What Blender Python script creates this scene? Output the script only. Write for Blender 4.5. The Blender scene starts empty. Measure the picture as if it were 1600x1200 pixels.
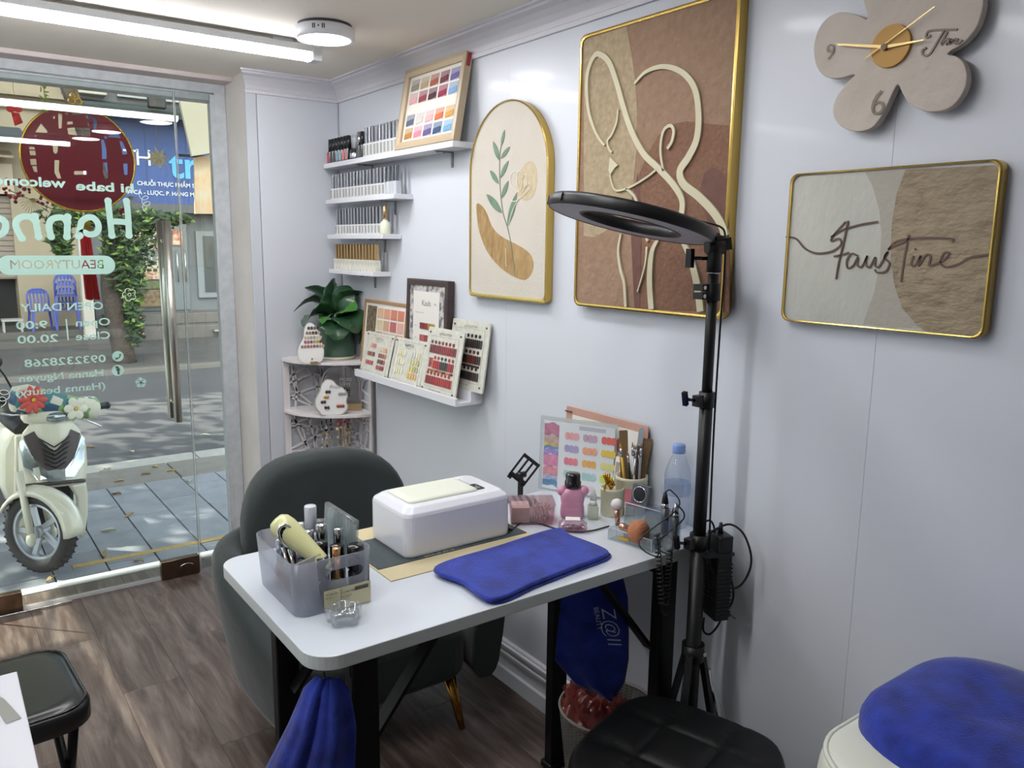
import bpy, bmesh, math, random
from mathutils import Vector, Matrix
PI = math.pi
SC = bpy.context.scene
COL = SC.collection
random.seed(7)

# ---------------------------------------------------------------- camera
def view_rows(yaw, pitch, roll):
    f = Vector((math.sin(yaw)*math.cos(pitch), math.cos(yaw)*math.cos(pitch), -math.sin(pitch)))
    r = Vector((math.cos(yaw), -math.sin(yaw), 0)); u = r.cross(f)
    c, s = math.cos(roll), math.sin(roll)
    return c*r + s*u, -s*r + c*u, f
r_, u_, f_ = view_rows(math.radians(36.27), math.radians(9.8), math.radians(.69))
cam = bpy.data.objects.new('camera', bpy.data.cameras.new('camera')); COL.objects.link(cam)
cam.matrix_world = Matrix(((r_.x, u_.x, -f_.x, -1.505), (r_.y, u_.y, -f_.y, 0), (r_.z, u_.z, -f_.z, 1.485), (0, 0, 0, 1)))
cam.data.sensor_width = 36; cam.data.lens = 36*1248/1600; cam.data.clip_start = .02
SC.camera = cam

# ---------------------------------------------------------------- sky, sun, exposure
w = bpy.data.worlds.new('sky'); SC.world = w; w.use_nodes = True
nt = w.node_tree; bg = nt.nodes['Background']
sky = nt.nodes.new('ShaderNodeTexSky'); sky.sky_type = 'NISHITA'; sky.sun_disc = False
sky.sun_elevation = math.radians(38); sky.sun_rotation = math.radians(200); sky.air_density = 1.2; sky.dust_density = 2.5
hz = nt.nodes.new('ShaderNodeHueSaturation'); hz.inputs['Saturation'].default_value = .45
nt.links.new(sky.outputs[0], hz.inputs['Color']); nt.links.new(hz.outputs[0], bg.inputs[0]); bg.inputs[1].default_value = SKY = .72
sun = bpy.data.objects.new('sun', bpy.data.lights.new('sun', 'SUN')); COL.objects.link(sun)
sun.data.energy = 11; sun.data.angle = math.radians(.6); sun.data.color = (1, .93, .82)
sun.rotation_euler = Vector((.50, -.52, -.69)).to_track_quat('-Z', 'Y').to_euler()
SC.view_settings.view_transform = 'Standard'; SC.view_settings.look = 'None'
SC.view_settings.gamma = 1; SC.view_settings.use_curve_mapping = False
SC.view_settings.exposure = 0.0
TUBE_EMIT = 44.0; ROUND_EMIT = 50.0
try:
    SC.cycles.use_denoising = True; SC.cycles.max_bounces = 10; SC.cycles.transparent_max_bounces = 24
    SC.cycles.sample_clamp_indirect = 6; SC.cycles.caustics_reflective = False; SC.cycles.caustics_refractive = False
except Exception: pass

# ---------------------------------------------------------------- materials
def lin(h):
    if isinstance(h, str):
        h = h.lstrip('#'); c = [int(h[i:i+2], 16)/255 for i in (0, 2, 4)]
    else: c = h
    return tuple(x/12.92 if x <= .04045 else ((x+.055)/1.055)**2.4 for x in c) + (1,)
MATS = {}
def mat(name, col, rough=.5, metal=0, spec=.5, var=None, bump=None, coat=0, sheen=0, emit=None, trans=0, rnd=0, stretch=(1, 1, 1), detail=3, sss=0):
    """var=(scale, second colour, contrast) mottles the colour, bump=(scale, strength) gives fine relief, rnd shifts the value per object"""
    if name in MATS: return MATS[name]
    m = bpy.data.materials.new(name); m.use_nodes = True; MATS[name] = m
    n = m.node_tree.nodes; L = m.node_tree.links; b = n['Principled BSDF']
    c = lin(col); b.inputs['Base Color'].default_value = c
    b.inputs['Roughness'].default_value = rough; b.inputs['Metallic'].default_value = metal
    b.inputs['Specular IOR Level'].default_value = spec
    b.inputs['Coat Weight'].default_value = coat; b.inputs['Coat Roughness'].default_value = .08
    b.inputs['Sheen Weight'].default_value = sheen; b.inputs['Sheen Roughness'].default_value = .4
    if trans: b.inputs['Transmission Weight'].default_value = trans
    if emit: b.inputs['Emission Color'].default_value = lin(emit[0]); b.inputs['Emission Strength'].default_value = emit[1]
    if var or bump or rnd:
        tc = n.new('ShaderNodeTexCoord'); mp = n.new('ShaderNodeMapping'); mp.inputs['Scale'].default_value = stretch
        L.new(tc.outputs['Object'], mp.inputs['Vector']); vec = mp.outputs[0]
        if rnd:
            oi = n.new('ShaderNodeObjectInfo'); ad = n.new('ShaderNodeVectorMath'); ad.operation = 'ADD'
            sc_ = n.new('ShaderNodeMath'); sc_.operation = 'MULTIPLY'; sc_.inputs[1].default_value = 37.0
            L.new(oi.outputs['Random'], sc_.inputs[0]); L.new(vec, ad.inputs[0]); L.new(sc_.outputs[0], ad.inputs[1]); vec = ad.outputs[0]
        out = None
        if var:
            tx = n.new('ShaderNodeTexNoise'); tx.inputs['Scale'].default_value = var[0]; tx.inputs['Detail'].default_value = detail
            L.new(vec, tx.inputs['Vector'])
            rp = n.new('ShaderNodeValToRGB'); k = var[2] if len(var) > 2 else .2
            rp.color_ramp.elements[0].position = .5-k; rp.color_ramp.elements[1].position = .5+k
            rp.color_ramp.elements[0].color = c; rp.color_ramp.elements[1].color = lin(var[1])
            L.new(tx.outputs[0], rp.inputs[0]); out = rp.outputs[0]
        if rnd:
            hs = n.new('ShaderNodeHueSaturation'); mr = n.new('ShaderNodeMapRange')
            mr.inputs[3].default_value = 1-rnd; mr.inputs[4].default_value = 1+rnd
            L.new(oi.outputs['Random'], mr.inputs[0]); L.new(mr.outputs[0], hs.inputs['Value'])
            if out: L.new(out, hs.inputs['Color'])
            else: hs.inputs['Color'].default_value = c
            out = hs.outputs[0]
        if out: L.new(out, b.inputs['Base Color'])
        if bump:
            t2 = n.new('ShaderNodeTexNoise'); t2.inputs['Scale'].default_value = bump[0]; t2.inputs['Detail'].default_value = 4
            L.new(vec, t2.inputs['Vector']); bp = n.new('ShaderNodeBump'); bp.inputs['Strength'].default_value = bump[1]
            bp.inputs['Distance'].default_value = .004 if len(bump) < 3 else bump[2]
            L.new(t2.outputs[0], bp.inputs['Height']); L.new(bp.outputs[0], b.inputs['Normal'])
    return m
def clear(name, tint='#ffffff', op=0.0, rough=.03, body='#ffffff', f0=1.45):
    """thin clear sheet or plastic: Fresnel gloss over see-through, op = share of milky body colour"""
    if name in MATS: return MATS[name]
    m = bpy.data.materials.new(name); m.use_nodes = True; MATS[name] = m
    n = m.node_tree.nodes; L = m.node_tree.links; n.remove(n['Principled BSDF']); o = n['Material Output']
    t = n.new('ShaderNodeBsdfTransparent'); t.inputs[0].default_value = lin(tint)
    g = n.new('ShaderNodeBsdfGlossy'); g.inputs['Roughness'].default_value = rough
    lw = n.new('ShaderNodeLayerWeight'); lw.inputs[0].default_value = .5; pw = n.new('ShaderNodeMath'); pw.operation = 'POWER'; pw.inputs[1].default_value = 4.5
    L.new(lw.outputs['Facing'], pw.inputs[0]); ml = n.new('ShaderNodeMath'); ml.operation = 'MULTIPLY_ADD'; ml.inputs[1].default_value = .55; ml.inputs[2].default_value = (f0-1)**2/(f0+1)**2*1.6
    L.new(pw.outputs[0], ml.inputs[0]); mx = n.new('ShaderNodeMixShader'); L.new(ml.outputs[0], mx.inputs[0]); src = t.outputs[0]
    if op:
        d = n.new('ShaderNodeBsdfDiffuse'); d.inputs[0].default_value = lin(body)
        tl = n.new('ShaderNodeBsdfTranslucent'); tl.inputs[0].default_value = lin(body)
        m3 = n.new('ShaderNodeMixShader'); m3.inputs[0].default_value = .4; L.new(d.outputs[0], m3.inputs[1]); L.new(tl.outputs[0], m3.inputs[2])
        m2 = n.new('ShaderNodeMixShader'); m2.inputs[0].default_value = op
        L.new(t.outputs[0], m2.inputs[1]); L.new(m3.outputs[0], m2.inputs[2]); src = m2.outputs[0]
    L.new(src, mx.inputs[1]); L.new(g.outputs[0], mx.inputs[2]); L.new(mx.outputs[0], o.inputs[0])
    return m

# ---------------------------------------------------------------- mesh builder
def rrect(w, h, r, n=5, cx=0, cy=0):
    """rounded rectangle outline, counter-clockwise; r one radius or four (from lower right on)"""
    rs = r if isinstance(r, (list, tuple)) else (r,)*4; P = []
    for k, (sx, sy) in enumerate(((1, -1), (1, 1), (-1, 1), (-1, -1))):
        q = rs[k]; x, y = cx+sx*(w/2-q), cy+sy*(h/2-q); a0 = -PI/2+k*PI/2
        for i in range(n+1):
            a = a0+PI/2*i/n; P.append((x+q*math.cos(a), y+q*math.sin(a)))
    return P
def circ(r, n=24, cx=0, cy=0, ry=None, a0=0):
    return [(cx+r*math.cos(a0+2*PI*i/n), cy+(ry or r)*math.sin(a0+2*PI*i/n)) for i in range(n)]
def smooth(pts, k=6, closed=False):
    """Catmull-Rom through the points"""
    n = len(pts); P = [Vector(p) for p in pts]; out = []
    rng = range(n if closed else n-1)
    for i in rng:
        a, b, c, d = (P[(i-1) % n] if closed or i > 0 else P[0]), P[i], P[(i+1) % n], (P[(i+2) % n] if closed or i+2 < n else P[-1])
        for j in range(k):
            t = j/k
            out.append(.5*((2*b)+(c-a)*t+(2*a-5*b+4*c-d)*t*t+(3*b-a-3*c+d)*t*t*t))
    if not closed: out.append(P[-1])
    return out
class MB:
    def __init__(s, M=None): s.v = []; s.f = []; s.mi = []; s.sm = []; s.M = M or Matrix(); s.cur = 0
    def at(s, M): s.M = M; return s
    def use(s, i): s.cur = i; return s
    def add(s, vs, fs, smooth=False):
        k = len(s.v); s.v += [s.M @ Vector(v) for v in vs]
        s.f += [[i+k for i in f] for f in fs]; s.mi += [s.cur]*len(fs); s.sm += [smooth]*len(fs); return s
    def box(s, x0, y0, z0, x1, y1, z1):
        if x0 > x1: x0, x1 = x1, x0
        if y0 > y1: y0, y1 = y1, y0
        if z0 > z1: z0, z1 = z1, z0
        return s.add([(x0,y0,z0),(x1,y0,z0),(x1,y1,z0),(x0,y1,z0),(x0,y0,z1),(x1,y0,z1),(x1,y1,z1),(x0,y1,z1)],
                     [(3,2,1,0),(4,5,6,7),(0,1,5,4),(1,2,6,5),(2,3,7,6),(3,0,4,7)])
    def cbox(s, c, d): return s.box(c[0]-d[0]/2, c[1]-d[1]/2, c[2]-d[2]/2, c[0]+d[0]/2, c[1]+d[1]/2, c[2]+d[2]/2)
    def rings(s, R, closed=False, caps=True, smooth=True):
        """skin a list of equal-length rings"""
        n = len(R[0]); vs = [p for r in R for p in r]; fs = []
        m = len(R)
        for i in range(m if closed else m-1):
            for j in range(n):
                a, b = i*n+j, i*n+(j+1) % n; c, d = ((i+1) % m)*n+(j+1) % n, ((i+1) % m)*n+j
                fs.append((a, b, c, d))
        s.add(vs, fs, smooth)
        if caps and not closed:
            k = len(s.v)-len(vs)
            s.f.append([k+j for j in reversed(range(n))]); s.f.append([k+(m-1)*n+j for j in range(n)]); s.mi += [s.cur]*2; s.sm += [False]*2
        return s
    def bar(s, p0, p1, w, h=None, up=(0, 0, 1)):
        p0, p1 = Vector(p0), Vector(p1); d = (p1-p0).normalized(); u = Vector(up)
        if abs(d.dot(u)) > .98: u = Vector((1, 0, 0))
        a = d.cross(u).normalized(); b = a.cross(d); h = h or w
        R = [[p + a*sx*w/2 + b*sy*h/2 for sx, sy in ((-1, -1), (1, -1), (1, 1), (-1, 1))] for p in (p0, p1)]
        return s.rings(R, smooth=False)
    def cyl(s, p0, p1, r0, r1=None, n=16, caps=True, smooth=True):
        p0, p1 = Vector(p0), Vector(p1); r1 = r0 if r1 is None else r1
        q = (p1-p0).to_track_quat('Z', 'Y'); a, b = q @ Vector((1, 0, 0)), q @ Vector((0, 1, 0))
        R = [[p + (a*math.cos(2*PI*i/n)+b*math.sin(2*PI*i/n))*r for i in range(n)] for p, r in ((p0, r0), (p1, r1))]
        return s.rings(R, caps=caps, smooth=smooth)
    def tube(s, pts, r, n=8, closed=False, caps=True, rr=None, flat=1.0):
        P = [Vector(p) for p in pts]; m = len(P); R = []; u = None
        for i, p in enumerate(P):
            t = (P[(i+1) % m]-P[i-1]) if closed or 0 < i < m-1 else (P[1]-P[0] if i == 0 else P[-1]-P[-2])
            if t.length < 1e-9: t = Vector((0, 0, 1))
            t.normalize()
            if u is None: u = t.orthogonal().normalized()
            u = (u - t*u.dot(t)); u = u.normalized() if u.length > 1e-6 else t.orthogonal().normalized()
            b = t.cross(u); q = rr[i] if rr else r
            R.append([p+(u*math.cos(2*PI*j/n)+b*math.sin(2*PI*j/n)*flat)*q for j in range(n)])
        return s.rings(R, closed=closed, caps=caps)
    def lathe(s, prof, c=(0, 0, 0), n=24, smooth=True, sx=1, sy=1, arc=2*PI):
        """profile of (r, z) from bottom to top about a vertical axis"""
        c = Vector(c); R = [[c+Vector((max(r, 1e-5)*sx*math.cos(arc*i/n), max(r, 1e-5)*sy*math.sin(arc*i/n), z)) for i in range(n)] for r, z in prof]
        return s.rings(R, caps=False, smooth=smooth)
    def prism(s, poly, h0, h1, smooth=False, fn=None):
        """outline in local xy, extruded from z=h0 to h1"""
        n = len(poly); vs = [(p[0], p[1], h0) for p in poly]+[(p[0], p[1], h1) for p in poly]
        s.add(vs, [tuple(reversed(range(n))), tuple(range(n, 2*n))])
        k = len(s.v)-2*n
        for i in range(n):
            j = (i+1) % n; s.f.append([k+i, k+j, k+n+j, k+n+i]); s.mi.append(s.cur); s.sm.append(smooth)
        return s
    def ell(s, c, r, n=16, m=10):
        c = Vector(c); r = (r, r, r) if isinstance(r, (int, float)) else r
        R = []
        for j in range(m+1):
            t = -PI/2+PI*j/m; R.append([c+Vector((r[0]*math.cos(t)*math.cos(2*PI*i/n)+1e-6*math.cos(2*PI*i/n), r[1]*math.cos(t)*math.sin(2*PI*i/n)+1e-6*math.sin(2*PI*i/n), r[2]*math.sin(t))) for i in range(n)])
        return s.rings(R, caps=False)
    def grid(s, fn, nu, nv, smooth=True):
        vs = [fn(i/nu, j/nv) for j in range(nv+1) for i in range(nu+1)]
        fs = [(j*(nu+1)+i, j*(nu+1)+i+1, (j+1)*(nu+1)+i+1, (j+1)*(nu+1)+i) for j in range(nv) for i in range(nu)]
        return s.add(vs, fs, smooth)
    def stroke(s, pts, w, h0, h1, k=1):
        """flat band of width w (number or list) along a 2D polyline in local xy, h0..h1 thick"""
        P = [Vector((p[0], p[1])) for p in pts]; m = len(P); A = []; B = []
        for i in range(m):
            t = P[min(i+1, m-1)]-P[max(i-1, 0)]
            if t.length < 1e-9: t = Vector((1, 0))
            t.normalize(); nrm = Vector((-t.y, t.x)); q = (w[i] if isinstance(w, list) else w)/2
            A.append(P[i]+nrm*q); B.append(P[i]-nrm*q)
        vs = [(a.x, a.y, h1) for a in A]+[(b.x, b.y, h1) for b in B]+[(a.x, a.y, h0) for a in A]+[(b.x, b.y, h0) for b in B]
        fs = []
        for i in range(m-1):
            fs += [(m+i, m+i+1, i+1, i), (2*m+i, 2*m+i+1, 3*m+i+1, 3*m+i), (i, i+1, 2*m+i+1, 2*m+i), (3*m+i, 3*m+i+1, m+i+1, m+i)]
        fs += [(0, 2*m, 3*m, m), (m-1, 2*m-1, 4*m-1, 3*m-1)]
        s.add(vs, fs)
        return s
W = {}
def thing(name, label, cat, loc=(0, 0, 0), rz=0, group=None, M=None):
    o = bpy.data.objects.new(name, None); COL.objects.link(o); o.empty_display_size = .05
    o.matrix_world = M if M is not None else Matrix.Translation(loc) @ Matrix.Rotation(rz, 4, 'Z')
    W[o] = o.matrix_world.copy(); tag(o, label, cat, group); return o
def tag(o, label=None, cat=None, group=None, kind=None):
    if label: o['label'] = label
    if cat: o['category'] = cat
    if group: o['group'] = group
    if kind: o['kind'] = kind
    return o
def part(name, mb, m, parent=None, bevel=0, seg=2, world=False, sub=0, label=None, solid=0, kind=None, norm=True):
    """link the builder's geometry as ONE mesh object; local to its parent unless world=True"""
    me = bpy.data.meshes.new(name); base = Vector()
    vs = mb.v
    if parent is None:
        lo = [min(v[i] for v in vs) for i in range(3)]; hi = [max(v[i] for v in vs) for i in range(3)]
        base = Vector(((lo[0]+hi[0])/2, (lo[1]+hi[1])/2, lo[2])); vs = [v-base for v in vs]
    elif world:
        inv = W[parent].inverted(); vs = [inv @ v for v in vs]
    me.from_pydata([tuple(v) for v in vs], [], mb.f)
    for i, p in enumerate(me.polygons): p.material_index = mb.mi[i]; p.use_smooth = mb.sm[i]
    for x in (m if isinstance(m, (list, tuple)) else [m]): me.materials.append(x)
    if norm or bevel:
        b = bmesh.new(); b.from_mesh(me)
        if norm: bmesh.ops.recalc_face_normals(b, faces=b.faces)
        if bevel:
            b.normal_update()
            es = [e for e in b.edges if len(e.link_faces) == 2 and e.calc_face_angle(0) > math.radians(35)]
            r = bmesh.ops.bevel(b, geom=es, offset=bevel, segments=seg, profile=.5, affect='EDGES', clamp_overlap=True)
            if seg > 1:
                for f in r['faces']: f.smooth = True
        b.to_mesh(me); b.free()
    o = bpy.data.objects.new(name, me); COL.objects.link(o)
    if parent is not None: o.parent = parent; W[o] = W[parent]
    else: o.location = base; W[o] = Matrix.Translation(base)
    if sub:
        s_ = o.modifiers.new('smooth', 'SUBSURF'); s_.levels = s_.render_levels = sub
        for p in me.polygons: p.use_smooth = True
    if solid:
        s_ = o.modifiers.new('thick', 'SOLIDIFY'); s_.thickness = solid; s_.offset = 0
    if label: o['label'] = label
    if kind: o['kind'] = kind
    return o
def struct(name, mb, m, bevel=0, parent=None, **k):
    o = part(name, mb, m, parent, bevel, **k)
    if parent is None: o['kind'] = 'structure'
    return o
def dup(root, M=None, label=None, group=None, mats=None):
    r = root.copy(); COL.objects.link(r); W[r] = M if M is not None else W[root]
    if M is not None: r.matrix_world = M
    if label: r['label'] = label
    if group: r['group'] = group
    for ch in list(root.children):
        c = ch.copy(); COL.objects.link(c); c.parent = r; W[c] = W[r]
        for g in ch.children:
            d = g.copy(); COL.objects.link(d); d.parent = c; W[d] = W[r]
        if mats and ch.name.split('.')[0] in mats:
            c.data = c.data.copy(); c.data.materials[0] = mats[ch.name.split('.')[0]]
    return r
def T(x, y, z, rz=0, rx=0, ry=0): return Matrix.Translation((x, y, z)) @ Matrix.Rotation(rz, 4, 'Z') @ Matrix.Rotation(ry, 4, 'Y') @ Matrix.Rotation(rx, 4, 'X')
def basis(o, x, y, z=None):
    """matrix with origin o and local axes x, y (z = x cross y)"""
    x, y = Vector(x).normalized(), Vector(y).normalized(); z = x.cross(y).normalized() if z is None else Vector(z); o = Vector(o)
    return Matrix(((x.x, y.x, z.x, o.x), (x.y, y.y, z.y, o.y), (x.z, y.z, z.z, o.z), (0, 0, 0, 1)))
_txt = {}
def text_mb(mb, s, size, M, depth=.0004, align='LEFT', res=3, shear=0, bold=0, sx=1.0):
    """Blender's own font as mesh; baseline along local x of M, growing +z of M by depth"""
    key = (s, align, res, shear, bold)
    if key not in _txt:
        cu = bpy.data.curves.new('lettering', 'FONT'); cu.body = s; cu.align_x = align; cu.size = 1; cu.resolution_u = res; cu.shear = shear; cu.offset = bold
        ob = bpy.data.objects.new('lettering', cu); COL.objects.link(ob)
        dg = bpy.context.evaluated_depsgraph_get(); me = bpy.data.meshes.new_from_object(ob.evaluated_get(dg))
        _txt[key] = ([tuple(v.co) for v in me.vertices], [tuple(p.vertices) for p in me.polygons])
        bpy.data.objects.remove(ob); bpy.data.curves.remove(cu); bpy.data.meshes.remove(me)
    vs, fs = _txt[key]; old = mb.M; mb.M = old @ M
    mb.add([(v[0]*size*sx, v[1]*size, depth) for v in vs], fs); mb.M = old
    return mb

# ================================================================ SETTING
m_wall = mat('wall_panel', '#d9dce3', rough=.38, var=(1.5, '#d5d9df', .3), coat=.08)
m_pillar = mat('pillar_panel', '#cdd0d6', rough=.4, coat=.1)
m_ceil = mat('ceiling_paint', '#f0eae0', rough=.85, var=(.9, '#ebe3d6', .3))
m_white = mat('white_paint', '#dedee4', rough=.4)
m_frame = mat('frame_paint', '#c3c8cc', rough=.45, var=(30, '#b4b8ba', .2))
m_corn = mat('cornice_plaster', '#d2d0d6', rough=.5)
m_wood = None
def wood_floor():
    m = bpy.data.materials.new('laminate_floor'); m.use_nodes = True; n = m.node_tree.nodes; L = m.node_tree.links; b = n['Principled BSDF']
    tc = n.new('ShaderNodeTexCoord'); oi = n.new('ShaderNodeObjectInfo'); mu = n.new('ShaderNodeMath'); mu.operation = 'MULTIPLY'; mu.inputs[1].default_value = 53
    ad = n.new('ShaderNodeVectorMath'); ad.operation = 'ADD'; mp = n.new('ShaderNodeMapping'); mp.inputs['Scale'].default_value = (13, 1.7, 1)
    L.new(oi.outputs['Random'], mu.inputs[0]); L.new(tc.outputs['Object'], mp.inputs[0]); L.new(mp.outputs[0], ad.inputs[0]); L.new(mu.outputs[0], ad.inputs[1])
    n1 = n.new('ShaderNodeTexNoise'); n1.inputs['Scale'].default_value = 1.6; n1.inputs['Detail'].default_value = 8; n1.inputs['Roughness'].default_value = .62; n1.inputs['Distortion'].default_value = .6
    L.new(ad.outputs[0], n1.inputs['Vector'])
    rp = n.new('ShaderNodeValToRGB'); e = rp.color_ramp.elements
    e[0].position = .33; e[0].color = lin('#41342f'); e[1].position = .68; e[1].color = lin('#83756b')
    k = e.new(.46); k.color = lin('#5b4b43'); k = e.new(.56); k.color = lin('#6e6058')
    L.new(n1.outputs[0], rp.inputs[0])
    m2 = n.new('ShaderNodeMapping'); m2.inputs['Scale'].default_value = (70, 3, 1); L.new(tc.outputs['Object'], m2.inputs[0])
    n2 = n.new('ShaderNodeTexNoise'); n2.inputs['Scale'].default_value = 1; n2.inputs['Detail'].default_value = 3; L.new(m2.outputs[0], n2.inputs['Vector'])
    mx = n.new('ShaderNodeMix'); mx.data_type = 'RGBA'; mx.blend_type = 'OVERLAY'; mx.inputs[0].default_value = .45
    L.new(rp.outputs[0], mx.inputs[6]); L.new(n2.outputs[0], mx.inputs[7])
    hs = n.new('ShaderNodeHueSaturation'); mr = n.new('ShaderNodeMapRange'); mr.inputs[3].default_value = .88; mr.inputs[4].default_value = 1.12
    L.new(oi.outputs['Random'], mr.inputs[0]); L.new(mr.outputs[0], hs.inputs['Value']); L.new(mx.outputs[2], hs.inputs['Color']); L.new(hs.outputs[0], b.inputs['Base Color'])
    b.inputs['Roughness'].default_value = .36
    bp = n.new('ShaderNodeBump'); bp.inputs['Strength'].default_value = .25; bp.inputs['Distance'].default_value = .002
    L.new(n1.outputs[0], bp.inputs['Height']); L.new(bp.outputs[0], b.inputs['Normal'])
    return m
m_wood = wood_floor()
CZ = 2.16; XL = -3.0; YB = -3.4; YD = 3.62
fl = struct('floor', MB().box(XL-.1, YB-.1, -.12, .1, 3.78, -.012), mat('underlay', '#2a211d', rough=.9))
PW = .182
pl_mesh = {}
for i in range(20):
    x1 = -.001-i*PW; x0 = x1-PW; y = YB-1.1+(i*.47 % 1.22)
    while y < 3.78:
        y0, y1 = max(y, YB), min(y+1.22, 3.78); y += 1.22
        if y1-y0 < .05: continue
        part('plank', MB().box(x0+.0004, y0+.0004, -.012, x1-.0004, y1-.0004, 0), m_wood, fl, bevel=.0007, seg=1, world=True)
struct('trim_1', MB().box(XL, 3.78, -.06, -.395, 3.85, .004), mat('threshold_white', '#e6e6e2', rough=.35), bevel=.003).name = 'trim_threshold'
# right wall: groove-jointed panels over a backing
WR = struct('wall_right', MB().box(.004, YB, -.05, .12, 3.85, CZ+.1), m_wall)
for k in range(-4, 3):
    a, b_ = max(YB, .84+1.245*(k-1)), min(3.34, .84+1.245*k)
    if b_ > a+.02: part('wall_panel', MB().box(0, a+.00015, 0, .014, b_-.00015, CZ), m_wall, WR, bevel=.0005, seg=1, world=True)
# pillar beside the door
m_rev = mat('reveal_paint', '#e2dcd8', rough=.55, var=(6, '#d6d0c8', .2))
WF = struct('wall_front', MB().box(-.395, 3.352, 0, .1, 3.80, CZ), m_rev)
part('wall_panel', MB().box(-.352, 3.34, 0, 0, 3.353, CZ), m_pillar, WF, bevel=.001, seg=1, world=True)
part('corner_strip', MB().box(-.398, 3.339, 0, -.354, 3.353, CZ), mat('strip_grey', '#c2c6cc', rough=.4), WF, bevel=.002, world=True)
struct('wall_left', MB().box(XL-.1, YB, -.05, XL, 3.85, CZ+.1), m_wall)
struct('wall_back', MB().box(XL-.1, YB-.1, -.05, .1, YB, CZ+.1), m_wall)
struct('ceiling', MB().box(XL-.1, YB-.1, CZ, .1, 3.50, CZ+.12), m_ceil)
# beam over the door: pinkish soffit then steel frame
struct('trim_2', MB().box(XL, 3.50, CZ-.018, -.395, 3.66, CZ+.12), mat('beam_paint', '#cfc3c1', rough=.6), bevel=.003).name = 'trim_soffit'
hb = MB().box(XL, 3.60, 2.105, -.395, 3.66, 2.16).box(XL, 3.62, 2.075, -.395, 3.70, 2.11).box(XL, 3.65, 2.16, -.395, 3.85, 2.6)
struct('wall_over_door', hb, m_frame, bevel=.004)
# cornice mouldings
def cornice(pts_a, pts_b, name):
    R = [pts_a, pts_b]; return struct(name, MB().rings(R, smooth=False), m_corn)
prof = [(0, -.082), (.010, -.082), (.012, -.070), (.006, -.066), (.010, -.052), (.020, -.036), (.034, -.022), (.050, -.014), (.052, -.008), (.062, -.006), (.062, 0), (0, 0)]
cornice([(-d, YB, CZ+z) for d, z in prof], [(-d, 3.34-d, CZ+z) for d, z in prof], 'trim_cornice_right')
cornice([(-d, 3.34-d, CZ+z) for d, z in prof], [(-.395-d*.6, 3.34-d, CZ+z) for d, z in prof], 'trim_cornice_front')
# skirting
sk = [(0, 0), (.016, 0), (.016, .052), (.009, .058), (.009, .100), (.015, .104), (.015, .112), (.010, .116), (.010, .128), (.016, .132), (.016, .140), (.009, .144), (.009, .149), (.004, .154), (0, .154)]
struct('baseboard_right', MB().rings([[(-d, YB, z) for d, z in sk], [(-d, 3.34, z) for d, z in sk]], smooth=False), m_white)
struct('baseboard_front', MB().rings([[(0, 3.34-d, z) for d, z in sk], [(-.395, 3.34-d, z) for d, z in sk]], smooth=False), m_white)
struct('baseboard_left', MB().rings([[(XL+d, YB, z) for d, z in sk], [(XL+d, 3.6, z) for d, z in sk]], smooth=False), m_white)
# door and fixed glass
m_glass = clear('window_glass', tint='#eef3f1', rough=0.0, f0=1.42)
m_edge = mat('glass_edge', '#b4bfbc', rough=.2, spec=.8)
m_ss = mat('brushed_steel', '#dcdad2', rough=.34, metal=1, var=(60, '#c2bfb6', .3), stretch=(1, 1, .05))
m_patch = mat('patch_steel', '#7b6a5b', rough=.16, metal=1)
m_chrome = mat('chrome', '#e6e6e6', rough=.06, metal=1)
fx = thing('window_1', 'fixed glass side pane between door and pillar', 'window', (-.5, YD, 0)); fx['kind'] = 'structure'; del fx['category']
part('pane', MB().box(-.597, YD-.005, .012, -.44, YD+.005, 2.10), m_glass, fx, world=True)
part('edge_strip', MB().box(-.5985, YD-.0052, .012, -.5975, YD+.0052, 2.10), m_edge, fx, world=True)
fr = MB().box(-.446, 3.60, 0, -.395, 3.70, 2.11).box(-.452, 3.625, 0, -.44, 3.64, 2.10).box(-.462, 3.60, 0, -.44, 3.612, 2.10)
part('window_frame', fr, m_frame, fx, bevel=.004, world=True)
dr = thing('door_1', 'frameless glass entrance door with mirrored green lettering', 'door', (-1.0, YD, 0)); dr['kind'] = 'structure'; del dr['category']
part('pane', MB().box(-1.462, YD-.006, .014, -.606, YD+.006, 2.095), m_glass, dr, world=True)
part('edge_strip', MB().box(-.606, YD-.0062, .014, -.6035, YD+.0062, 2.095).box(-1.464, YD-.0062, .014, -1.462, YD+.0062, 2.095).box(-1.462, YD-.0062, 2.095, -.606, YD+.0062, 2.0975), m_edge, dr, world=True)
ph = part('lock_patch', MB().box(-.772, YD-.018, .004, -.608, YD+.018, .088), m_patch, dr, bevel=.003, world=True)
part('lock_slot', MB().at(basis((-.665, YD-.0185, .045), (1, 0, 0), (0, 0, 1))).tube([(.03*math.cos(a), .016*math.sin(a), 0) for a in [PI*.1+PI*.8*i/8 for i in range(9)]], .0022, 6), m_chrome, ph, world=True)
part('hinge_patch', MB().box(-1.462, YD-.018, .004, -1.30, YD+.018, .088), m_patch, dr, bevel=.003, world=True)
part('seal_strip', MB().box(-1.30, YD-.010, .006, -.775, YD+.010, .018), clear('seal_plastic', '#e8e8ea', op=.35, rough=.1), dr, world=True)
hx = -.672
for nm, yy in (('handle', YD-.055), ('outer_handle', YD+.055)):
    h = MB().cyl((hx, yy, .72), (hx, yy, 1.572), .0165, n=20)
    for z in (.80, 1.49): h.cyl((hx, yy, z), (hx, YD+(.006 if yy > YD else -.006), z), .009, n=12)
    part(nm, h, m_ss, dr, world=True)
fx2 = thing('window_2', 'fixed glass pane left of the door', 'window', (-2.2, YD, 0)); fx2['kind'] = 'structure'; del fx2['category']
part('pane', MB().box(-2.95, YD-.005, .012, -1.468, YD+.005, 2.10), m_glass, fx2, world=True)
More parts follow.
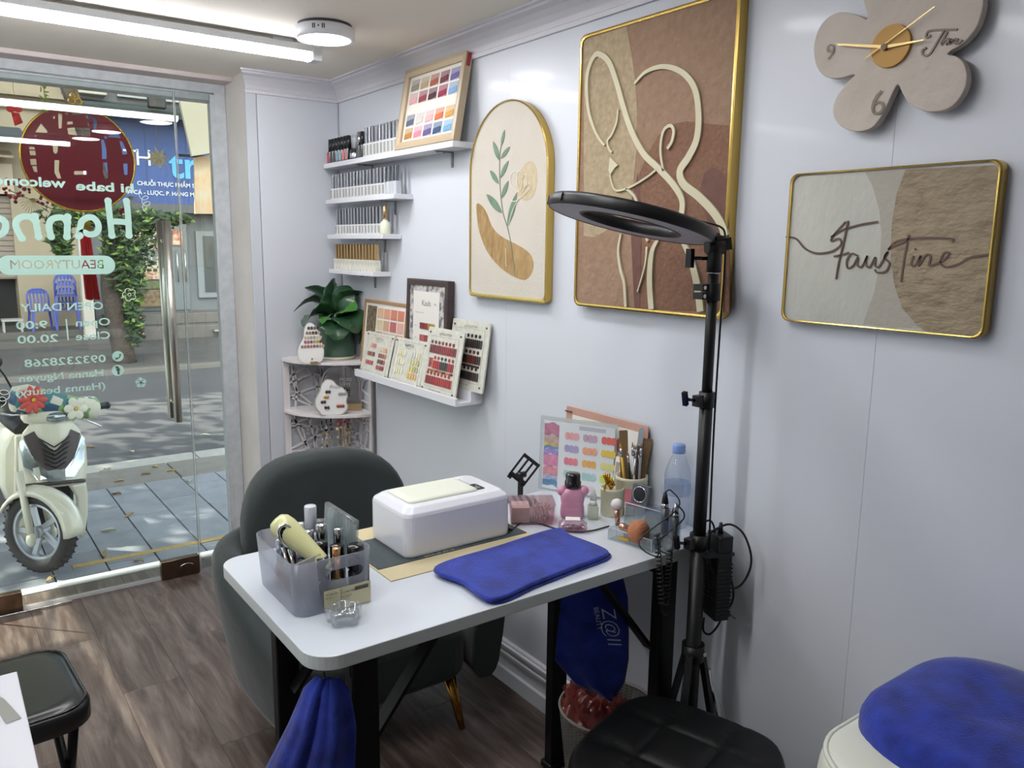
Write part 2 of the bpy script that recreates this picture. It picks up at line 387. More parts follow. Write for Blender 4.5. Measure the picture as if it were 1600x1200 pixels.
struct('trim_channel', MB().box(-1.44, YD+.0-.03, 0, -1.128, YD-.012, .010), m_chrome, bevel=.002)

# ceiling lights
m_tube = mat('tube_glow', '#ffffff', emit=('#fbfcff', TUBE_EMIT)); m_round = mat('panel_glow', '#ffffff', emit=('#fbfbff', ROUND_EMIT))
m_alu = mat('light_body', '#cfd2d6', rough=.4); m_plas = mat('white_plastic', '#e4e4e8', rough=.35)
def tube_light(x1, y, L, label, grp):
    t = thing('tube_light', label, 'ceiling light', (x1-L/2, y, CZ), group=grp)
    part('housing', MB().box(-L/2+.018, -.027, -.036, L/2-.018, .027, -.014), m_alu, t, bevel=.002)
    for x in (-L/2+.1, L/2-.12): part('mount', MB().cbox((x, 0, -.008), (.07, .012, .016)), m_alu, t)
    part('diffuser', MB().at(T(0, 0, -.046)).rings([[(x, .027*math.cos(a), .016*math.sin(a)) for a in [2*PI*i/16 for i in range(16)]] for x in (-L/2+.02, L/2-.02)]), m_tube, t)
    for s in (-1, 1): part('end_cap', MB().cbox((s*(L/2-.010), 0, -.040), (.034, .058, .044)), m_alu, t, bevel=.003)
    return t
tube_light(-.345, 2.735, 2.3, 'long glowing tube light nearest the glass door', 'tube lights across the ceiling')
tube_light(-.62, 1.10, 2.2, 'long tube light over the camera side of the room', 'tube lights across the ceiling')
def round_light(x, y, label):
    t = thing('round_ceiling_light', label, 'ceiling light', (x, y, CZ), group='round ceiling lamps')
    part('mount', MB().cyl((0, 0, -.008), (0, 0, 0), .083, n=32), mat('dark_gap', '#3c3c44', rough=.7), t)
    part('housing', MB().lathe([(.085, -.008), (.092, -.012), (.092, -.040), (.088, -.044), (.078, -.045), (.078, -.040), (.02, -.040)], n=48), m_plas, t)
    part('diffuser', MB().lathe([(.0, -.0465), (.060, -.0465), (.078, -.043)], n=48), m_round, t)
    v = MB()
    for k, a in enumerate((-.19, -.13, .13, .19)): v.at(Matrix.Rotation(PI+.95+a, 4, 'Z')).cbox((.0915, 0, -.024), (.002, .0035, .014))
    v.at(Matrix.Rotation(PI+.95, 4, 'Z')).cbox((.0915, 0, -.024), (.002, .004, .005)); part('vent_slot', v, mat('dark_slot', '#33343a', rough=.6), t)
    return t
round_light(-.418, 2.495, 'round white ceiling lamp beside the end of the tube light')
round_light(-.56, 1.9, 'round ceiling lamp above the desk, seen only as a reflection in the door glass')
round_light(-.60, 1.45, 'second round lamp reflected in the door glass')

# ================================================================ OUTSIDE
G = -.48
m_stone = mat('bluestone', '#9a9da1', rough=.6, var=(7, '#838991', .25), bump=(30, .5), rnd=.10, detail=6)
pav = struct('pavement', MB().box(-5, 3.85, G-.2, 5, 6.93, G-.03), mat('mortar', '#6b6c6a', rough=.9))
TW, TL = .285, .58
for i in range(-12, 9):
    x0 = -.468+i*TW; off = (i % 2)*.29-.29
    y = 3.85-TL+.22+off
    while y < 6.93:
        a, b_ = max(y, 3.85), min(y+TL, 6.93); y += TL
        if b_-a > .04: part('paving_tile', MB().box(x0+.004, a+.004, G-.03, x0+TW-.004, b_-.004, G+random.uniform(-.003, .002)), m_stone, pav, bevel=.003, seg=1, world=True)
struct('pavement_step', MB().box(-5, 3.85, G-.2, -.2, 3.93, -.10), mat('step_stone', '#9a9a98', rough=.7), bevel=.01)
m_kerb = mat('kerb_stone', '#8d8981', rough=.8, var=(9, '#7a766e', .3), rnd=.06)
kb = struct('kerb', MB().box(-6, 6.94, G-.2, 6, 7.5, G-.03), mat('mortar', '#6b6c6a'))
for i in range(-6, 6): part('kerb_stone', MB().box(i*1.0+.12, 6.94, G-.05, i*1.0+1.11, 7.48, G+.001), m_kerb, kb, bevel=.008, seg=1, world=True)
for i in range(-6, 6): part('kerb_edge', MB().box(i*1.0+.42, 7.49, G-.08, i*1.0+1.41, 7.76, G-.004), mat('kerb_edge_concrete', '#b2afa8', rough=.8, var=(12, '#a3a098', .3)), kb, bevel=.008, seg=1, world=True)
struct('road', MB().box(-14, 7.76, G-.3, 16, 13.2, G-.02), mat('asphalt', '#5c5b5c', rough=.9, var=(1.2, '#525153', .3), bump=(160, .5, .003)))
struct('far_pavement', MB().box(-14, 13.2, G-.3, 16, 17.0, G+.05), mat('far_paving', '#5c5a57', rough=.85, var=(2.5, '#4e4c49', .25)), bevel=.02)
struct('far_kerb', MB().box(-14, 13.1, G-.2, 16, 13.28, G+.055), mat('far_kerb_stone', '#6c6964', rough=.9), bevel=.01)
part('yellow_line', MB().at(T(0, 0, 0)).box(-.93, 5.27, G+.0005, .4, 5.325, G+.0035), mat('yellow_paint', '#cdab62', rough=.7, var=(40, '#a58f62', .2)), pav, world=True)
part('yellow_line', MB().box(-2.6, 5.0, G+.0005, -1.18, 5.055, G+.0035), MATS['yellow_paint'], pav, world=True)

# fallen leaves on the stones
m_leafd = [mat('dry_leaf_'+k, c, rough=.7) for k, c in (('tan', '#b39a6c'), ('yellow', '#b5a24a'), ('brown', '#8a6a42'), ('pale', '#c9c2ae'))]
LF = [(-0.349, 7.065, -0.475, 0), (-0.008, 7.351, -0.475, 1), (0.078, 7.147, -0.475, 1), (-0.403, 7.492, -0.475, 3), (-0.355, 7.509, -0.475, 3), (-0.567, 7.8, -0.475, 0), (-0.454, 6.113, -0.475, 0), (-0.433, 6.703, -0.475, 2), (-0.948, 5.433, -0.475, 2), (-0.738, 5.391, -0.475, 0), (-0.583, 5.158, -0.475, 0), (-0.812, 6.357, -0.475, 3), (-0.634, 5.851, -0.475, 3), (-0.725, 6.418, -0.475, 1), (-0.731, 7.046, -0.475, 0), (-0.063, 8.027, -0.475, 3), (0.124, 6.747, -0.475, 3), (0.702, 8.33, -0.475, 3), (-1.06, 5.157, -0.475, 0), (-0.121, 7.161, -0.475, 2), (-0.364, 8.401, -0.475, 2)]
def leaf_outline(L, wd): return [(0, -L/2), (wd*.5, -L*.2), (wd*.42, L*.2), (0, L/2), (-wd*.42, L*.2), (-wd*.5, -L*.2)]
for i, (x, y, z, k) in enumerate(LF):
    L = random.uniform(.07, .11)
    mb = MB(T(x, y, G+.004, random.uniform(0, 6.28))).grid(lambda u, v: ((u-.5)*L*.42*math.sin(PI*min(.97, max(.03, v))), (v-.5)*L, .012*(abs(u-.5)*2)**2+.006*math.sin(v*5)), 2, 5)
    lf = part('fallen_leaf', mb, m_leafd[k], None, solid=.001)
    tag(lf, ('tan', 'yellowish', 'brown', 'pale')[k]+' dry leaf lying on the pavement outside the door', 'leaf', 'fallen leaves on the pavement')

# ---- street buildings at their real distance (18 m)
FY = 18.0
m_beige = mat('beige_render', '#9f947f', rough=.9, var=(.8, '#938874', .3))
m_dk = mat('dark_interior', '#2e2f30', rough=.9); m_grey = mat('grey_render', '#6f7376', rough=.85, var=(1, '#64686b', .3))
def facing(poly, y0, y1, mb=None):
    """outline in (x, z) on a street facade, from depth y0 back to y1"""
    mb = mb or MB(); n = len(poly); mb.add([(x, y0, z) for x, z in poly]+[(x, y1, z) for x, z in poly], [tuple(range(n)), tuple(reversed(range(n, 2*n)))]+[(i, (i+1) % n, n+(i+1) % n, n+i) for i in range(n)])
    return mb
def fbox(x0, z0, x1, z1, y0, y1): return MB().box(x0, y0, z0, x1, y1, z1)
bh = thing('shophouse', 'beige rendered shophouse with grey roller shutter across the street', 'building', (-2, FY, G))
bw = MB().box(-9, FY, G, -4.2, FY+3, 9).box(-.05, FY, G, 1.22, FY+3, 9).box(-4.2, FY, 2.45, -.05, FY+3, 9)
part('wall', bw, m_beige, bh, world=True)
part('ledge', MB().box(-9, FY-.18, 4.12, 1.2, FY, 4.2).box(-9, FY-.06, 3.9, 1.2, FY, 3.93), m_beige, bh, world=True)
part('shop_interior', MB().box(-4.4, FY+.6, G, .1, FY+.7, 2.6).box(-4.4, FY, G-.01, .1, FY+.7, G+.12), m_dk, bh, world=True)
sh = part('roller_shutter', MB().box(-4.2, FY+.14, .75, -.05, FY+.2, 2.30), mat('shutter_metal', '#8a7f76', rough=.6), bh, world=True)
for k in range(15): part('slat', MB().box(-4.2, FY+.11, .78+k*.1, -.05, FY+.16, .78+k*.1+.075), MATS['shutter_metal'], sh, world=True)
part('awning', MB().rings([[(x, FY-.05, 3.55), (x, FY-1.0, 3.30), (x, FY-1.0, 3.24), (x, FY-.05, 3.48)] for x in (-8, .2)], smooth=False), mat('dark_awning', '#3b4247', rough=.8), bh, world=True)
part('awning_roof', MB().rings([[(x, FY-.05, 3.12), (x, FY-.7, 2.98), (x, FY-.7, 2.94), (x, FY-.05, 3.05)] for x in (-8, .0)], smooth=False), mat('terracotta_edge', '#a08a78', rough=.8), bh, world=True)
sgn = part('signboard', MB().box(-5, FY-.08, 2.33, .02, FY+.02, 2.88), mat('sign_cream', '#b8ab99', rough=.7), bh, world=True)
tm = MB(); text_mb(tm, 'rí', .5, basis((-.72, FY-.085, 2.5), (1, 0, 0), (0, 0, 1)), shear=.3); text_mb(tm, 'uất', .2, basis((-.5, FY-.085, 2.36), (1, 0, 0), (0, 0, 1)), shear=.3)
part('lettering', tm, mat('letter_dark', '#4b4440', rough=.6), sgn, world=True)
part('post', MB().box(.86, FY-1.2, G, 1.04, FY-1.0, 2.4), mat('post_white', '#b9b5ab', rough=.8), bh, world=True)
struct('far_step', MB().box(-9, 16.7, G, 1.3, 18.6, G+.17).box(-9, 17.1, G+.16, 1.3, 18.6, G+.30), mat('step_dark', '#5d5a56', rough=.9), bevel=.02)
struct('far_ledge', MB().box(1.35, 16.9, G, 9, 18.0, G+.30).box(1.35, 17.3, G+.30, 9, 18.0, G+.52), mat('granite', '#6f6c68', rough=.9, var=(60, '#5c5955', .2)), bevel=.02)
part('bench_bar', MB().box(3.2, 16.7, G+.17, 6, 16.86, G+.21), mat('bar_steel', '#9a9a9a', rough=.4, metal=.6), bpy.data.objects['far_ledge'], world=True)
# shop with the blue sign
bs = thing('blue_sign_shop', 'grey shop front with a blue lettered sign across the street', 'building', (4, FY, G))
part('wall', MB().box(1.25, FY+.1, G, 9, FY+3, 2.1).box(1.25, FY, 4.15, 9, FY+3, 9), m_grey, bs, world=True)
bsn = part('signboard', MB().box(1.28, FY-.25, 2.25, 4.9, FY+.1, 3.95), mat('sign_blue', '#2a4580', rough=.5, var=(3, '#324f8b', .3)), bs, world=True)
part('panel_seam', MB().box(2.32, FY-.256, 2.25, 2.335, FY-.245, 3.95).box(3.1, FY-.256, 2.25, 3.115, FY-.245, 3.95), mat('seam_blue', '#24406f'), bsn, world=True)
part('soffit', MB().box(1.25, FY-.35, 2.08, 9, FY+.1, 2.25), mat('soffit_grey', '#55585a', rough=.7), bs, world=True)
part('awning', MB().rings([[(x, FY+.1, 4.22), (x, FY-.9, 3.98), (x, FY-.9, 3.86), (x, FY+.1, 4.0)] for x in (1.2, 7)], smooth=False), mat('green_awning', '#3a4744', rough=.8, var=(4, '#2d3533', .3)), bs, world=True)
def sgtext(s, px, py, ph, m, w=1, **k):
    x, z = px, py; mb = MB(); text_mb(mb, s, ph, basis((x, FY-.262, z), (1, 0, 0), (0, 0, 1)), depth=.008, sx=w, **k); part('lettering', mb, m, bsn, world=True)
m_lw = mat('letter_white', '#d4d8dc', rough=.5); m_lb = mat('letter_light_blue', '#58a9dd', rough=.5)
sgtext('H', 2.112, 2.992, .45, m_lw)
sgtext('T', 1.901, 2.975, .45, m_lw)
sgtext('tr', 2.766, 2.794, .78, m_lb, bold=.02)
sgtext('CHUỖI THỰC PHẨM SẠCH', 2.123, 2.603, .112, m_lw, bold=.012)
sgtext('CHẢ CÁ - LƯỢC, P. HÀNG MÃ, Q. HOÀN KIẾM', 1.783, 2.424, .112, m_lw, bold=.012)
m_sg = mat('shop_glass', '#3c4244', rough=.12, spec=.6)
x0, z0 = (3.346, -0.114)
part('window', MB().box(3.28, FY+.02, .30, 4.6, FY+.12, 1.72), mat('window_steel', '#777d80', rough=.5), bs, world=True)
part('window', MB().box(3.42, FY+.0, .42, 4.5, FY+.03, 1.62), m_sg, bs, world=True, label='dark shop window pane')
part('shop_glass', MB().box(1.6, FY+.04, .05, 3.1, FY+.11, 1.95), mat('glass_grey', '#6b7377', rough=.15, spec=.6), bs, world=True)
for x in (2.86, 3.02): part('door_pull', MB().cyl((x, FY-.05, .65), (x, FY-.05, 1.32), .014, n=8), m_ss, bs, world=True)
for i, (a, b_, c, d, col) in enumerate(((1.75, .92, 2.5, 1.0, '#c9c6b8'), (1.75, .72, 2.5, .88, '#8f2f30'), (1.75, .52, 2.5, .68, '#4f7a48'), (1.75, .15, 2.5, .50, '#7c6b4e'))):
    part('shelf_goods', MB().box(a, FY-.08, b_, c, FY+.03, d), mat('goods_%d' % i, col, rough=.6, var=(14, '#d8cfae' if i < 2 else '#5c4a38', .12)), bs, world=True)
gf = MB()
for k in range(10): gf.box(1.55+k*.11, FY-.16, .85, 1.575+k*.11, FY-.13, 1.18)
part('railing', gf.box(1.5, FY-.16, .95, 2.65, FY-.13, .98), mat('rail_cream', '#b5a98c', rough=.6), bs, world=True)
pst = part('poster', MB().box(1.98, FY-.02, 1.32, 2.62, FY+.03, 1.80), mat('poster_pink', '#c79a95', rough=.6, var=(5, '#b4b0a6', .12)), bs, world=True)
part('poster', MB().box(2.8, FY-.02, 1.42, 3.0, FY+.03, 1.72), mat('poster_orange', '#a45a44', rough=.6, var=(9, '#c8b7a0', .12)), bs, world=True)
# air conditioners and upper shutter
for (xa, za, xb, zb, lab) in ((.93, 4.25, 1.25, 4.65, 'beige air conditioner unit high on the shophouse wall, left one'), (1.5, 3.98, 1.95, 4.05, '')):
    if not lab: continue
    a = thing('air_conditioner', lab.replace(', left one', ''), 'air conditioner', (xa+.3, FY-.3, za))
    part('casing', MB().box(xa, FY-.35, za, xa+.75, FY-.02, za+.55), mat('ac_cream', '#b9b6a6', rough=.6), a, bevel=.02, world=True)
    fan = MB().cyl((xa+.3, FY-.36, za+.27), (xa+.3, FY-.345, za+.27), .2, n=20); part('fan_grille', fan, mat('ac_grille', '#7b7d78', rough=.6), a, world=True)
lv = MB()
for k in range(7): lv.box(1.9, FY-.12, 4.3+k*.09, 4.2, FY-.04, 4.36+k*.09)
part('louvre', lv, mat('louvre_grey', '#a3a5a6', rough=.6), bs, world=True, kind='stuff')
lampo = thing('street_sign_lamp', 'small black floodlight above the blue shop sign', 'lamp', (2.6, FY-.9, 4.2))
part('housing', MB().cbox((2.42, FY-1.0, 4.12), (.32, .14, .22)), mat('black_metal', '#1b1c1e', rough=.45), lampo, bevel=.02, world=True)
part('bracket', MB().bar((2.42, FY-.95, 4.22), (2.42, FY-.05, 4.5), .04), MATS['black_metal'], lampo, world=True)
# projecting boards beside our own shop
jb = thing('projecting_sign', 'blank cream sign board projecting over the pavement', 'sign', (-.1, 5, 1.95))
part('board', facing([(-0.224, 2.282), (-0.002, 2.335), (-0.041, 2.012), (-0.174, 1.98)], 5.0, 5.03), mat('board_cream', '#cfc9b2', rough=.7), jb, world=True)
part('bracket', MB().bar((.02, 5.02, 2.25), (.02, 3.86, 2.25), .03), MATS['black_metal'], jb, world=True)
cb = thing('canvas_sign', 'pale canvas banner with peach patches beneath the blank sign', 'sign', (-.1, 5.1, 1.6))
part('banner', facing([(-0.133, 1.983), (0.003, 2.016), (-0.014, 1.658), (-0.147, 1.654)], 5.1, 5.12), mat('banner_canvas', '#e0d2b4', rough=.7, var=(9, '#e6bd92', .1)), cb, world=True)
part('hanging_rod', MB().cyl((-.22, 5.11, 1.991), (.3, 5.11, 2.0), .008, n=8).cyl((.25, 5.11, 1.95), (.25, 3.86, 1.95), .008, n=8), MATS['black_metal'], cb, world=True)

# stacked plastic chairs, stool
m_blue = mat('blue_plastic', '#3f4e9c', rough=.35)
def plastic_chair(x, y, z, label, grp, rz=0, sc=.86):
    t = thing('plastic_chair', label, 'chair', group=grp, M=T(x, y, z, rz) @ Matrix.Scale(sc, 4))
    part('seat', MB().prism(rrect(.44, .42, .05), .42, .445), m_blue, t)
    for sx in (-1, 1):
        for sy in (-1, 1): part('leg', MB().bar((sx*.19, sy*.18, .43), (sx*.23, sy*.22, 0), .045, .045), m_blue, t)
    bk = MB(basis((0, .2, .44), (1, 0, 0), (0, .2, 1)))
    bk.tube([(-.2, 0, 0), (-.205, .3, 0), (-.17, .40, 0), (-.08, .45, 0), (.08, .45, 0), (.17, .40, 0), (.205, .3, 0), (.2, 0, 0)], .02, 6)
    for k in range(-2, 3): bk.cbox((k*.07, .22, 0), (.03, .40, .012))
    bk.cbox((0, .40, 0), (.30, .09, .012)); part('backrest', bk, m_blue, t)
    return t
cy = 17.25; cz = G+.30
plastic_chair(.22, cy, cz, 'lone blue plastic chair beside the taller chair stack', None, 0.1)
for k in range(3):
    plastic_chair(.66, cy+.1, cz+k*.13, 'blue plastic chair '+('at the bottom', 'in the middle', 'on top')[k]+' of the stack across the street', 'stacked blue plastic chairs', -.1)
st = thing('grey_stool', 'small grey plastic stool by the dark shop opening', 'stool', (-.26, cy, cz))
part('seat', MB().cbox((-.26, cy, cz+.22), (.34, .28, .04)), mat('grey_plastic', '#9a9a95', rough=.5), st, world=True)
for sx in (-1, 1):
    for sy in (-1, 1): part('leg', MB().cbox((-.26+sx*.14, cy+sy*.11, cz+.1), (.03, .03, .2)), MATS['grey_plastic'], st, world=True)
tb = thing('street_table', 'dark low table inside the shutter shop', 'table', (-1.2, cy+.6, cz))
part('tabletop', MB().cbox((-1.25, cy+.6, cz+.62), (1.3, .6, .05)), mat('dark_wood', '#3c332c', rough=.6), tb, world=True)
for sx in (-1, 1):
    for sy in (-1, 1): part('leg', MB().cbox((-1.25+sx*.58, cy+.6+sy*.24, cz+.3), (.08, .08, .6)), MATS['dark_wood'], tb, world=True)
# tree with hanging foliage
m_bark = mat('bark', '#4b433d', rough=.95, var=(8, '#3a332e', .2), bump=(20, 1, .03))
m_green = [mat('leaf_green', '#374d28', rough=.6), mat('leaf_light', '#6d8640', rough=.6), mat('leaf_dark', '#293c22', rough=.6)]
def foliage(name, centres, n, size, mts, parent, seed=1):
    R = random.Random(seed); mb = MB()
    for k in range(n):
        c, r = centres[k % len(centres)]; d = Vector((R.gauss(0, 1), R.gauss(0, 1), R.gauss(0, 1))).normalized()*(R.random()**.5)
        p = Vector(c)+Vector((d.x*r[0], d.y*r[1], d.z*r[2])); a = Vector((R.gauss(0, 1), R.gauss(0, 1), R.gauss(0, .6))).normalized(); b = a.orthogonal().normalized()
        s_ = size*R.uniform(.6, 1.2); mb.cur = R.choice([0, 0, 1, 2, 2])
        mb.add([p-a*s_, p+b*s_*.4, p+a*s_, p-b*s_*.4], [(0, 1, 2, 3)])
    return part(name, mb, mts, parent, world=True, kind='stuff', norm=False)
tr = thing('street_tree', 'leafy street tree with climbing greenery and pale trunk across the road', 'tree', (.98, 13.9, G))
part('trunk', MB().tube(smooth([(1.0, 13.9, G), (.93, 13.9, .1), (.86, 13.9, .8), (.92, 13.9, 1.6), (.8, 14.0, 2.6), (.5, 14.1, 3.8)], 4), .14, 12, rr=[.17-.003*i for i in range(21)]), m_bark, tr, world=True)
foliage('foliage', [((1.3, 13.8, 1.45), (.35, .4, .45)), ((1.15, 13.7, .9), (.2, .3, .5)), ((.45, 13.8, 1.85), (.55, .4, .22)), ((1.5, 13.8, 1.8), (.4, .3, .2)), ((.2, 13.8, 1.5), (.18, .2, .3)), ((1.12, 13.7, .3), (.14, .2, .5)), ((1.85, 13.8, 1.85), (.25, .3, .1)), ((1.0, 13.8, 1.85), (.6, .4, .2)), ((1.0, 13.65, 1.3), (.32, .2, .6))], 3000, .075, m_green, tr, 3)
foliage('crown', [((-1, 14.5, 5.6), (3, 2, 1.1)), ((2.5, 14, 5.9), (3, 2, 1.1)), ((-4, 14, 5.5), (2.4, 2, 1))], 900, .2, m_green, tr, 5)
t2 = thing('added_shade_tree', 'added tree on the near pavement outside the frame, shading the stones', 'tree', (-5.2, 7.2, G))  # unseen tree, added so its crown keeps sun off the paving
part('trunk', MB().tube([(-5.2, 7.2, G), (-5.1, 7.3, 2), (-4.6, 8.3, 4.2)], .16, 10), m_bark, t2, world=True)
foliage('crown', [((-3.7, 9.8, 4.9), (2.2, 2.1, .8)), ((-1.6, 10.6, 5.2), (1.6, 1.6, .7)), ((-4, 11.5, 5.4), (2, 1.5, .8))], 3600, .17, m_green, t2, 6)
aw = thing('added_sun_awning', 'added unseen fabric awning blocking the sun, above the frame', 'awning', (0, 4.8, 2.9))  # unseen, added to limit the sun patch on the floor
part('cloth', MB().rings([[(x, 3.86, 3.05), (x, 5.95, 2.86), (x, 5.95, 2.84), (x, 3.86, 3.03)] for x in (-3.22, 3.2)], smooth=False), mat('awning_cloth', '#9a8f80', rough=.9), aw, world=True)
part('cloth', MB().rings([[(x, 3.86, 3.05), (x, 5.40, 2.88), (x, 5.40, 2.86), (x, 3.86, 3.03)] for x in (-9, -3.24)], smooth=False), MATS['awning_cloth'], aw, world=True)  # shorter added cloth lets sun through to the floor at the left
for x in (-3.22, 3.1): part('arm', MB().cyl((x, 3.86, 2.4), (x, 5.9, 2.83), .015, n=8), MATS['black_metal'], aw, world=True)
# seated person by the goods shelf: only lap, leg and foot show past the tree

# person sitting on the far ledge, partly behind the greenery
m_skin = mat('skin', '#a9795e', rough=.6)
def skinned(name, nodes, edges, radii, m, parent, sub=2, world=True):
    me = bpy.data.meshes.new(name); inv = W[parent].inverted() if world else Matrix()
    me.from_pydata([tuple(inv @ Vector(p)) for p in nodes], edges, []); me.materials.append(m)
    o = bpy.data.objects.new(name, me); COL.objects.link(o); o.parent = parent; W[o] = W[parent]
    md = o.modifiers.new('skin', 'SKIN'); md.use_smooth_shade = True
    lay = me.skin_vertices[0].data if me.skin_vertices else None
    if lay is None:
        bm = bmesh.new(); bm.from_mesh(me); bm.verts.layers.skin.verify(); bm.to_mesh(me); bm.free(); lay = me.skin_vertices[0].data
    for i, r in enumerate(radii): lay[i].radius = (r, r) if isinstance(r, (int, float)) else r
    lay[0].use_root = True
    s_ = o.modifiers.new('sub', 'SUBSURF'); s_.levels = s_.render_levels = sub
    return o
px_, py_, pz_ = 1.62, 17.05, G+.52
pr = thing('person', 'person in dark shorts seated on the grey ledge across the street', 'person', (px_, py_, G+.3))
B = lambda x, y, z: (px_+x, py_+y, pz_+z)
body = [B(0, .12, .10), B(0, .14, .30), B(0, .12, .48), B(0, .08, .62), B(0, .06, .70), B(0, .03, .80),
        B(.18, .10, .55), B(.24, .02, .32), B(.20, -.16, .20), B(.17, -.24, .18), B(-.18, .10, .55), B(-.24, .02, .32), B(-.20, -.16, .20), B(-.17, -.24, .18),
        B(.10, .06, .08), B(.16, -.34, .10), B(.20, -.30, -.30), B(.22, -.44, -.36), B(-.10, .06, .08), B(-.16, -.34, .10), B(-.15, -.30, -.30), B(-.16, -.44, -.36)]
be = [(0, 1), (1, 2), (2, 3), (3, 4), (4, 5), (2, 6), (6, 7), (7, 8), (8, 9), (2, 10), (10, 11), (11, 12), (12, 13), (0, 14), (14, 15), (15, 16), (16, 17), (0, 18), (18, 19), (19, 20), (20, 21)]
bb = skinned('body', body, be, [.14, .13, .15, .05, .085, .08, .055, .042, .03, .03, .055, .042, .03, .03, .10, .065, .04, .035, .10, .065, .04, .035], m_skin, pr)
part('shirt', MB().lathe([(.17, .08), (.16, .3), (.19, .5), (.10, .60)], B(0, .12, 0), 14, sy=.75), mat('shirt_dark', '#34373c', rough=.8), pr, world=True)
part('shorts', MB().tube([B(.04, .1, .1), B(.15, -.30, .11)], .105, 12).tube([B(-.04, .1, .1), B(-.15, -.30, .11)], .105, 12), mat('shorts_black', '#1f2023', rough=.9), pr, world=True)
part('hair', MB().ell(B(0, .06, .78), (.095, .105, .10), 12, 8), mat('hair_black', '#17161a', rough=.6), pr, world=True)
for s_ in (1, -1): part('shoe', MB().ell(B(.21 if s_ > 0 else -.16, -.40, -.37), (.05, .12, .045), 10, 6), mat('shoe_black', '#19191b', rough=.7), pr, world=True)

# ---------------------------------------------------------------- scooter
m_cream = mat('scooter_cream', '#dcd8c4', rough=.22, coat=.6); m_choc = mat('scooter_brown', '#4a3f3f', rough=.4); m_rub = mat('tyre_rubber', '#3b3a39', rough=.85, bump=(40, .5))
m_blk = mat('black_plastic', '#131416', rough=.45); m_lamp = mat('lamp_lens', '#cfd6da', rough=.08, metal=.7, var=(12, '#8f9799', .15)); m_rim = mat('cast_rim', '#b9bec4', rough=.35, metal=.5)
SM = T(-1.02, 5.42, G, math.radians(7)) @ Matrix.Rotation(math.radians(5), 4, 'Y')
sc = thing('scooter', 'cream motor scooter with flowered handlebar cover parked outside the glass door', 'scooter', M=SM)
def rows(mb, R, yf, nu=10, th=.012):
    """curved skin panel: R = (z, xleft, xright) from bottom to top, y from yf(x, z)"""
    def P(u, v, d):
        k = v*(len(R)-1); i = min(int(k), len(R)-2); t = k-i; z = R[i][0]*(1-t)+R[i+1][0]*t
        xa = R[i][1]*(1-t)+R[i+1][1]*t; xb = R[i][2]*(1-t)+R[i+1][2]*t; x = xa+(xb-xa)*u
        return (x, yf(x, z)+d, z)
    nv = (len(R)-1)*3; n = (nu+1)*(nv+1)
    F = [P(i/nu, j/nv, 0) for j in range(nv+1) for i in range(nu+1)]+[P(i/nu, j/nv, th) for j in range(nv+1) for i in range(nu+1)]
    q = lambda i, j, s: s*n+j*(nu+1)+i
    fs = [(q(i, j, 0), q(i+1, j, 0), q(i+1, j+1, 0), q(i, j+1, 0)) for j in range(nv) for i in range(nu)]
    fs += [(q(i, j+1, 1), q(i+1, j+1, 1), q(i+1, j, 1), q(i, j, 1)) for j in range(nv) for i in range(nu)]
    fs += [(q(i, 0, 1), q(i+1, 0, 1), q(i+1, 0, 0), q(i, 0, 0)) for i in range(nu)]+[(q(i, nv, 0), q(i+1, nv, 0), q(i+1, nv, 1), q(i, nv, 1)) for i in range(nu)]
    fs += [(q(0, j, 0), q(0, j+1, 0), q(0, j+1, 1), q(0, j, 1)) for j in range(nv)]+[(q(nu, j, 1), q(nu, j+1, 1), q(nu, j+1, 0), q(nu, j, 0)) for j in range(nv)]
    return mb.add(F, fs, True)
yf = lambda x, z: -.06+.9*x*x+.30*(z-.5)*(z > .5)-.10*(z-.5)*(z <= .5)
yo = lambda d: (lambda x, z: yf(x, z)-d)
# front apron: wide shield with arched cut-out for the wheel
ap = MB(); rows(ap, [(.50, -.165, .165), (.60, -.185, .185), (.72, -.185, .185), (.82, -.155, .155), (.88, -.11, .11)], yf)
rows(ap, [(.14, -.175, -.15), (.30, -.19, -.13), (.42, -.185, -.115), (.51, -.168, -.06)], yf, 4); rows(ap, [(.14, .15, .175), (.30, .13, .19), (.42, .115, .185), (.51, .06, .168)], yf, 4)
part('front_apron', ap, m_cream, sc)
def vpoly(mb, P, d, h=.006):
    n = len(P); F = [(x, yf(x, z)-d, z) for x, z in P]; Bk = [(x, yf(x, z)-d+h, z) for x, z in P]
    return mb.add(F+Bk, [tuple(range(n)), tuple(reversed(range(n, 2*n)))]+[(i, n+i, n+(i+1) % n, (i+1) % n) for i in range(n)])
gv = MB(); vpoly(gv, [(-.155, .80), (-.10, .83), (-.085, .80), (0, .70), (0, .60), (-.05, .605), (-.11, .67)], .008); vpoly(gv, [(.155, .80), (.11, .67), (.05, .605), (0, .60), (0, .70), (.085, .80), (.10, .83)], .008)
gp = part('grille_panel', gv, m_choc, sc)
for k in range(6):
    z = .625+k*.024; h = MB()
    for s in (-1, 1): h.tube([(0, yf(0, z)-.012, z-.012), (s*(.055+k*.006), yf(.05, z)-.012, z+.018+k*.006)], .004, 6)
    part('slat', h, m_blk, gp)
for s in (-1, 1):
    lm = MB(); P = [(s*.178, .77), (s*.160, .79), (s*.105, .66), (s*.045, .595), (s*.050, .555), (s*.10, .55), (s*.165, .63)]
    vpoly(lm, P if s < 0 else P[::-1], .012, .01); part('indicator_lamp', lm, m_lamp, sc)
part('headlamp', vpoly(MB(), [(-.05, .60), (-.048, .54), (0, .53), (.048, .54), (.05, .60), (0, .605)][::-1], .016, .014), m_lamp, sc)
part('lower_trim', MB().tube([(x, yf(x, .52)-.008, .525-.2*x*x) for x in [(-.16+.032*i) for i in range(11)]], .012, 8), m_choc, sc)
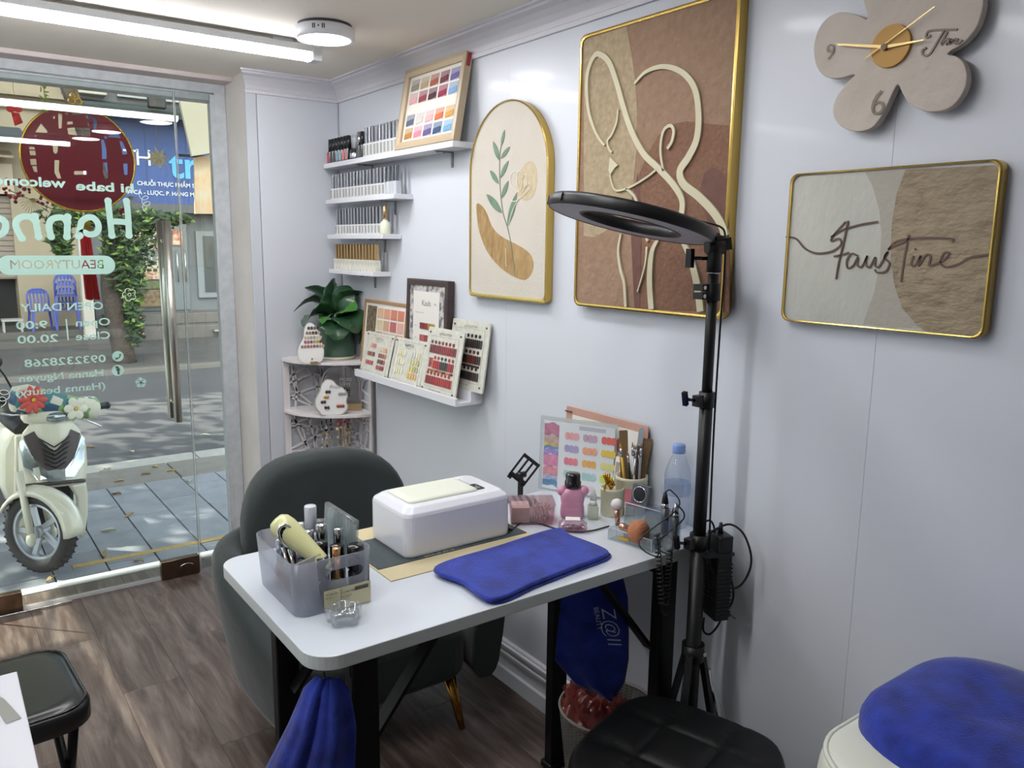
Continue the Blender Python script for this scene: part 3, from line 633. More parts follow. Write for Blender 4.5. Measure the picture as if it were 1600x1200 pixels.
# wheel assembly turned towards the right
WA = Matrix.Translation((-.10, -.13, .26)) @ Matrix.Rotation(math.radians(32), 4, 'Z')
wheel = MB(WA @ Matrix.Rotation(PI/2, 4, 'Y')); R_ = .20
tyre = [(R_+.045*math.cos(a), .045*math.sin(a)) for a in [2*PI*i/12 for i in range(12)]]
wheel.rings([[((r)*math.cos(t), (r)*math.sin(t), z) for r, z in tyre] for t in [2*PI*k/36 for k in range(36)]], closed=True)
wh = part('tyre', wheel, m_rub, sc)
trd = MB(WA @ Matrix.Rotation(PI/2, 4, 'Y'))
for k in range(36):
    t = 2*PI*k/36
    for s in (-1, 1): trd.bar(((R_+.043)*math.cos(t), (R_+.043)*math.sin(t), s*.004), ((R_+.036)*math.cos(t+.10), (R_+.036)*math.sin(t+.10), s*.03), .014, .010)
part('tread', trd, m_rub, wh, kind='stuff')
rm = MB(WA @ Matrix.Rotation(PI/2, 4, 'Y'))
rm.lathe([(.155, -.03), (.175, -.032), (.178, -.02), (.165, 0), (.178, .02), (.175, .032), (.155, .03), (.150, 0), (.155, -.03)], n=36).cyl((0, 0, -.04), (0, 0, .04), .035, n=16)
for k in range(5):
    t = 2*PI*k/5; rm.bar((.03*math.cos(t), .03*math.sin(t), 0), (.158*math.cos(t+.25), .158*math.sin(t+.25), 0), .03, .02)
part('rim', rm, m_rim, sc)
fm = MB(WA)
fm.rings([[(x*.075, R2*math.sin(t), R2*math.cos(t)-.01*abs(x)) for x, R2 in ((-1, .235), (-.85, .262), (-.4, .275), (0, .28), (.4, .275), (.85, .262), (1, .235), (.8, .25), (0, .268), (-.8, .25))] for t in [-1.5+2.6*i/14 for i in range(15)]])
part('mudguard', fm, m_cream, sc)
fk = MB(WA)
for s in (-1, 1): fk.cyl((s*.075, -.01, -.02), (s*.06, .10, .36), .021, .021, n=12).ell((s*.077, -.01, -.03), (.026, .03, .045), 10, 6)
part('fork', fk, m_cream, sc)
# inner dark well
part('inner_well', MB().box(-.13, .05, .14, .13, .16, .60), m_blk, sc, bevel=.03)
# handlebar group turned with the wheel
HB = Matrix.Translation((0, .12, .93)) @ Matrix.Rotation(math.radians(14), 4, 'Z') @ Matrix.Rotation(math.radians(3), 4, 'Y')
hc = MB(HB); hc.rings([[(x, -.06*w*math.cos(a)*1.0-.0, .055*h*math.sin(a)-.02) for a in [2*PI*i/14 for i in range(14)]] for x, w, h in ((-.16, .3, .4), (-.14, .8, .8), (-.07, 1.2, 1.1), (0, 1.35, 1.2), (.07, 1.2, 1.1), (.14, .8, .8), (.16, .3, .4))])
part('head_cowl', hc, m_cream, sc)
part('headlight', MB(HB).ell((0.01, -.062, -.025), (.072, .03, .036), 16, 8), m_lamp, sc)
def floral():
    m = bpy.data.materials.new('floral_cloth'); m.use_nodes = True; n = m.node_tree.nodes; L = m.node_tree.links; b = n['Principled BSDF']; b.inputs['Roughness'].default_value = .6
    tc = n.new('ShaderNodeTexCoord'); v = n.new('ShaderNodeTexVoronoi'); v.inputs['Scale'].default_value = 14; L.new(tc.outputs['Object'], v.inputs['Vector'])
    rp = n.new('ShaderNodeValToRGB'); rp.color_ramp.interpolation = 'CONSTANT'; e = rp.color_ramp.elements
    e[0].color = lin('#d8d4c0'); e[1].position = .3; e[1].color = lin('#4f7f86')
    for p, c in ((.45, '#7f9c62'), (.6, '#dcd9c6'), (.75, '#3e5b78'), (.88, '#8fae73')): k = e.new(p); k.color = lin(c)
    sp = n.new('ShaderNodeSeparateColor'); L.new(v.outputs['Color'], sp.inputs[0]); L.new(sp.outputs[0], rp.inputs[0]); L.new(rp.outputs[0], b.inputs['Base Color']); return m
m_flo = floral()
cv = MB(HB); cv.rings([[(x, -.015-.055*w*math.cos(a), z+.06*h*math.sin(a)) for a in [2*PI*i/14 for i in range(14)]] for x, w, h, z in ((-.235, .5, .7, .085), (-.225, 1.0, 1.25, .085), (-.14, 1.25, 1.5, .085), (0, 1.2, 1.25, .06), (.15, 1.05, 1.1, .03), (.27, 1.15, 1.25, .02), (.295, .6, .8, .02))])
cvo = part('handlebar_cover', cv, m_flo, sc)
def blossom(x, z, r, m, mc, n=10, w=.45):
    b = MB(HB)
    for k in range(n):
        a = 2*PI*k/n; b.at(HB @ basis((x+r*.55*math.cos(a), -.084+.25*(x+r*.55*math.cos(a)-x)**2, z+r*.55*math.sin(a)), (math.cos(a), 0, math.sin(a)), (-math.sin(a), 0, math.cos(a)))).ell((0, 0, 0), (r*.5, r*w*.5, .006), 8, 4)
    o = part('blossom', b, m, cvo); b = MB(HB).ell((x, -.092, z), (r*.16, .008, r*.16), 8, 4); part('blossom_centre', b, mc, cvo)
blossom(-.145, .09, .085, mat('flower_coral', '#d75a52', rough=.6), mat('flower_yellow', '#e0b23c', rough=.6))
blossom(.115, .03, .075, mat('flower_white', '#e6e3d2', rough=.6), MATS['flower_yellow'], 6, .8)
for s in (-1, 1):
    part('grip', MB(HB).cyl((s*.255, -.0, .02+(.05 if s < 0 else 0)), (s*.37, .02, .03+(.05 if s < 0 else 0)), .02, .022, n=12).ell((s*.375, .02, .03+(.05 if s < 0 else 0)), .024, 10, 6), m_blk, sc)
part('brake_lever', MB(HB).tube([(.12, -.03, -.03), (.2, -.08, -.05), (.28, -.09, -.09)], .006, 6).tube([(-.12, -.03, -.0), (-.25, -.08, .0), (-.36, -.06, .02)], .006, 6), m_chrome, sc)
mr_ = part('mirror', MB(HB).tube([(-.2, .0, .10), (-.26, .02, .22), (-.30, .02, .27)], .006, 6).ell((-.34, .03, .30), (.07, .015, .05), 14, 8), m_blk, sc)
part('leg_shield', MB().box(-.17, .18, .16, .17, .21, .78), m_cream, sc, bevel=.012)
part('floorboard', MB().box(-.16, .2, .20, .16, .62, .26), m_blk, sc, bevel=.02)
part('rear_body', MB().rings([[(x*w_, y, z0+(z1-z0)*t) for x, t in ((-.10, 0), (-.15, .3), (-.15, .8), (-.11, 1), (.11, 1), (.15, .8), (.15, .3), (.10, 0))] for y, w_, z0, z1 in ((.60, .9, .22, .70), (.75, 1.1, .25, .74), (1.1, 1.1, .42, .78), (1.42, .7, .60, .80), (1.55, .3, .68, .76))]), m_cream, sc)
part('seat', MB().rings([[(x*w_, y, z) for x, z in ((-.11, z0), (-.12, z0+.05), (-.07, z0+.09), (.07, z0+.09), (.12, z0+.05), (.11, z0))] for y, w_, z0 in ((.62, .7, .69), (.75, 1, .72), (1.1, 1.1, .76), (1.35, .9, .79), (1.42, .5, .79))]), m_blk, sc)
rw = MB(Matrix.Translation((0, 1.22, .25)) @ Matrix.Rotation(PI/2, 4, 'Y')); rw.rings([[(r*math.cos(t), r*math.sin(t), z) for r, z in tyre] for t in [2*PI*k/30 for k in range(30)]], closed=True)
part('rear_tyre', rw, m_rub, sc)
part('side_stand', MB().tube([(.12, .55, .22), (.26, .50, .02), (.31, .49, .02)], .010, 8).tube([(.16, .62, .2), (.34, .55, .10), (.33, .52, .02)], .004, 6), m_blk, sc)

# ================================================================ GLASS LETTERING AND HANGING DECORATION
m_mint = mat('mint_vinyl', '#b7dccf', rough=.55)
ZG = YD-.0082
def GM(x, z, y=None): return basis((x, y or ZG, z), (-1, 0, 0), (0, 0, 1))     # reads from the street, so mirrored from inside
def glass_text(s, x_start, x_end, z, cap, bold=.014, name='lettering'):
    t = MB(); text_mb(t, s, 1, Matrix(), bold=bold); wd = max(v.x for v in t.v)
    mb = MB(); text_mb(mb, s, cap/.70, GM(x_start, z), depth=.0006, bold=bold, sx=(x_start-x_end)/(wd*cap/.70)); return mb
def decal(name, mb, label, m=None, cat='decal', grp='mint green vinyl stickers on the door'):
    o = part(name, mb, m or m_mint, None); tag(o, label, cat, grp); return o
def zs(x, y): return None
def line_decal(name, s, a, b_, cap, label, bold=.014):
    (xa, za), (xb, zb) = a, b_
    return decal(name, glass_text(s, xa, xb, (za+zb)/2, cap, bold), label)
GP = [(-0.777, 1.685), (-1.235, 1.686), (-0.923, 1.213), (-1.213, 1.211), (-0.901, 1.144), (-1.028, 1.148), (-1.125, 1.145), (-1.233, 1.145), (-0.905, 1.091), (-1.032, 1.091), (-1.093, 1.089), (-1.233, 1.09), (-0.928, 1.0), (-1.217, 0.991), (-0.939, 0.939), (-1.239, 0.937), (-0.936, 0.885), (-1.254, 0.882)]
line_decal('greeting_lettering', 'hi babe', GP[0], (-0.989, 1.679), .034, 'mirrored words hi babe across the red disc', .03)
line_decal('greeting_lettering', 'welcome to', (-1.026, 1.692), (-1.335, GP[1][1]), .034, 'mirrored words welcome to left of hi babe', .03)
line_decal('heading_lettering', 'OPEN DAILY', GP[2], GP[3], .030, 'mirrored OPEN DAILY heading below the pill badge')
line_decal('open_lettering', 'Open', GP[4], GP[5], .030, 'mirrored word Open in the opening hours')
line_decal('hour_lettering', '9:00', GP[6], GP[7], .030, 'mirrored 9:00 beside the word Open')
line_decal('close_lettering', 'Close', GP[8], GP[9], .030, 'mirrored word Close in the opening hours')
line_decal('hour_lettering', '20.00', GP[10], GP[11], .030, 'mirrored 20.00 beside the word Close')
line_decal('number_lettering', '0932328268', GP[12], GP[13], .030, 'mirrored phone number row beside the round phone icon')
line_decal('contact_lettering', 'Hanna Nguyen', GP[14], GP[15], .028, 'mirrored name row beside the round f icon')
line_decal('contact_lettering', '(Hanna beauty)', GP[16], GP[17], .028, 'lowest mirrored row, in brackets, above the scooter cover')
decal('divider_line', MB().rings([[(x, y, z) for x, z in ([(-1.064, 1.178), (-1.058, 1.177), (-1.057, 1.092), (-1.062, 1.093)])] for y in (ZG, ZG+.0006)], smooth=False), 'thin upright divider between the hours and the words')
def on_glass(pts): return [(-x, z) for x, z in pts]
hm = MB(GM(0, 0)); HK = 0
for P in ([(-0.878, 1.644), (-0.877, 1.604), (-0.875, 1.559), (-0.873, 1.508)], [(-0.81, 1.646), (-0.808, 1.607), (-0.808, 1.56), (-0.809, 1.509)], [(-0.873, 1.562), (-0.854, 1.564), (-0.831, 1.563), (-0.809, 1.561)],
          [(-0.993, 1.503), (-0.983, 1.546), (-0.975, 1.564), (-0.956, 1.577), (-0.935, 1.575), (-0.921, 1.555), (-0.921, 1.53), (-0.935, 1.514), (-0.956, 1.511), (-0.976, 1.519), (-0.989, 1.506)],
          [(-1.026, 1.577), (-1.03, 1.54), (-1.034, 1.5)], [(-1.029, 1.555), (-1.042, 1.572), (-1.064, 1.573), (-1.084, 1.563), (-1.093, 1.538), (-1.089, 1.5)],
          [(-1.138, 1.576), (-1.134, 1.537), (-1.131, 1.499)], [(-1.136, 1.557), (-1.154, 1.573), (-1.18, 1.572), (-1.199, 1.557), (-1.202, 1.531), (-1.187, 1.492)],
          [(-1.272, 1.501), (-1.252, 1.507), (-1.239, 1.523), (-1.236, 1.547), (-1.247, 1.562), (-1.267, 1.563), (-1.283, 1.546), (-1.285, 1.52), (-1.272, 1.501)]):
    Q = smooth([(x, z, 0) for x, z in on_glass(P)], 6); hm.stroke(Q, .0235, -.00003*HK, .0008)
    HK += 1; [hm.prism(circ(.0140, 12, e[0], e[1]), -.0002-.00008*HK-.00004*j_, .0009) for j_, e in enumerate((Q[0], Q[-1]))]
decal('name_lettering', hm, 'big rounded mirrored name Hanna in mint green')
# pill badge with the letters cut out of it
px0, pz0 = (-1.071, 1.39)
pill = part('name_badge', MB(GM(px0, pz0)).prism(rrect(.405, .074, .0365, 8), 0, .0008), m_mint)
tag(pill, 'mint pill-shaped badge with BEAUTYROOM cut out, mirrored', 'decal', 'mint green vinyl stickers on the door')
tm = MB(); text_mb(tm, 'BEAUTYROOM', .041, Matrix(), bold=.012); wd = max(v.x for v in tm.v)
cu = bpy.data.curves.new('cutter', 'FONT'); cu.body = 'BEAUTYROOM'; cu.size = .041; cu.extrude = .004; cu.resolution_u = 2
co = bpy.data.objects.new('cutter', cu); COL.objects.link(co)
me_ = bpy.data.meshes.new_from_object(co.evaluated_get(bpy.context.evaluated_depsgraph_get())); bpy.data.objects.remove(co)
s_ = .325/wd; me_.transform(GM(px0+.1625, pz0-.014, ZG) @ Matrix.Diagonal((s_, s_, 1, 1)))
cut = bpy.data.objects.new('cutter', me_); COL.objects.link(cut)
bo = pill.modifiers.new('letters', 'BOOLEAN'); bo.operation = 'DIFFERENCE'; bo.object = cut; bo.solver = 'EXACT'; bo.use_self = True
bpy.context.view_layer.update()
nm = bpy.data.meshes.new_from_object(pill.evaluated_get(bpy.context.evaluated_depsgraph_get())); pill.modifiers.clear(); pill.data = nm
bpy.data.objects.remove(cut)
# round icons and flowers
def icon(x, z, r, kind):
    mb = MB(GM(x, z)); mb.prism(circ(r, 28), 0, .0007)
    o = decal('contact_icon', mb, 'round mint icon holding a '+('telephone receiver' if kind == 'p' else 'letter f'))
    k = MB(GM(x, z, ZG-.0012))
    if kind == 'p': k.stroke(smooth([(-r*.42, r*.42, 0), (-r*.32, -.05*r, 0), (.05*r, -r*.38, 0), (r*.45, -r*.42, 0)], 5), [r*.42, r*.36, r*.26, r*.24, r*.22, r*.2, r*.2, r*.2, r*.2, r*.22, r*.24, r*.26, r*.3, r*.36, r*.42, r*.42], .0007, .0011)
    else: text_mb(k, 'f', r*1.9, basis((-.28*r, -.62*r, 0), (1, 0, 0), (0, 1, 0)), depth=.0011, bold=.05)
    part('icon_mark', k, mat('icon_dark', '#4a5556', rough=.6), o, world=True)
icon(*(-0.883, 1.015), .022, 'p'); icon(*(-0.887, 0.956), .023, 'f')
def flower_outline(r, n=5): return [(r*(.72+.30*abs(math.cos(n*a/2)))*math.cos(a), r*(.72+.30*abs(math.cos(n*a/2)))*math.sin(a)) for a in [2*PI*i/60 for i in range(60)]]
x, z = (-0.823, 1.268)
fo = MB(GM(x, z)); R0 = flower_outline(.026); fo.stroke([(a, b_) for a, b_ in R0]+[R0[0]], .0022, 0, .0007); fo.stroke([(.006*math.cos(t), .006*math.sin(t)) for t in [2*PI*i/16 for i in range(17)]], .002, 0, .0007)
m_wv = mat('white_vinyl', '#dfe8e4', rough=.5)
decal('flower_sticker', fo, 'thin white outline flower sticker right of OPEN DAILY', m_wv)
x, z = (-0.802, 0.897)
fo = MB(GM(x, z))
for k in range(5): fo.prism(circ(.0095, 14, .0125*math.cos(2*PI*k/5+.3), .0125*math.sin(2*PI*k/5+.3)), 0, .0005+.00002*k)
o = decal('flower_sticker', fo, 'small solid mint flower sticker near the door handle'); part('flower_centre', MB(GM(x, z, ZG-.0012)).prism(circ(.005, 12), .0007, .0012), MATS['icon_dark'], o, world=True)
def squiggle(P, w, label):
    mb = MB(GM(0, 0)); mb.stroke(smooth([(-x, z, 0) for x, z in P], 6), w, 0, .0006); decal('curl_sticker', mb, label, m_wv)
squiggle([(-0.76, 1.684), (-0.759, 1.667), (-0.746, 1.654), (-0.73, 1.659), (-0.727, 1.668), (-0.739, 1.67), (-0.75, 1.659), (-0.749, 1.64), (-0.737, 1.63), (-0.723, 1.636), (-0.723, 1.647), (-0.737, 1.646), (-0.749, 1.632), (-0.748, 1.614), (-0.737, 1.603)], .0022, 'white curly line sticker beside the name')
squiggle([(-1.266, 0.921), (-1.27, 0.907), (-1.285, 0.895), (-1.301, 0.897), (-1.307, 0.908), (-1.298, 0.913), (-1.284, 0.91), (-1.276, 0.899), (-1.279, 0.882), (-1.294, 0.871), (-1.308, 0.872), (-1.31, 0.883), (-1.298, 0.886), (-1.289, 0.875), (-1.293, 0.858), (-1.308, 0.847)], .003, 'white curly line sticker above the scooter mirror')
squiggle([(-1.237, 0.915), (-1.248, 0.909), (-1.254, 0.894), (-1.249, 0.881), (-1.238, 0.882), (-1.233, 0.892), (-1.238, 0.901)], .003, 'white loop sticker over the floral cover')

# red disc hanging outside the door, its pattern cut right through
YH = YD+.10
dx, dz = (-0.953, 1.809); DR = .205
cu = bpy.data.curves.new('disc', 'CURVE'); cu.dimensions = '2D'; cu.fill_mode = 'BOTH'; cu.extrude = .0015
def spl(P):
    sp = cu.splines.new('POLY'); sp.points.add(len(P)-1); sp.use_cyclic_u = True
    for q, (a, b_) in zip(sp.points, P): q.co = (a, b_, 0, 1)
spl(circ(DR, 64))
DP = lambda P: [(x-dx, z-dz) for x, z in P]
for P in [[(-1.1, 1.901), (-1.078, 1.936), (-1.058, 1.909), (-1.06, 1.902)], [(-1.016, 1.981), (-1.001, 1.979), (-1.008, 1.925), (-1.018, 1.922)], [(-0.995, 1.984), (-0.98, 1.987), (-0.984, 1.976)], [(-1.036, 1.963), (-1.028, 1.97), (-1.029, 1.958), (-1.035, 1.958)], [(-0.986, 1.952), (-0.963, 1.955), (-0.966, 1.944), (-0.987, 1.94)], [(-0.988, 1.927), (-0.961, 1.932), (-0.906, 1.935), (-0.906, 1.902), (-0.963, 1.902), (-0.986, 1.903)], [(-0.969, 1.988), (-0.93, 1.994), (-0.933, 1.984), (-0.965, 1.98)], [(-0.919, 1.985), (-0.897, 1.981), (-0.901, 1.968), (-0.918, 1.971)], [(-0.893, 1.977), (-0.887, 1.978), (-0.878, 1.962), (-0.885, 1.924), (-0.893, 1.926)], [(-0.914, 1.955), (-0.909, 1.954), (-0.908, 1.939), (-0.912, 1.94)], [(-0.859, 1.904), (-0.851, 1.911), (-0.844, 1.903), (-0.852, 1.894)], [(-0.843, 1.905), (-0.83, 1.92), (-0.802, 1.921), (-0.793, 1.905)], [(-0.869, 1.894), (-0.858, 1.893), (-0.855, 1.877), (-0.851, 1.852), (-0.853, 1.818), (-0.871, 1.815), (-0.868, 1.854)], [(-0.868, 1.802), (-0.852, 1.803), (-0.853, 1.741), (-0.864, 1.736), (-0.871, 1.761)], [(-0.8, 1.894), (-0.788, 1.89), (-0.776, 1.857), (-0.773, 1.843), (-0.791, 1.839)], [(-0.792, 1.803), (-0.775, 1.804), (-0.778, 1.758), (-0.791, 1.758)], [(-1.044, 1.857), (-1.025, 1.858), (-1.029, 1.832), (-1.037, 1.823), (-1.044, 1.831)], [(-1.042, 1.8), (-1.025, 1.8), (-1.03, 1.76), (-1.023, 1.731), (-1.036, 1.728), (-1.046, 1.75)], [(-0.975, 1.762), (-0.928, 1.765), (-0.93, 1.751), (-0.977, 1.747)], [(-1.125, 1.845), (-1.107, 1.845), (-1.106, 1.835), (-1.126, 1.834)], [(-1.126, 1.83), (-1.106, 1.831), (-1.105, 1.814), (-1.124, 1.812)], [(-1.126, 1.798), (-1.105, 1.8), (-1.105, 1.777), (-1.125, 1.776)], [(-1.121, 1.771), (-1.105, 1.772), (-1.105, 1.749), (-1.116, 1.75)], [(-1.105, 1.886), (-1.094, 1.891), (-1.1, 1.883)]]:
    spl(DP(P))
co = bpy.data.objects.new('disc', cu); COL.objects.link(co)
me_ = bpy.data.meshes.new_from_object(co.evaluated_get(bpy.context.evaluated_depsgraph_get())); bpy.data.objects.remove(co)
hd = thing('hanging_disc', 'round red openwork new year decoration with gold rim hanging outside the door', 'decoration', (dx, YH, dz))
m_red = mat('felt_red', '#86202f', rough=.8); m_gold = mat('shiny_gold', '#d9a83a', rough=.22, metal=.9); m_tas = mat('tassel_red', '#e0181c', rough=.55)
me_.materials.append(m_red); me_.transform(Matrix.Rotation(PI/2, 4, 'X')); do = bpy.data.objects.new('openwork_face', me_); COL.objects.link(do); do.parent = hd; W[do] = W[hd]
part('rim', MB().tube([(DR*math.cos(t), 0, DR*math.sin(t)) for t in [2*PI*i/64 for i in range(64)]], .0042, 8, closed=True), m_gold, hd)
part('hanging_cord', MB().cyl((0, 0, DR), (0, 0, CZ-.07-dz), .0015, n=6), m_gold, hd)
kn = MB()
for a, b_, r in ((0, .245, .016), (-.012, .225, .012), (.012, .225, .012)): kn.tube([(a+r*math.cos(t), 0, b_+r*math.sin(t)) for t in [2*PI*i/14 for i in range(14)]], .0035, 6, closed=True)
part('knot', kn, m_gold, hd)
md = MB().box(-.021, -.006, -.285, .021, .006, -.235)
for k in range(4): md.box(-.015+k*.0085, -.009, -.278, -.011+k*.0085, -.006, -.244)
part('medallion', md.cyl((0, 0, -.235), (0, 0, -.205), .003, n=8), m_gold, hd, bevel=.002)
ts = MB()
for k in range(26):
    a = random.uniform(-1, 1); b_ = random.uniform(-1, 1)
    ts.tube([(a*.016, b_*.006, -.285), (a*.020+.003, b_*.009, -.40), (a*.022+.010+random.uniform(-.003, .003), b_*.01, -.555-random.uniform(0, .012))], .0042, 5)
part('tassel', ts, m_tas, hd, kind='stuff')
# blossom garland and ornaments
fl_ = thing('blossom_garland', 'garland of small red blossoms and straw fans behind the red disc', 'decoration', (dx, YH+.06, dz-.1))
bl = MB(); R = random.Random(4)
for (cx_, cz_, rx_, rz_, n_) in [(-1.134, 1.675, 0.075, 0.045, 26), (-1.069, 1.647, 0.04, 0.02, 10), (-0.808, 1.584, 0.02, 0.04, 12), (-0.782, 1.678, 0.02, 0.02, 5), (-1.194, 1.667, 0.03, 0.02, 6)]:
    for k in range(n_):
        bl.ell((cx_+R.uniform(-rx_, rx_), YH+.06+R.uniform(-.02, .02), cz_+R.uniform(-rz_, rz_)), R.uniform(.005, .009), 7, 5)
part('blossoms', bl, mat('blossom_red', '#9c2030', rough=.45), fl_, world=True, kind='stuff')
fn = MB()
for (cx_, cz_) in [(-1.123, 1.62), (-0.762, 1.644)]:
    for k in range(15):
        a = -PI*.95+PI*.9*k/14; fn.tube([(cx_, YH+.05, cz_+.03), (cx_+.05*math.cos(a), YH+.05, cz_+.03+.06*math.sin(a))], .0011, 4)
part('straw_fan', fn, mat('straw', '#b9a05f', rough=.7), fl_, world=True, kind='stuff')
part('wire', MB().tube([(dx-.25, YH+.06, dz-.13), (dx-.1, YH+.06, dz-.2), (dx+.15, YH+.06, dz-.2)], .002, 5), MATS['straw'], fl_, world=True)
def ornament(name, label, px, pz, builder):
    t = thing(name, label, 'decoration', (px, YH, pz)); builder(t, px, pz); return t
def rib(t, x, z):
    part('bow', MB().ell((x-.014, YH, z+.012), (.016, .006, .013), 10, 6).ell((x+.010, YH, z+.014), (.014, .006, .012), 10, 6), m_tas, t, world=True)
    part('tail', MB().rings([[(x-.014, YH-.002, z), (x+.012, YH-.002, z), (x+.012, YH+.002, z), (x-.014, YH+.002, z)], [(x-.006, YH-.002, z-.05), (x+.022, YH-.002, z-.035), (x+.022, YH+.002, z-.035), (x-.006, YH+.002, z-.05)]]), m_tas, t, world=True)
    part('cord', MB().cyl((x, YH, z+.02), (x, YH, CZ-.07), .0008, n=5), m_gold, t, world=True)
ornament('red_ribbon', 'small red ribbon bow hanging left of the red disc', *(-1.161, 1.968), rib)
def spray(t, x, z):
    mb = MB(); R = random.Random(9)
    for k in range(34): p = Vector((x+R.uniform(-.012, .012), YH+R.uniform(-.01, .01), z+R.uniform(-.05, .09))); a = Vector((R.gauss(0, 1), R.gauss(0, .5), R.gauss(0, 1))).normalized(); b_ = a.orthogonal(); mb.add([p-a*.011, p+b_*.004, p+a*.011, p-b_*.004], [(0, 1, 2, 3)])
    part('foliage', mb, mat('leaf_lime', '#8fa83a', rough=.5), t, world=True, norm=False, kind='stuff'); part('cord', MB().cyl((x, YH, z-.04), (x, YH, CZ-.07), .001, n=5), m_gold, t, world=True)
ornament('leafy_spray', 'hanging lime green leafy spray above the red disc', *(-1.059, 2.022), spray)
sx_, sz_ = (-0.613, 1.852)
stt = thing('star_lantern', 'folded straw star hanging outside in front of the blue sign', 'decoration', (sx_, 3.9, sz_))
P = []
for k in range(16): a = 2*PI*k/16+.2; r = .052 if k % 2 == 0 else .024; P.append((r*math.cos(a), r*math.sin(a)))
st_ = MB(); V = [(sx_+a, 3.9, sz_+b_) for a, b_ in P]+[(sx_, 3.878, sz_), (sx_, 3.922, sz_)]
st_.add(V, [(i, (i+1) % 16, 16) for i in range(16)]+[((i+1) % 16, i, 17) for i in range(16)]); part('star', st_, mat('star_straw', '#ecd8b0', rough=.6), stt, world=True)
part('cord', MB().cyl((sx_, 3.9, sz_+.04), (sx_, 3.9, 2.3), .001, n=5), m_gold, stt, world=True)

# ================================================================ WALL ART
m_gframe = mat('gold_frame', '#c9a95c', rough=.24, metal=.85)
def WM(x=0.0): return basis((x, 0, 0), (0, -1, 0), (0, 0, 1))          # local (−Y, Z), growing into the room
def wl(P): return [(-y, z) for y, z in P]
def framed(name, label, cat, outline, xdepth, face_m, rimw=.006):
    n = len(outline); cy = sum(p[0] for p in outline)/n; cz = min(p[1] for p in outline)
    t = thing(name, label, cat, (-.001, -cy, cz))
    cc = (sum(p[0] for p in outline)/n, sum(p[1] for p in outline)/n)
    fr = MB(WM()); inner = [(cc[0]+(p[0]-cc[0])*(1-rimw/.2), cc[1]+(p[1]-cc[1])*(1-rimw/.25)) for p in outline]
    R = [[(a, b_, .001) for a, b_ in outline], [(a, b_, xdepth-.001) for a, b_ in outline], [(a*.5+c*.5, b_*.5+d*.5, xdepth+.001) for (a, b_), (c, d) in zip(outline, inner)], [(c, d, xdepth) for c, d in inner], [(c, d, xdepth-.005) for c, d in inner]]
    fr.rings(R, caps=False, smooth=False); part('frame', fr, m_gframe, t, world=True)
    part('canvas', MB(WM()).prism(inner, xdepth-.006, xdepth-.004), face_m, t, world=True)
    return t
def patch(t, name, P, h, m, par=None, sm=0, label=None):
    Q = smooth([(a, b_, 0) for a, b_ in wl(P)], sm, True) if sm else wl(P)
    return part(name, MB(WM()).prism([(q[0], q[1]) for q in Q], h, h+.0006), m, par or t, world=True, label=label)
# --- arched botanical print
XA = .026
def arch_outline():
    y0, y1, z0, zc = -2.268, -1.853, 1.318, 1.715; r = (y1-y0)/2; cx = (y0+y1)/2; q = .015
    P = [(y0+q-q*math.cos(a)*1, z0+q-q*math.sin(a)) for a in (PI*.0, PI*.25, PI*.5)]
    P = [(y0, z0+q), (y0+q*.3, z0+q*.3), (y0+q, z0), (y1-q, z0), (y1-q*.3, z0+q*.3), (y1, z0+q)]
    P += [(cx+r*math.cos(a), zc+r*math.sin(a)) for a in [PI*i/28 for i in range(29)]]
    return P
m_cream_c = mat('cream_canvas', '#d3ccbf', rough=.75, var=(8, '#cbc3b4', .3), bump=(120, .3))
ar = framed('arch_picture', 'arch-topped gold framed print of a green sprig over an ochre brushstroke', 'picture', arch_outline(), XA, m_cream_c)
m_ochre = mat('ochre_paint', '#bb9b69', rough=.5, metal=.05, var=(26, '#977648', .22), bump=(50, 1, .004), stretch=(1, 1.6, .6)); m_sage = mat('sage_leaf', '#5f7a64', rough=.6, var=(40, '#7b947c', .3)); m_sage2 = mat('sage_stem', '#6f7f69', rough=.6); m_gold2 = mat('gold_ink', '#c7a04a', rough=.35, metal=.7)
H0 = XA-.004
patch(ar, 'brushstroke', [(2.228, 1.619), (2.196, 1.612), (2.169, 1.588), (2.138, 1.545), (2.09, 1.516), (2.019, 1.494), (1.964, 1.476), (1.926, 1.452), (1.922, 1.413), (1.961, 1.383), (2.038, 1.397), (2.111, 1.428), (2.172, 1.473), (2.211, 1.529), (2.224, 1.572)], H0, m_ochre, sm=3)
patch(ar, 'blossom_wash', [(1.989, 1.709), (1.963, 1.731), (1.931, 1.73), (1.911, 1.704), (1.911, 1.658), (1.931, 1.628), (1.967, 1.62), (2.001, 1.635), (2.009, 1.671)], H0, mat('wash_beige', '#c2ae8a', rough=.7, var=(60, '#cfc0a2', .2)), sm=3)
sm_ = MB(WM())
sm_.stroke(smooth([(a, b_, 0) for a, b_ in wl([(2.074, 1.832), (2.095, 1.78), (2.099, 1.716), (2.092, 1.643), (2.077, 1.585), (2.051, 1.536), (2.03, 1.479), (2.011, 1.393)])], 4), .0032, H0+.0008, H0+.0014)
part('stem', sm_, m_sage2, ar, world=True)
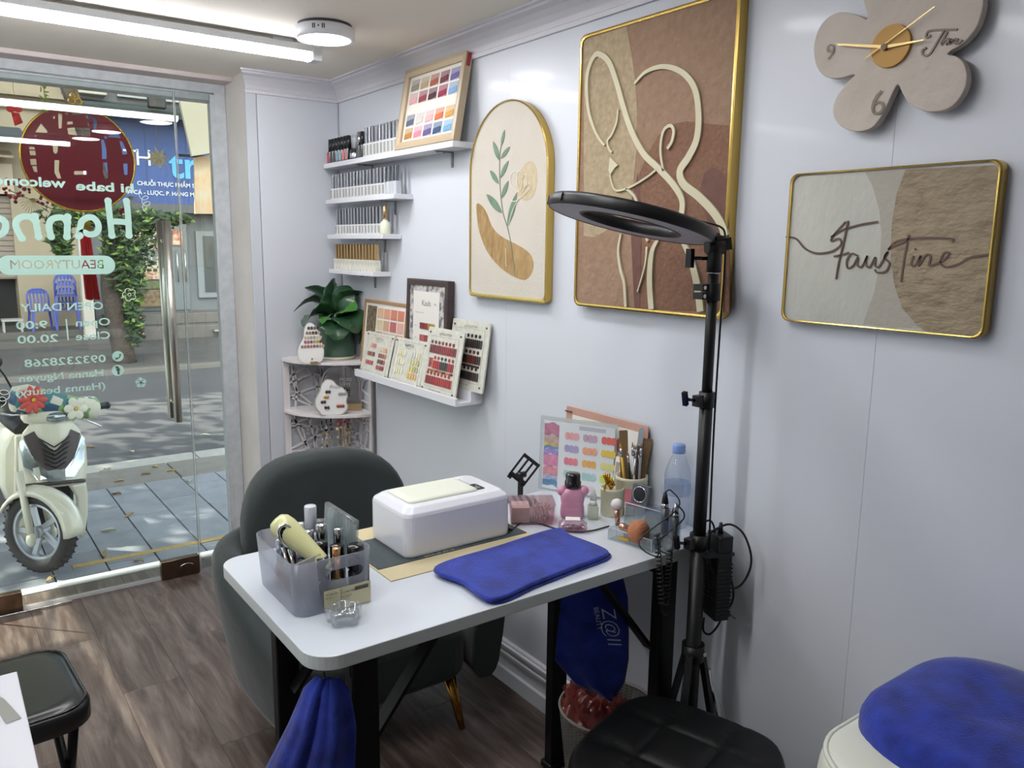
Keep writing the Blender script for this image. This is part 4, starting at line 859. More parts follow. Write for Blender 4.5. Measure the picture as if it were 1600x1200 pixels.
for (a, b_, wd) in [((2.091, 1.789), (2.074, 1.836), 0.015), ((2.101, 1.747), (2.136, 1.808), 0.02), ((2.094, 1.752), (2.044, 1.784), 0.016), ((2.102, 1.676), (2.152, 1.721), 0.019), ((2.096, 1.693), (2.052, 1.743), 0.018), ((2.089, 1.631), (2.05, 1.683), 0.02), ((2.083, 1.586), (2.171, 1.648), 0.026), ((2.056, 1.544), (2.006, 1.646), 0.026)]:
    p0, p1 = [Vector((-q[0], q[1])) for q in (a, b_)]; d = p1-p0; nn = Vector((-d.y, d.x)).normalized(); P = []
    for i in range(9): t_ = i/8; P.append(p0+d*t_+nn*wd*.5*math.sin(PI*t_)**.8)
    for i in range(7, 0, -1): t_ = i/8; P.append(p0+d*t_-nn*wd*.5*math.sin(PI*t_)**.8)
    part('leaf', MB(WM()).prism([(q.x, q.y) for q in P], H0+.0008, H0+.0016), m_sage, ar, world=True)
pt = MB(WM())
for P in [[(1.995, 1.647), (2.029, 1.664), (2.04, 1.693), (2.016, 1.707), (1.992, 1.67)], [(1.992, 1.648), (2.006, 1.679), (1.999, 1.706), (1.98, 1.697), (1.981, 1.65)], [(1.987, 1.646), (1.979, 1.685), (1.961, 1.696), (1.955, 1.668), (1.978, 1.644)], [(1.981, 1.644), (1.947, 1.668), (1.939, 1.656), (1.974, 1.634)], [(1.974, 1.634), (2.015, 1.62), (2.035, 1.623)], [(1.988, 1.635), (2.028, 1.592), (2.048, 1.544)], [(2.061, 1.479), (2.057, 1.421)]]:
    pt.stroke(smooth([(a, b_, 0) for a, b_ in wl(P)], 4), .0022, H0+.0016, H0+.0022)
part('petal_lines', pt, mat('pale_ink', '#e6dfc6', rough=.6), ar, world=True)
# --- large line-art face
FA = .03
def rect_outline(y0, y1, z0, z1, r): return rrect(y1-y0, z1-z0, r, 4, (y0+y1)/2, (z0+z1)/2)
m_sand = mat('sand_texture', '#b3a183', rough=.85, var=(70, '#9c8a6c', .25), bump=(55, 1, .004))
m_tan = mat('tan_texture', '#9b7f69', rough=.85, var=(60, '#8c7059', .25), bump=(40, 1, .004))
m_brn = mat('brown_weave', '#85624d', rough=.85, var=(90, '#765441', .25), bump=(90, .8)); m_brn2 = mat('dark_brown_wash', '#725045', rough=.8, var=(30, '#64443b', .25), bump=(60, .6))
ba = framed('line_art_picture', 'tall gold framed picture of a cream line-drawn face on brown', 'picture', rect_outline(-1.722, -1.196, 1.322, 2.040, .022), FA, m_tan)
H0 = FA-.004
patch(ba, 'sand_field', [(1.71, 2.023), (1.701, 2.028), (1.549, 2.03), (1.528, 1.963), (1.511, 1.897), (1.5, 1.819), (1.497, 1.728), (1.509, 1.598), (1.546, 1.558), (1.605, 1.525), (1.647, 1.511), (1.689, 1.515)], H0, m_sand)
patch(ba, 'brown_arch', [(1.483, 1.331), (1.494, 1.504), (1.495, 1.597), (1.484, 1.669), (1.459, 1.712), (1.425, 1.754), (1.383, 1.777), (1.333, 1.778), (1.269, 1.765), (1.211, 1.755), (1.179, 1.341), (1.322, 1.335)], H0, m_brn)
patch(ba, 'dark_blob', [(1.28, 1.59), (1.283, 1.626), (1.273, 1.656), (1.251, 1.669), (1.227, 1.659), (1.203, 1.634), (1.182, 1.385), (1.204, 1.444), (1.244, 1.522)], H0+.0007, m_brn2)
patch(ba, 'dark_band', [(1.509, 1.598), (1.489, 1.669), (1.469, 1.57), (1.466, 1.437), (1.464, 1.332), (1.483, 1.331), (1.504, 1.504)], H0+.0007, m_brn2)
m_line = mat('cream_relief', '#cbc3a4', rough=.55); ln = MB(WM())
for P, wa, wb in [([(1.611, 1.748), (1.643, 1.779), (1.674, 1.833), (1.687, 1.889), (1.685, 1.943), (1.662, 1.978), (1.637, 1.978), (1.603, 1.953), (1.573, 1.9), (1.545, 1.837), (1.513, 1.775), (1.468, 1.716), (1.416, 1.677), (1.366, 1.637), (1.334, 1.598), (1.334, 1.557)], 0.006, 0.016), ([(1.564, 1.832), (1.568, 1.801), (1.584, 1.773), (1.6, 1.758), (1.593, 1.737), (1.582, 1.728)], 0.005, 0.006), ([(1.586, 1.672), (1.578, 1.648), (1.559, 1.63), (1.511, 1.636), (1.456, 1.656), (1.424, 1.672)], 0.004, 0.005), ([(1.525, 1.633), (1.495, 1.614), (1.478, 1.585)], 0.006, 0.007), ([(1.508, 1.887), (1.47, 1.909), (1.413, 1.912), (1.353, 1.89), (1.312, 1.849), (1.296, 1.794), (1.297, 1.735), (1.32, 1.695), (1.344, 1.666), (1.332, 1.635), (1.285, 1.605), (1.24, 1.57), (1.211, 1.537), (1.201, 1.513)], 0.006, 0.02), ([(1.398, 1.669), (1.41, 1.718), (1.404, 1.761), (1.383, 1.773), (1.37, 1.761), (1.374, 1.736), (1.388, 1.72)], 0.006, 0.008), ([(1.538, 1.519), (1.546, 1.476), (1.535, 1.428), (1.52, 1.394), (1.511, 1.332)], 0.005, 0.009), ([(1.451, 1.517), (1.441, 1.501)], 0.006, 0.007), ([(1.443, 1.487), (1.448, 1.438), (1.47, 1.373)], 0.007, 0.004), ([(1.404, 1.507), (1.425, 1.474), (1.429, 1.405), (1.419, 1.332)], 0.006, 0.018), ([(1.325, 1.499), (1.298, 1.46), (1.274, 1.399), (1.26, 1.338)], 0.01, 0.02)]:
    Q = smooth([(a, b_, 0) for a, b_ in wl(P)], 6); n = len(Q); ln.stroke(Q, [wa+(wb-wa)*math.sin(PI*.5*min(1, 1.5*i/n)) for i in range(n)], H0+.001, H0+.0065)
ln.prism(wl([(1.588, 1.717), (1.578, 1.709), (1.557, 1.694), (1.57, 1.687), (1.584, 1.672), (1.592, 1.683), (1.591, 1.695)]), H0+.001, H0+.0065)
part('line_drawing', ln, m_line, ba, world=True)
# --- lettered picture
FB = .024
m_pale = mat('pale_canvas', '#b9bab0', rough=.8, var=(5, '#c6c5bb', .2), bump=(60, .5), stretch=(1, 1, .4))
fp = framed('name_picture', 'wide gold framed picture with the handwritten word Faustine', 'picture', rect_outline(-1.045, -.632, 1.334, 1.640, .018), FB, m_pale)
H0 = FB-.004
patch(fp, 'greige_field', [(0.881, 1.634), (0.864, 1.608), (0.846, 1.563), (0.837, 1.518), (0.835, 1.462), (0.841, 1.404), (0.853, 1.363), (0.858, 1.341), (0.796, 1.34), (0.646, 1.352), (0.654, 1.607), (0.779, 1.631), (0.808, 1.634)], H0, mat('greige_canvas', '#aca79b', rough=.8, bump=(60, .4)))
patch(fp, 'plaster_field', [(0.801, 1.633), (0.814, 1.589), (0.818, 1.534), (0.814, 1.473), (0.803, 1.423), (0.783, 1.379), (0.751, 1.348), (0.737, 1.34), (0.645, 1.338), (0.634, 1.343), (0.64, 1.621), (0.647, 1.63)], H0+.0006, mat('plaster_canvas', '#a2937b', rough=.85, var=(22, '#8f8069', .25), bump=(14, 1, .012), stretch=(1, 1.5, 3)))
wr = MB(WM())
for P in [[(1.047, 1.511), (1.022, 1.507), (0.999, 1.487), (0.971, 1.478), (0.938, 1.482), (0.919, 1.495), (0.923, 1.507), (0.941, 1.503), (0.932, 1.519), (0.912, 1.54)], [(0.907, 1.542), (0.914, 1.495), (0.92, 1.46), (0.923, 1.427)], [(0.942, 1.51), (0.918, 1.524), (0.881, 1.534), (0.845, 1.539)], [(0.932, 1.472), (0.914, 1.476), (0.9, 1.48)], [(0.881, 1.474), (0.894, 1.478), (0.903, 1.465), (0.9, 1.45), (0.889, 1.455), (0.88, 1.471), (0.88, 1.456), (0.87, 1.454), (0.861, 1.474)], [(0.861, 1.475), (0.863, 1.459), (0.854, 1.453), (0.844, 1.472), (0.844, 1.458), (0.835, 1.455), (0.82, 1.483)], [(0.82, 1.483), (0.826, 1.472), (0.815, 1.461), (0.821, 1.446), (0.837, 1.443), (0.843, 1.449)], [(0.782, 1.514), (0.787, 1.474), (0.789, 1.427)], [(0.82, 1.486), (0.805, 1.502), (0.767, 1.508), (0.719, 1.508), (0.701, 1.506), (0.704, 1.502)], [(0.82, 1.487), (0.811, 1.492), (0.784, 1.503)], [(0.77, 1.476), (0.773, 1.461), (0.766, 1.458), (0.757, 1.475)], [(0.769, 1.487), (0.767, 1.489)], [(0.757, 1.477), (0.759, 1.458), (0.748, 1.477), (0.739, 1.476), (0.74, 1.46), (0.732, 1.46)], [(0.732, 1.46), (0.715, 1.469), (0.706, 1.481), (0.715, 1.482), (0.72, 1.466), (0.71, 1.457), (0.688, 1.463), (0.669, 1.475), (0.633, 1.481)]]:
    wr.stroke(smooth([(a, b_, 0) for a, b_ in wl(P)], 5), .0036, H0+.0012, H0+.0026)
part('handwriting', wr, mat('brown_script', '#5c463c', rough=.6), fp, world=True)
# --- flower clock
CK = [(0.895, 1.912), (0.917, 1.924), (0.955, 1.937), (0.984, 1.93), (1.001, 1.909), (1.006, 1.878), (0.996, 1.843), (0.974, 1.821), (0.944, 1.814), (0.912, 1.816), (0.928, 1.803), (0.949, 1.777), (0.953, 1.752), (0.94, 1.728), (0.913, 1.713), (0.885, 1.709), (0.862, 1.717), (0.847, 1.739), (0.835, 1.767), (0.825, 1.785), (0.815, 1.769), (0.8, 1.749), (0.774, 1.733), (0.747, 1.728), (0.722, 1.734), (0.706, 1.755), (0.702, 1.778), (0.709, 1.801), (0.723, 1.816), (0.74, 1.824), (0.715, 1.836), (0.697, 1.855), (0.69, 1.877), (0.689, 1.902), (0.703, 1.931), (0.729, 1.954), (0.76, 1.962), (0.79, 1.952), (0.791, 1.987), (0.813, 2.022), (0.854, 2.05), (0.894, 2.057), (0.918, 2.03), (0.918, 1.993), (0.907, 1.949)]
ck = thing('flower_clock', 'flower-shaped cream wall clock with a mustard centre and gold hands', 'clock', (0, .85, 1.70))
m_pet = mat('plaster_petal', '#bfb3a6', rough=.75, var=(14, '#cdc4b8', .3), bump=(18, .9, .006))
part('flower_dial', MB(WM()).prism([(q[0], q[1]) for q in smooth([(a, b_, 0) for a, b_ in wl(CK)], 3, True)], .014, .032), m_pet, ck, bevel=.004, world=True)
part('clockwork', MB(WM()).box(-.90, 1.81, .0, -.80, 1.91, .014), m_blk, ck, world=True)
cc = (0.842, 1.854)
part('centre_disc', MB(WM()).prism(circ(.0375, 36, -cc[0], cc[1]), .032, .038), mat('mustard', '#b8882e', rough=.5), ck, bevel=.001, world=True)
hb_ = (0.851, 1.853); m_hand = mat('gold_hand', '#cdb27a', rough=.3, metal=.8); hnd = MB(WM())
for P, w1, w2, nm in ([(0.946, 1.875), (0.845, 1.852)], .003, .006, 'hour_hand'), ([(0.778, 1.852), (0.858, 1.853)], .002, .006, 'minute_hand'), ([(0.765, 1.904), (0.887, 1.839)], .0012, .0022, 'second_hand'):
    Q = wl(P); part(nm, MB(WM()).stroke(Q, [w1, w2], .040+.001*len(nm)/10, .0415+.001*len(nm)/10), m_hand, ck, world=True)
part('spindle', MB(WM()).prism(circ(.006, 16, -hb_[0], hb_[1]), .038, .045), mat('bronze', '#5b4a36', rough=.4, metal=.6), ck, world=True)
m_num = mat('numeral_bronze', '#7a6d5c', rough=.5)
for s_, P, hgt in (('9', (0.977, 1.852), .042), ('6', (0.875, 1.735), .066), ('12', (0.834, 1.928), .055)):
    nu = MB(); text_mb(nu, s_, hgt, basis((-.032, P[0], P[1]), (0, -1, 0), (0, 0, 1)), depth=.003, bold=-.01); part('numeral', nu, m_num, ck, world=True)
tw = MB(WM())
for P in [[(0.771, 1.859), (0.779, 1.857), (0.777, 1.867), (0.759, 1.866), (0.726, 1.86)], [(0.749, 1.863), (0.759, 1.846), (0.77, 1.828), (0.781, 1.828), (0.784, 1.836), (0.777, 1.84)], [(0.743, 1.86), (0.751, 1.841), (0.746, 1.846), (0.74, 1.848), (0.742, 1.839), (0.735, 1.846), (0.737, 1.839), (0.73, 1.845)], [(0.735, 1.839), (0.728, 1.845), (0.724, 1.843), (0.728, 1.838), (0.72, 1.838), (0.716, 1.842)]]:
    tw.stroke(smooth([(a, b_, 0) for a, b_ in wl(P)], 5), .0034, .032, .0345)
part('word', tw, m_num, ck, world=True)

# ================================================================ DESK
ZT = .80
m_lam = mat('white_laminate', '#cdd3da', rough=.12, coat=.3, spec=.6); m_lede = mat('laminate_edge', '#c4cac8', rough=.35); m_steelb = mat('black_steel', '#060607', rough=.5, spec=.3); m_knob = mat('knob_black', '#0e0e10', rough=.5)
TX0, TX1, TY0, TY1 = -1.042, -.012, 1.178, 1.713
tbl = thing('manicure_desk', 'white-topped manicure desk on black folding steel legs against the wall', 'desk', ((TX0+TX1)/2, (TY0+TY1)/2, 0))
ol = rrect(TX1-TX0, TY1-TY0, (.02, .02, .05, .055), 8, (TX0+TX1)/2, (TY0+TY1)/2)
top = part('tabletop', MB().prism(ol, ZT-.026, ZT), [m_lede, m_lam], tbl, bevel=.0015, world=True)
for p in top.data.polygons:
    if p.normal.z > .9: p.material_index = 1
LXa, LXb = (-0.934, -0.152); YF, YBk = TY0+.045, TY1-.10
for nm, X in (('left', LXa), ('right', LXb)):
    part('top_rail', MB().box(X-.028, YF-.012, ZT-.07, X+.028, YBk+.012, ZT-.027), m_steelb, tbl, bevel=.003, world=True)
    for yy in (YF, YBk):
        part('leg', MB().box(X-.026, yy-.017, .02, X+.026, yy+.017, ZT-.03), m_steelb, tbl, bevel=.004, world=True)
    for yy in (YF, YBk): part('foot', MB().box(X-.034, yy-.024, 0, X+.034, yy+.024, .020), m_steelb, tbl, bevel=.004, world=True)
    s_ = 1 if nm == 'left' else -1
    for yy in (YF+.04, YBk-.04):
        part('brace', MB().bar((X, yy, .52), (X+s_*.20, yy, ZT-.03), .008, .032, up=(0, 1, 0)), m_steelb, tbl, world=True)
        part('knob', MB().cyl((X+s_*.20, yy-.015, ZT-.05), (X+s_*.20, yy+.015, ZT-.05), .011, n=12), m_knob, tbl, world=True)
part('side_rail', MB().box(LXa, YBk-.012, ZT-.06, LXb, YBk+.012, ZT-.03), m_steelb, tbl, world=True)

# ---- tub armchair
m_vel = mat('grey_velvet', '#262d2c', rough=.85, sheen=.25, var=(5, '#2e3635', .3), bump=(14, .25, .01)); m_goldleg = mat('gold_leg', '#b8893a', rough=.2, metal=1)
ch = thing('armchair', 'dark grey velvet tub armchair with gold tapered legs behind the desk', 'armchair', (-.50, 2.20, 0))
part('seat_base', MB().prism(rrect(.54, .58, .10, 6, 0, 0), .17, .34), m_vel, ch, bevel=.03, seg=3)
part('seat_cushion', MB().prism(rrect(.46, .52, .10, 6, 0, -.03), .34, .45), m_vel, ch, bevel=.04, seg=4)
tub = MB(); R = []
path = smooth([(-.315, -.31, 0), (-.335, -.14, 0), (-.335, .06, 0), (-.29, .20, 0), (-.17, .29, 0), (0, .315, 0), (.17, .29, 0), (.29, .20, 0), (.335, .06, 0), (.335, -.14, 0), (.315, -.31, 0)], 5)
for i, p in enumerate(path):
    t = (path[min(i+1, len(path)-1)]-path[max(i-1, 0)]).normalized(); nrm = Vector((t.y, -t.x, 0))*-1
    if nrm.dot(Vector((p.x, p.y, 0))) < 0: nrm = -nrm
    f = min(1, max(0, (p.y+.32)/.42)); zt = .43+.155*(f*f*(3-2*f)); th = .05
    sec = []
    for a in range(16):
        an = 2*PI*a/16; cx_ = math.copysign(abs(math.cos(an))**.75, math.cos(an)); sz_ = math.copysign(abs(math.sin(an))**.45, math.sin(an))
        z = .16+(zt-.16)*(.5+.5*sz_); fl = .05*((z-.16)/.42)**1.2-.02
        q = p+nrm*(cx_*th*(.8+.3*(z/.6))+fl); sec.append((q.x, q.y, z))
    R.append(sec)
tub.rings(R); part('arm_shell', tub, m_vel, ch)
bkm = MB(); R = []
for d, sc_ in [(-.050, .02), (-.052, .35), (-.0545, .65), (-.0555, .82)]+[(-.055+.11*k/8, 1-(abs(-.055+.11*k/8)/.06)**4*.10) for k in range(9)]+[(.0555, .82), (.054, .5), (.05, .02)]:
    sec = []
    for a in range(40):
        an = 2*PI*a/40; x = math.copysign(abs(math.cos(an))**.62, math.cos(an))*.285*sc_; z = math.copysign(abs(math.sin(an))**.78, math.sin(an))*.28*sc_
        zz = .53+z; sec.append((x*(1.0+.06*(zz-.5)), .205+d-.55*x*x+.16*(zz-.5), zz))
    R.append(sec)
bkm.rings(R); part('backrest', bkm, m_vel, ch)
for x, y in ((-.25, -.25), (.22, -.27), (-.22, .25), (.22, .25)):
    part('leg', MB().cyl((x*1.02, y*1.05, 0), (x*.9, y*.92, .175), .010, .019, n=16), m_goldleg, ch)

# ---- desk mat
m_matb = mat('mat_beige', '#c3b692', rough=.75); m_matd = mat('mat_charcoal', '#3a4245', rough=.9, var=(90, '#454d50', .3))
MT = [(-0.775, 1.395), (-0.793, 1.772)]
mx0 = (MT[0][0]+MT[1][0])/2; my0 = MT[0][1]; my1 = TY1-.005
dm = thing('desk_mat', 'beige desk mat with a charcoal centre band under the white lamp', 'mat', (mx0+.2, (my0+my1)/2, ZT))
part('mat_sheet', MB().box(mx0, my0, ZT, mx0+.405, my1, ZT+.0022), m_matb, dm, world=True)
cb0 = 1.461
part('centre_band', MB().box(mx0+.004, cb0, ZT+.0022, mx0+.401, my1-.075, ZT+.0034), m_matd, dm, world=True)
mt = MB(); text_mb(mt, 'SINCE 2016', .016, basis((-0.664, cb0+.004, ZT+.0036), (1, 0, 0), (0, 1, 0)), depth=.0002); part('lettering', mt, mat('mat_print', '#a9a48f', rough=.8), dm, world=True)

# ---- UV lamp: flared white body with cream top pad
m_lampw = mat('glossy_white', '#e3e4ea', rough=.16, coat=.4); m_padc = mat('cream_pad', '#dcdfd0', rough=.4)
UB = [(-0.701, 1.615), (-0.702, 1.488), (-0.428, 1.474)]; UT = [(-0.715, 1.592), (-0.736, 1.429), (-0.437, 1.463), (-0.441, 1.592)]
ux0, ux1, uy0, uy1 = UB[1][0]-.002, UB[2][0]+.004, (UB[1][1]+UB[2][1])/2-.008, UB[0][1]+.035
uv = thing('nail_lamp', 'white box-shaped nail curing lamp with a cream pad and small display', 'nail lamp', ((ux0+ux1)/2, (uy0+uy1)/2, ZT+.003))
ucx, ucy = (ux0+ux1)/2, (uy0+uy1)/2; ul, uw = ux1-ux0, uy1-uy0
bd = MB(T(ucx, ucy, ZT+.0038)); Rr = []
for z, g, r in ((0, 0, .018), (.006, .001, .018), (.092, .002, .022), (.100, .0, .024), (.110, -.013, .022), (.113, -.020, .02)):
    Rr.append([(x, y, z) for x, y in rrect(ul+2*g*.9, uw+2*g, r, 5)])
bd.rings(Rr, smooth=False); part('body', bd, m_lampw, uv, bevel=.002, world=True)
pdm = MB(T(ucx-.022, ucy, ZT+.1165)); Rr = []
for z, g in ((0, 0), (.003, .0), (.006, -.006), (.0075, -.016)): Rr.append([(x, y, z) for x, y in rrect(ul*.66+2*g, uw*.66+2*g, .014, 5)])
pdm.rings(Rr); part('pad', pdm, m_padc, uv, world=True)
part('display', MB(T(ux1-.062, ucy-.03, ZT+.1166)).prism(rrect(.028, .045, .004), 0, .0012), mat('display_black', '#16171b', rough=.2), uv, world=True)
dg = MB(); text_mb(dg, '88', .014, basis((ux1-.056, ucy-.044, ZT+.1180), (0, 1, 0), (-1, 0, 0)), depth=.0003)
for k in range(4): dg.at(T(ux1-.070+.006*k, ucy-.042+.008*k, ZT+.118)).prism(circ(.0018, 8), 0, .0003); dg.M = Matrix()
part('display_marks', dg, mat('display_digits', '#a9adb5', rough=.4), uv, world=True)
lg = MB(); text_mb(lg, 'SUNUV9', .010, basis((ux1-.079, ucy-.038, ZT+.1168), (0, 1, 0), (-1, 0, 0)), depth=.0003, bold=.02)
for k in range(4): lg.cbox((ux1-.062, ucy+.006+k*.012, ZT+.1171), (.008, .0012, .0004))
part('lettering', lg, mat('print_black', '#33343a', rough=.6), uv, world=True)
part('hand_opening', MB(T(ucx, uy0+.001, ZT+.004)).box(-ul/2+.03, uy1-uy0-.008, .004, ul/2-.03, uy1-uy0+.0, .07), m_blk, uv, world=True)

# ---- storage box with bottles
m_frost = clear('frosted_plastic', '#eef0f5', op=.17, rough=.3, body='#dfe2ec')
BB = [(-1.006, 1.527), (-0.999, 1.353), (-0.989, 1.335), (-0.881, 1.337), (-0.858, 1.35)]
bx0, by0 = BB[0][0]-.004, (BB[2][1]+BB[3][1])/2; bx1, by1 = BB[4][0]+.004, by0+.215
box_ = thing('storage_box', 'frosted plastic open box with handle slot, full of polish bottles', 'box', ((bx0+bx1)/2, (by0+by1)/2, ZT))
bw_, bd_, bh_ = bx1-bx0, by1-by0, .108; BC = ((bx0+bx1)/2, (by0+by1)/2)
wl_ = MB(T(BC[0], BC[1], ZT)); Rr = []
for z, g in ((.0, -.006), (.004, -.003), (bh_, .003)): Rr.append([(x, y, z) for x, y in rrect(bw_+2*g, bd_+2*g, .026, 7)])
for z, g in ((bh_, .0012), (.005, -.0048)): Rr.append([(x, y, z) for x, y in rrect(bw_+2*g, bd_+2*g, .024, 7)])
wl_.rings(Rr, caps=True)
wo = part('box_wall', wl_, m_frost, box_, world=True)
cut = MB(T(BC[0]+.022, by0, ZT+.072)); cut.rings([[(x, y, z) for x, z in rrect(.072, .022, .0108, 6)] for y in (-.02, .02)], smooth=False)
co = part('cutter', cut, m_frost, None, world=False)
bo = wo.modifiers.new('slot', 'BOOLEAN'); bo.operation = 'DIFFERENCE'; bo.object = co; bo.solver = 'EXACT'
bpy.context.view_layer.update(); nm_ = bpy.data.meshes.new_from_object(wo.evaluated_get(bpy.context.evaluated_depsgraph_get())); wo.modifiers.clear(); wo.data = nm_; bpy.data.objects.remove(co)
lb = part('price_label', MB(basis((BC[0]-.012, by0-.0035, ZT+.004), (1, 0, 0), (0, 0, 1))).box(-.012, 0, 0, .083, .042, .0008), mat('label_cream', '#cfc9a2', rough=.7), box_, world=True)
lt = MB(); Bs = lambda u, v: basis((BC[0]-.012+u, by0-.0045, ZT+.004+v), (1, 0, 0), (0, 0, 1))
for u, v, s_, t_ in ((-.009, .033, .005, 'Storage box'), (-.009, .026, .004, 'PP case'), (-.009, .007, .0036, 'Made in Vietnam'), (.022, .030, .0052, '115.000 VND'), (.022, .022, .004, 'Size S 26x18'), (.022, .009, .0035, '1 pc')): text_mb(lt, t_, s_, Bs(u, v), depth=.0003)
for k in range(5): lt.at(Matrix()).box(BC[0]+.038, by0-.0049, ZT+.034+k*.0016, BC[0]+.066, by0-.0046, ZT+.0348+k*.0016)
lt.box(BC[0]+.0095, by0-.0049, ZT+.005, BC[0]+.0099, by0-.0046, ZT+.044)
part('label_print', lt, MATS['print_black'], lb, world=True)
part('side_label', MB(basis((bx1+.003, by0+.022, ZT+.010), (0, 1, 0), (0, 0, 1))).box(0, 0, 0, .045, .072, .0008), mat('label_white', '#dcdde2', rough=.6), box_, world=True)
sl = MB()
for k in range(14): sl.box(bx1+.0040, by0+.026, ZT+.020+k*.0042, bx1+.0043, by0+.026+random.uniform(.02, .037), ZT+.0212+k*.0042)
part('side_label_print', sl, MATS['print_black'], box_, world=True)
m_silver = mat('silver_cap', '#c9cace', rough=.14, metal=1); m_gcap = mat('rose_gold_cap', '#d9a77a', rough=.18, metal=.9); m_blkg = mat('gloss_black', '#0c0c0e', rough=.14, coat=.4); m_wht = mat('cap_white', '#e6e6e6', rough=.25); m_jar = clear('jar_glass', '#f2f4ee', op=.45, rough=.05, body='#cfd3bd'); m_jard = mat('bottle_dark', '#1a1a1e', rough=.12, coat=.5); m_pinkb = mat('bottle_pink', '#a03a52', rough=.15, coat=.5)
def bottle(name, x, y, label, body_m, cap_m, hb, hc, rb, rc, z=None, grp='polish bottles in the storage box', sq=False, tilt=0):
    t = thing(name, label, 'bottle', (x, y, ZT+.0052 if z is None else z), random.uniform(0, 6) if not sq else 0, grp)
    b = MB(Matrix.Rotation(tilt, 4, 'Y'))
    if sq: b.prism(rrect(rb*2, rb*2, rb*.25, 2), 0, hb)
    else: b.lathe([(0, 0), (rb*.92, 0), (rb, .003), (rb, hb-.008), (rb*.6, hb-.001), (rc*.8, hb), (rc*.8, hb+.003), (0, hb+.003)], n=14)
    part('body', b, body_m, t)
    part('cap', MB(Matrix.Rotation(tilt, 4, 'Y')).lathe([(0, hb+.001), (rc, hb+.001), (rc, hb+hc-.002), (rc*.9, hb+hc), (0, hb+hc)], n=14), cap_m, t)
    return t
BX = lambda u, v: (bx0+u*bw_, by0+v*bd_)
spec = [  # u, v, label, body, cap, body height, cap height, rb, rc
 (.86, .13, 'black-capped pot bottle at the right corner of the storage box', m_jard, m_blkg, .060, .046, .017, .0165),
 (.60, .12, 'gold-capped clear bottle seen through the handle slot', m_jar, m_gcap, .048, .062, .016, .0085),
 (.42, .13, 'short black-capped bottle behind the cream label', m_jard, m_blkg, .052, .044, .014, .0125),
 (.30, .30, 'matt black-capped bottle next to the drill handle tip', m_jard, m_blkg, .048, .036, .015, .014),
 (.52, .34, 'black-capped bottle in the second row of the storage box', m_jard, m_blkg, .058, .052, .015, .0145),
 (.70, .27, 'black bottle with ridged cap beside the gold cap', m_jard, m_blkg, .056, .046, .015, .014),
 (.80, .40, 'silver-capped dark bottle with a white top mark', m_jard, m_silver, .060, .064, .014, .0095),
 (.66, .55, 'tall silver-capped bottle in the middle of the storage box', m_jard, m_silver, .060, .068, .014, .0115),
 (.48, .56, 'pale silver-capped bottle in the middle of the storage box', m_jar, m_silver, .060, .060, .014, .0125),
 (.36, .55, 'narrow silver-capped bottle beside the drill handle', m_jard, m_silver, .060, .055, .014, .010),
 (.34, .76, 'wide silver-capped bottle at the back of the storage box', m_jard, m_silver, .060, .058, .015, .0145),
 (.50, .78, 'dropper bottle with a rounded white bulb', m_jar, m_wht, .062, .058, .013, .0070),
 (.62, .74, 'small clear-capped bottle at the back', m_jar, m_wht, .052, .044, .013, .010),
 (.70, .88, 'tall pale grey tube bottle standing highest at the back', m_wht, mat('pale_cap', '#c9ccd4', rough=.25), .070, .075, .014, .0125),
 (.20, .72, 'dark pink polish bottle beneath the silver clip', m_pinkb, m_silver, .050, .050, .014, .009),
 (.46, .90, 'black-capped bottle half hidden at the back wall', m_jard, m_blkg, .055, .048, .013, .010)]
for u, v, lab, bm_, cm_, hb, hc, rb, rc in spec: bottle('polish_bottle', *BX(u, v), lab, bm_, cm_, hb, hc, rb*.92, rc)
# drill handle, silver clip, frosted board, clear tip case standing in the box
wnd = thing('nail_buffer', 'pale yellow oval handheld lamp leaning out of the storage box', 'tool', BX(.25, .35)+(ZT+.02,))
p0 = Vector(BX(.50, .10)+(ZT+.078,)); p1 = Vector(BX(.04, .50)+(ZT+.165,)); d = (p1-p0).normalized()
P = [p0+d*(p1-p0).length*t for t in (0, .03, .12, .3, .5, .68, .82, .92, .98, 1.0)]
part('handle', MB().tube(P, .02, 20, rr=[.004, .012, .0165, .0195, .0235, .0275, .0290, .0265, .018, .004], flat=.8), mat('pale_yellow_plastic', '#cfcf98', rough=.3, coat=.3), wnd, world=True)
hp = p0+d*(p1-p0).length*.80
part('lens_rim', MB(Matrix.Translation(hp+Vector((-.006, -.0215, -.006))) @ Matrix.Rotation(math.radians(-28), 4, 'Y')).tube([(.014*math.cos(a), 0, .024*math.sin(a)) for a in [2*PI*i/24 for i in range(24)]], .0035, 8, closed=True), m_chrome, wnd, world=True)
part('lens', MB(Matrix.Translation(hp+Vector((-.006, -.021, -.006))) @ Matrix.Rotation(math.radians(-28), 4, 'Y')).ell((0, 0, 0), (.013, .004, .023), 16, 8), m_blkg, wnd, world=True)
part('port', MB().ell(p0+Vector((.002, -.010, .002)), (.002, .003, .005), 8, 6), m_blkg, wnd, world=True)
cp = thing('clip', 'chrome hair clip with a pink end standing in the storage box', 'clip', BX(.10, .42)+(ZT+.02,))
a_, b_ = Vector(BX(.16, .30)+(ZT+.03,)), Vector(BX(.08, .42)+(ZT+.112,))
part('prong', MB().tube([a_, b_], .0028, 8), m_chrome, cp, world=True); part('prong', MB().tube([a_+Vector((.012, 0, 0)), b_+Vector((.012, 0, -.006))], .0028, 8), m_chrome, cp, world=True)
part('end', MB().ell(a_+Vector((.006, 0, .03)), (.010, .006, .012), 10, 6), m_pinkb, cp, world=True)
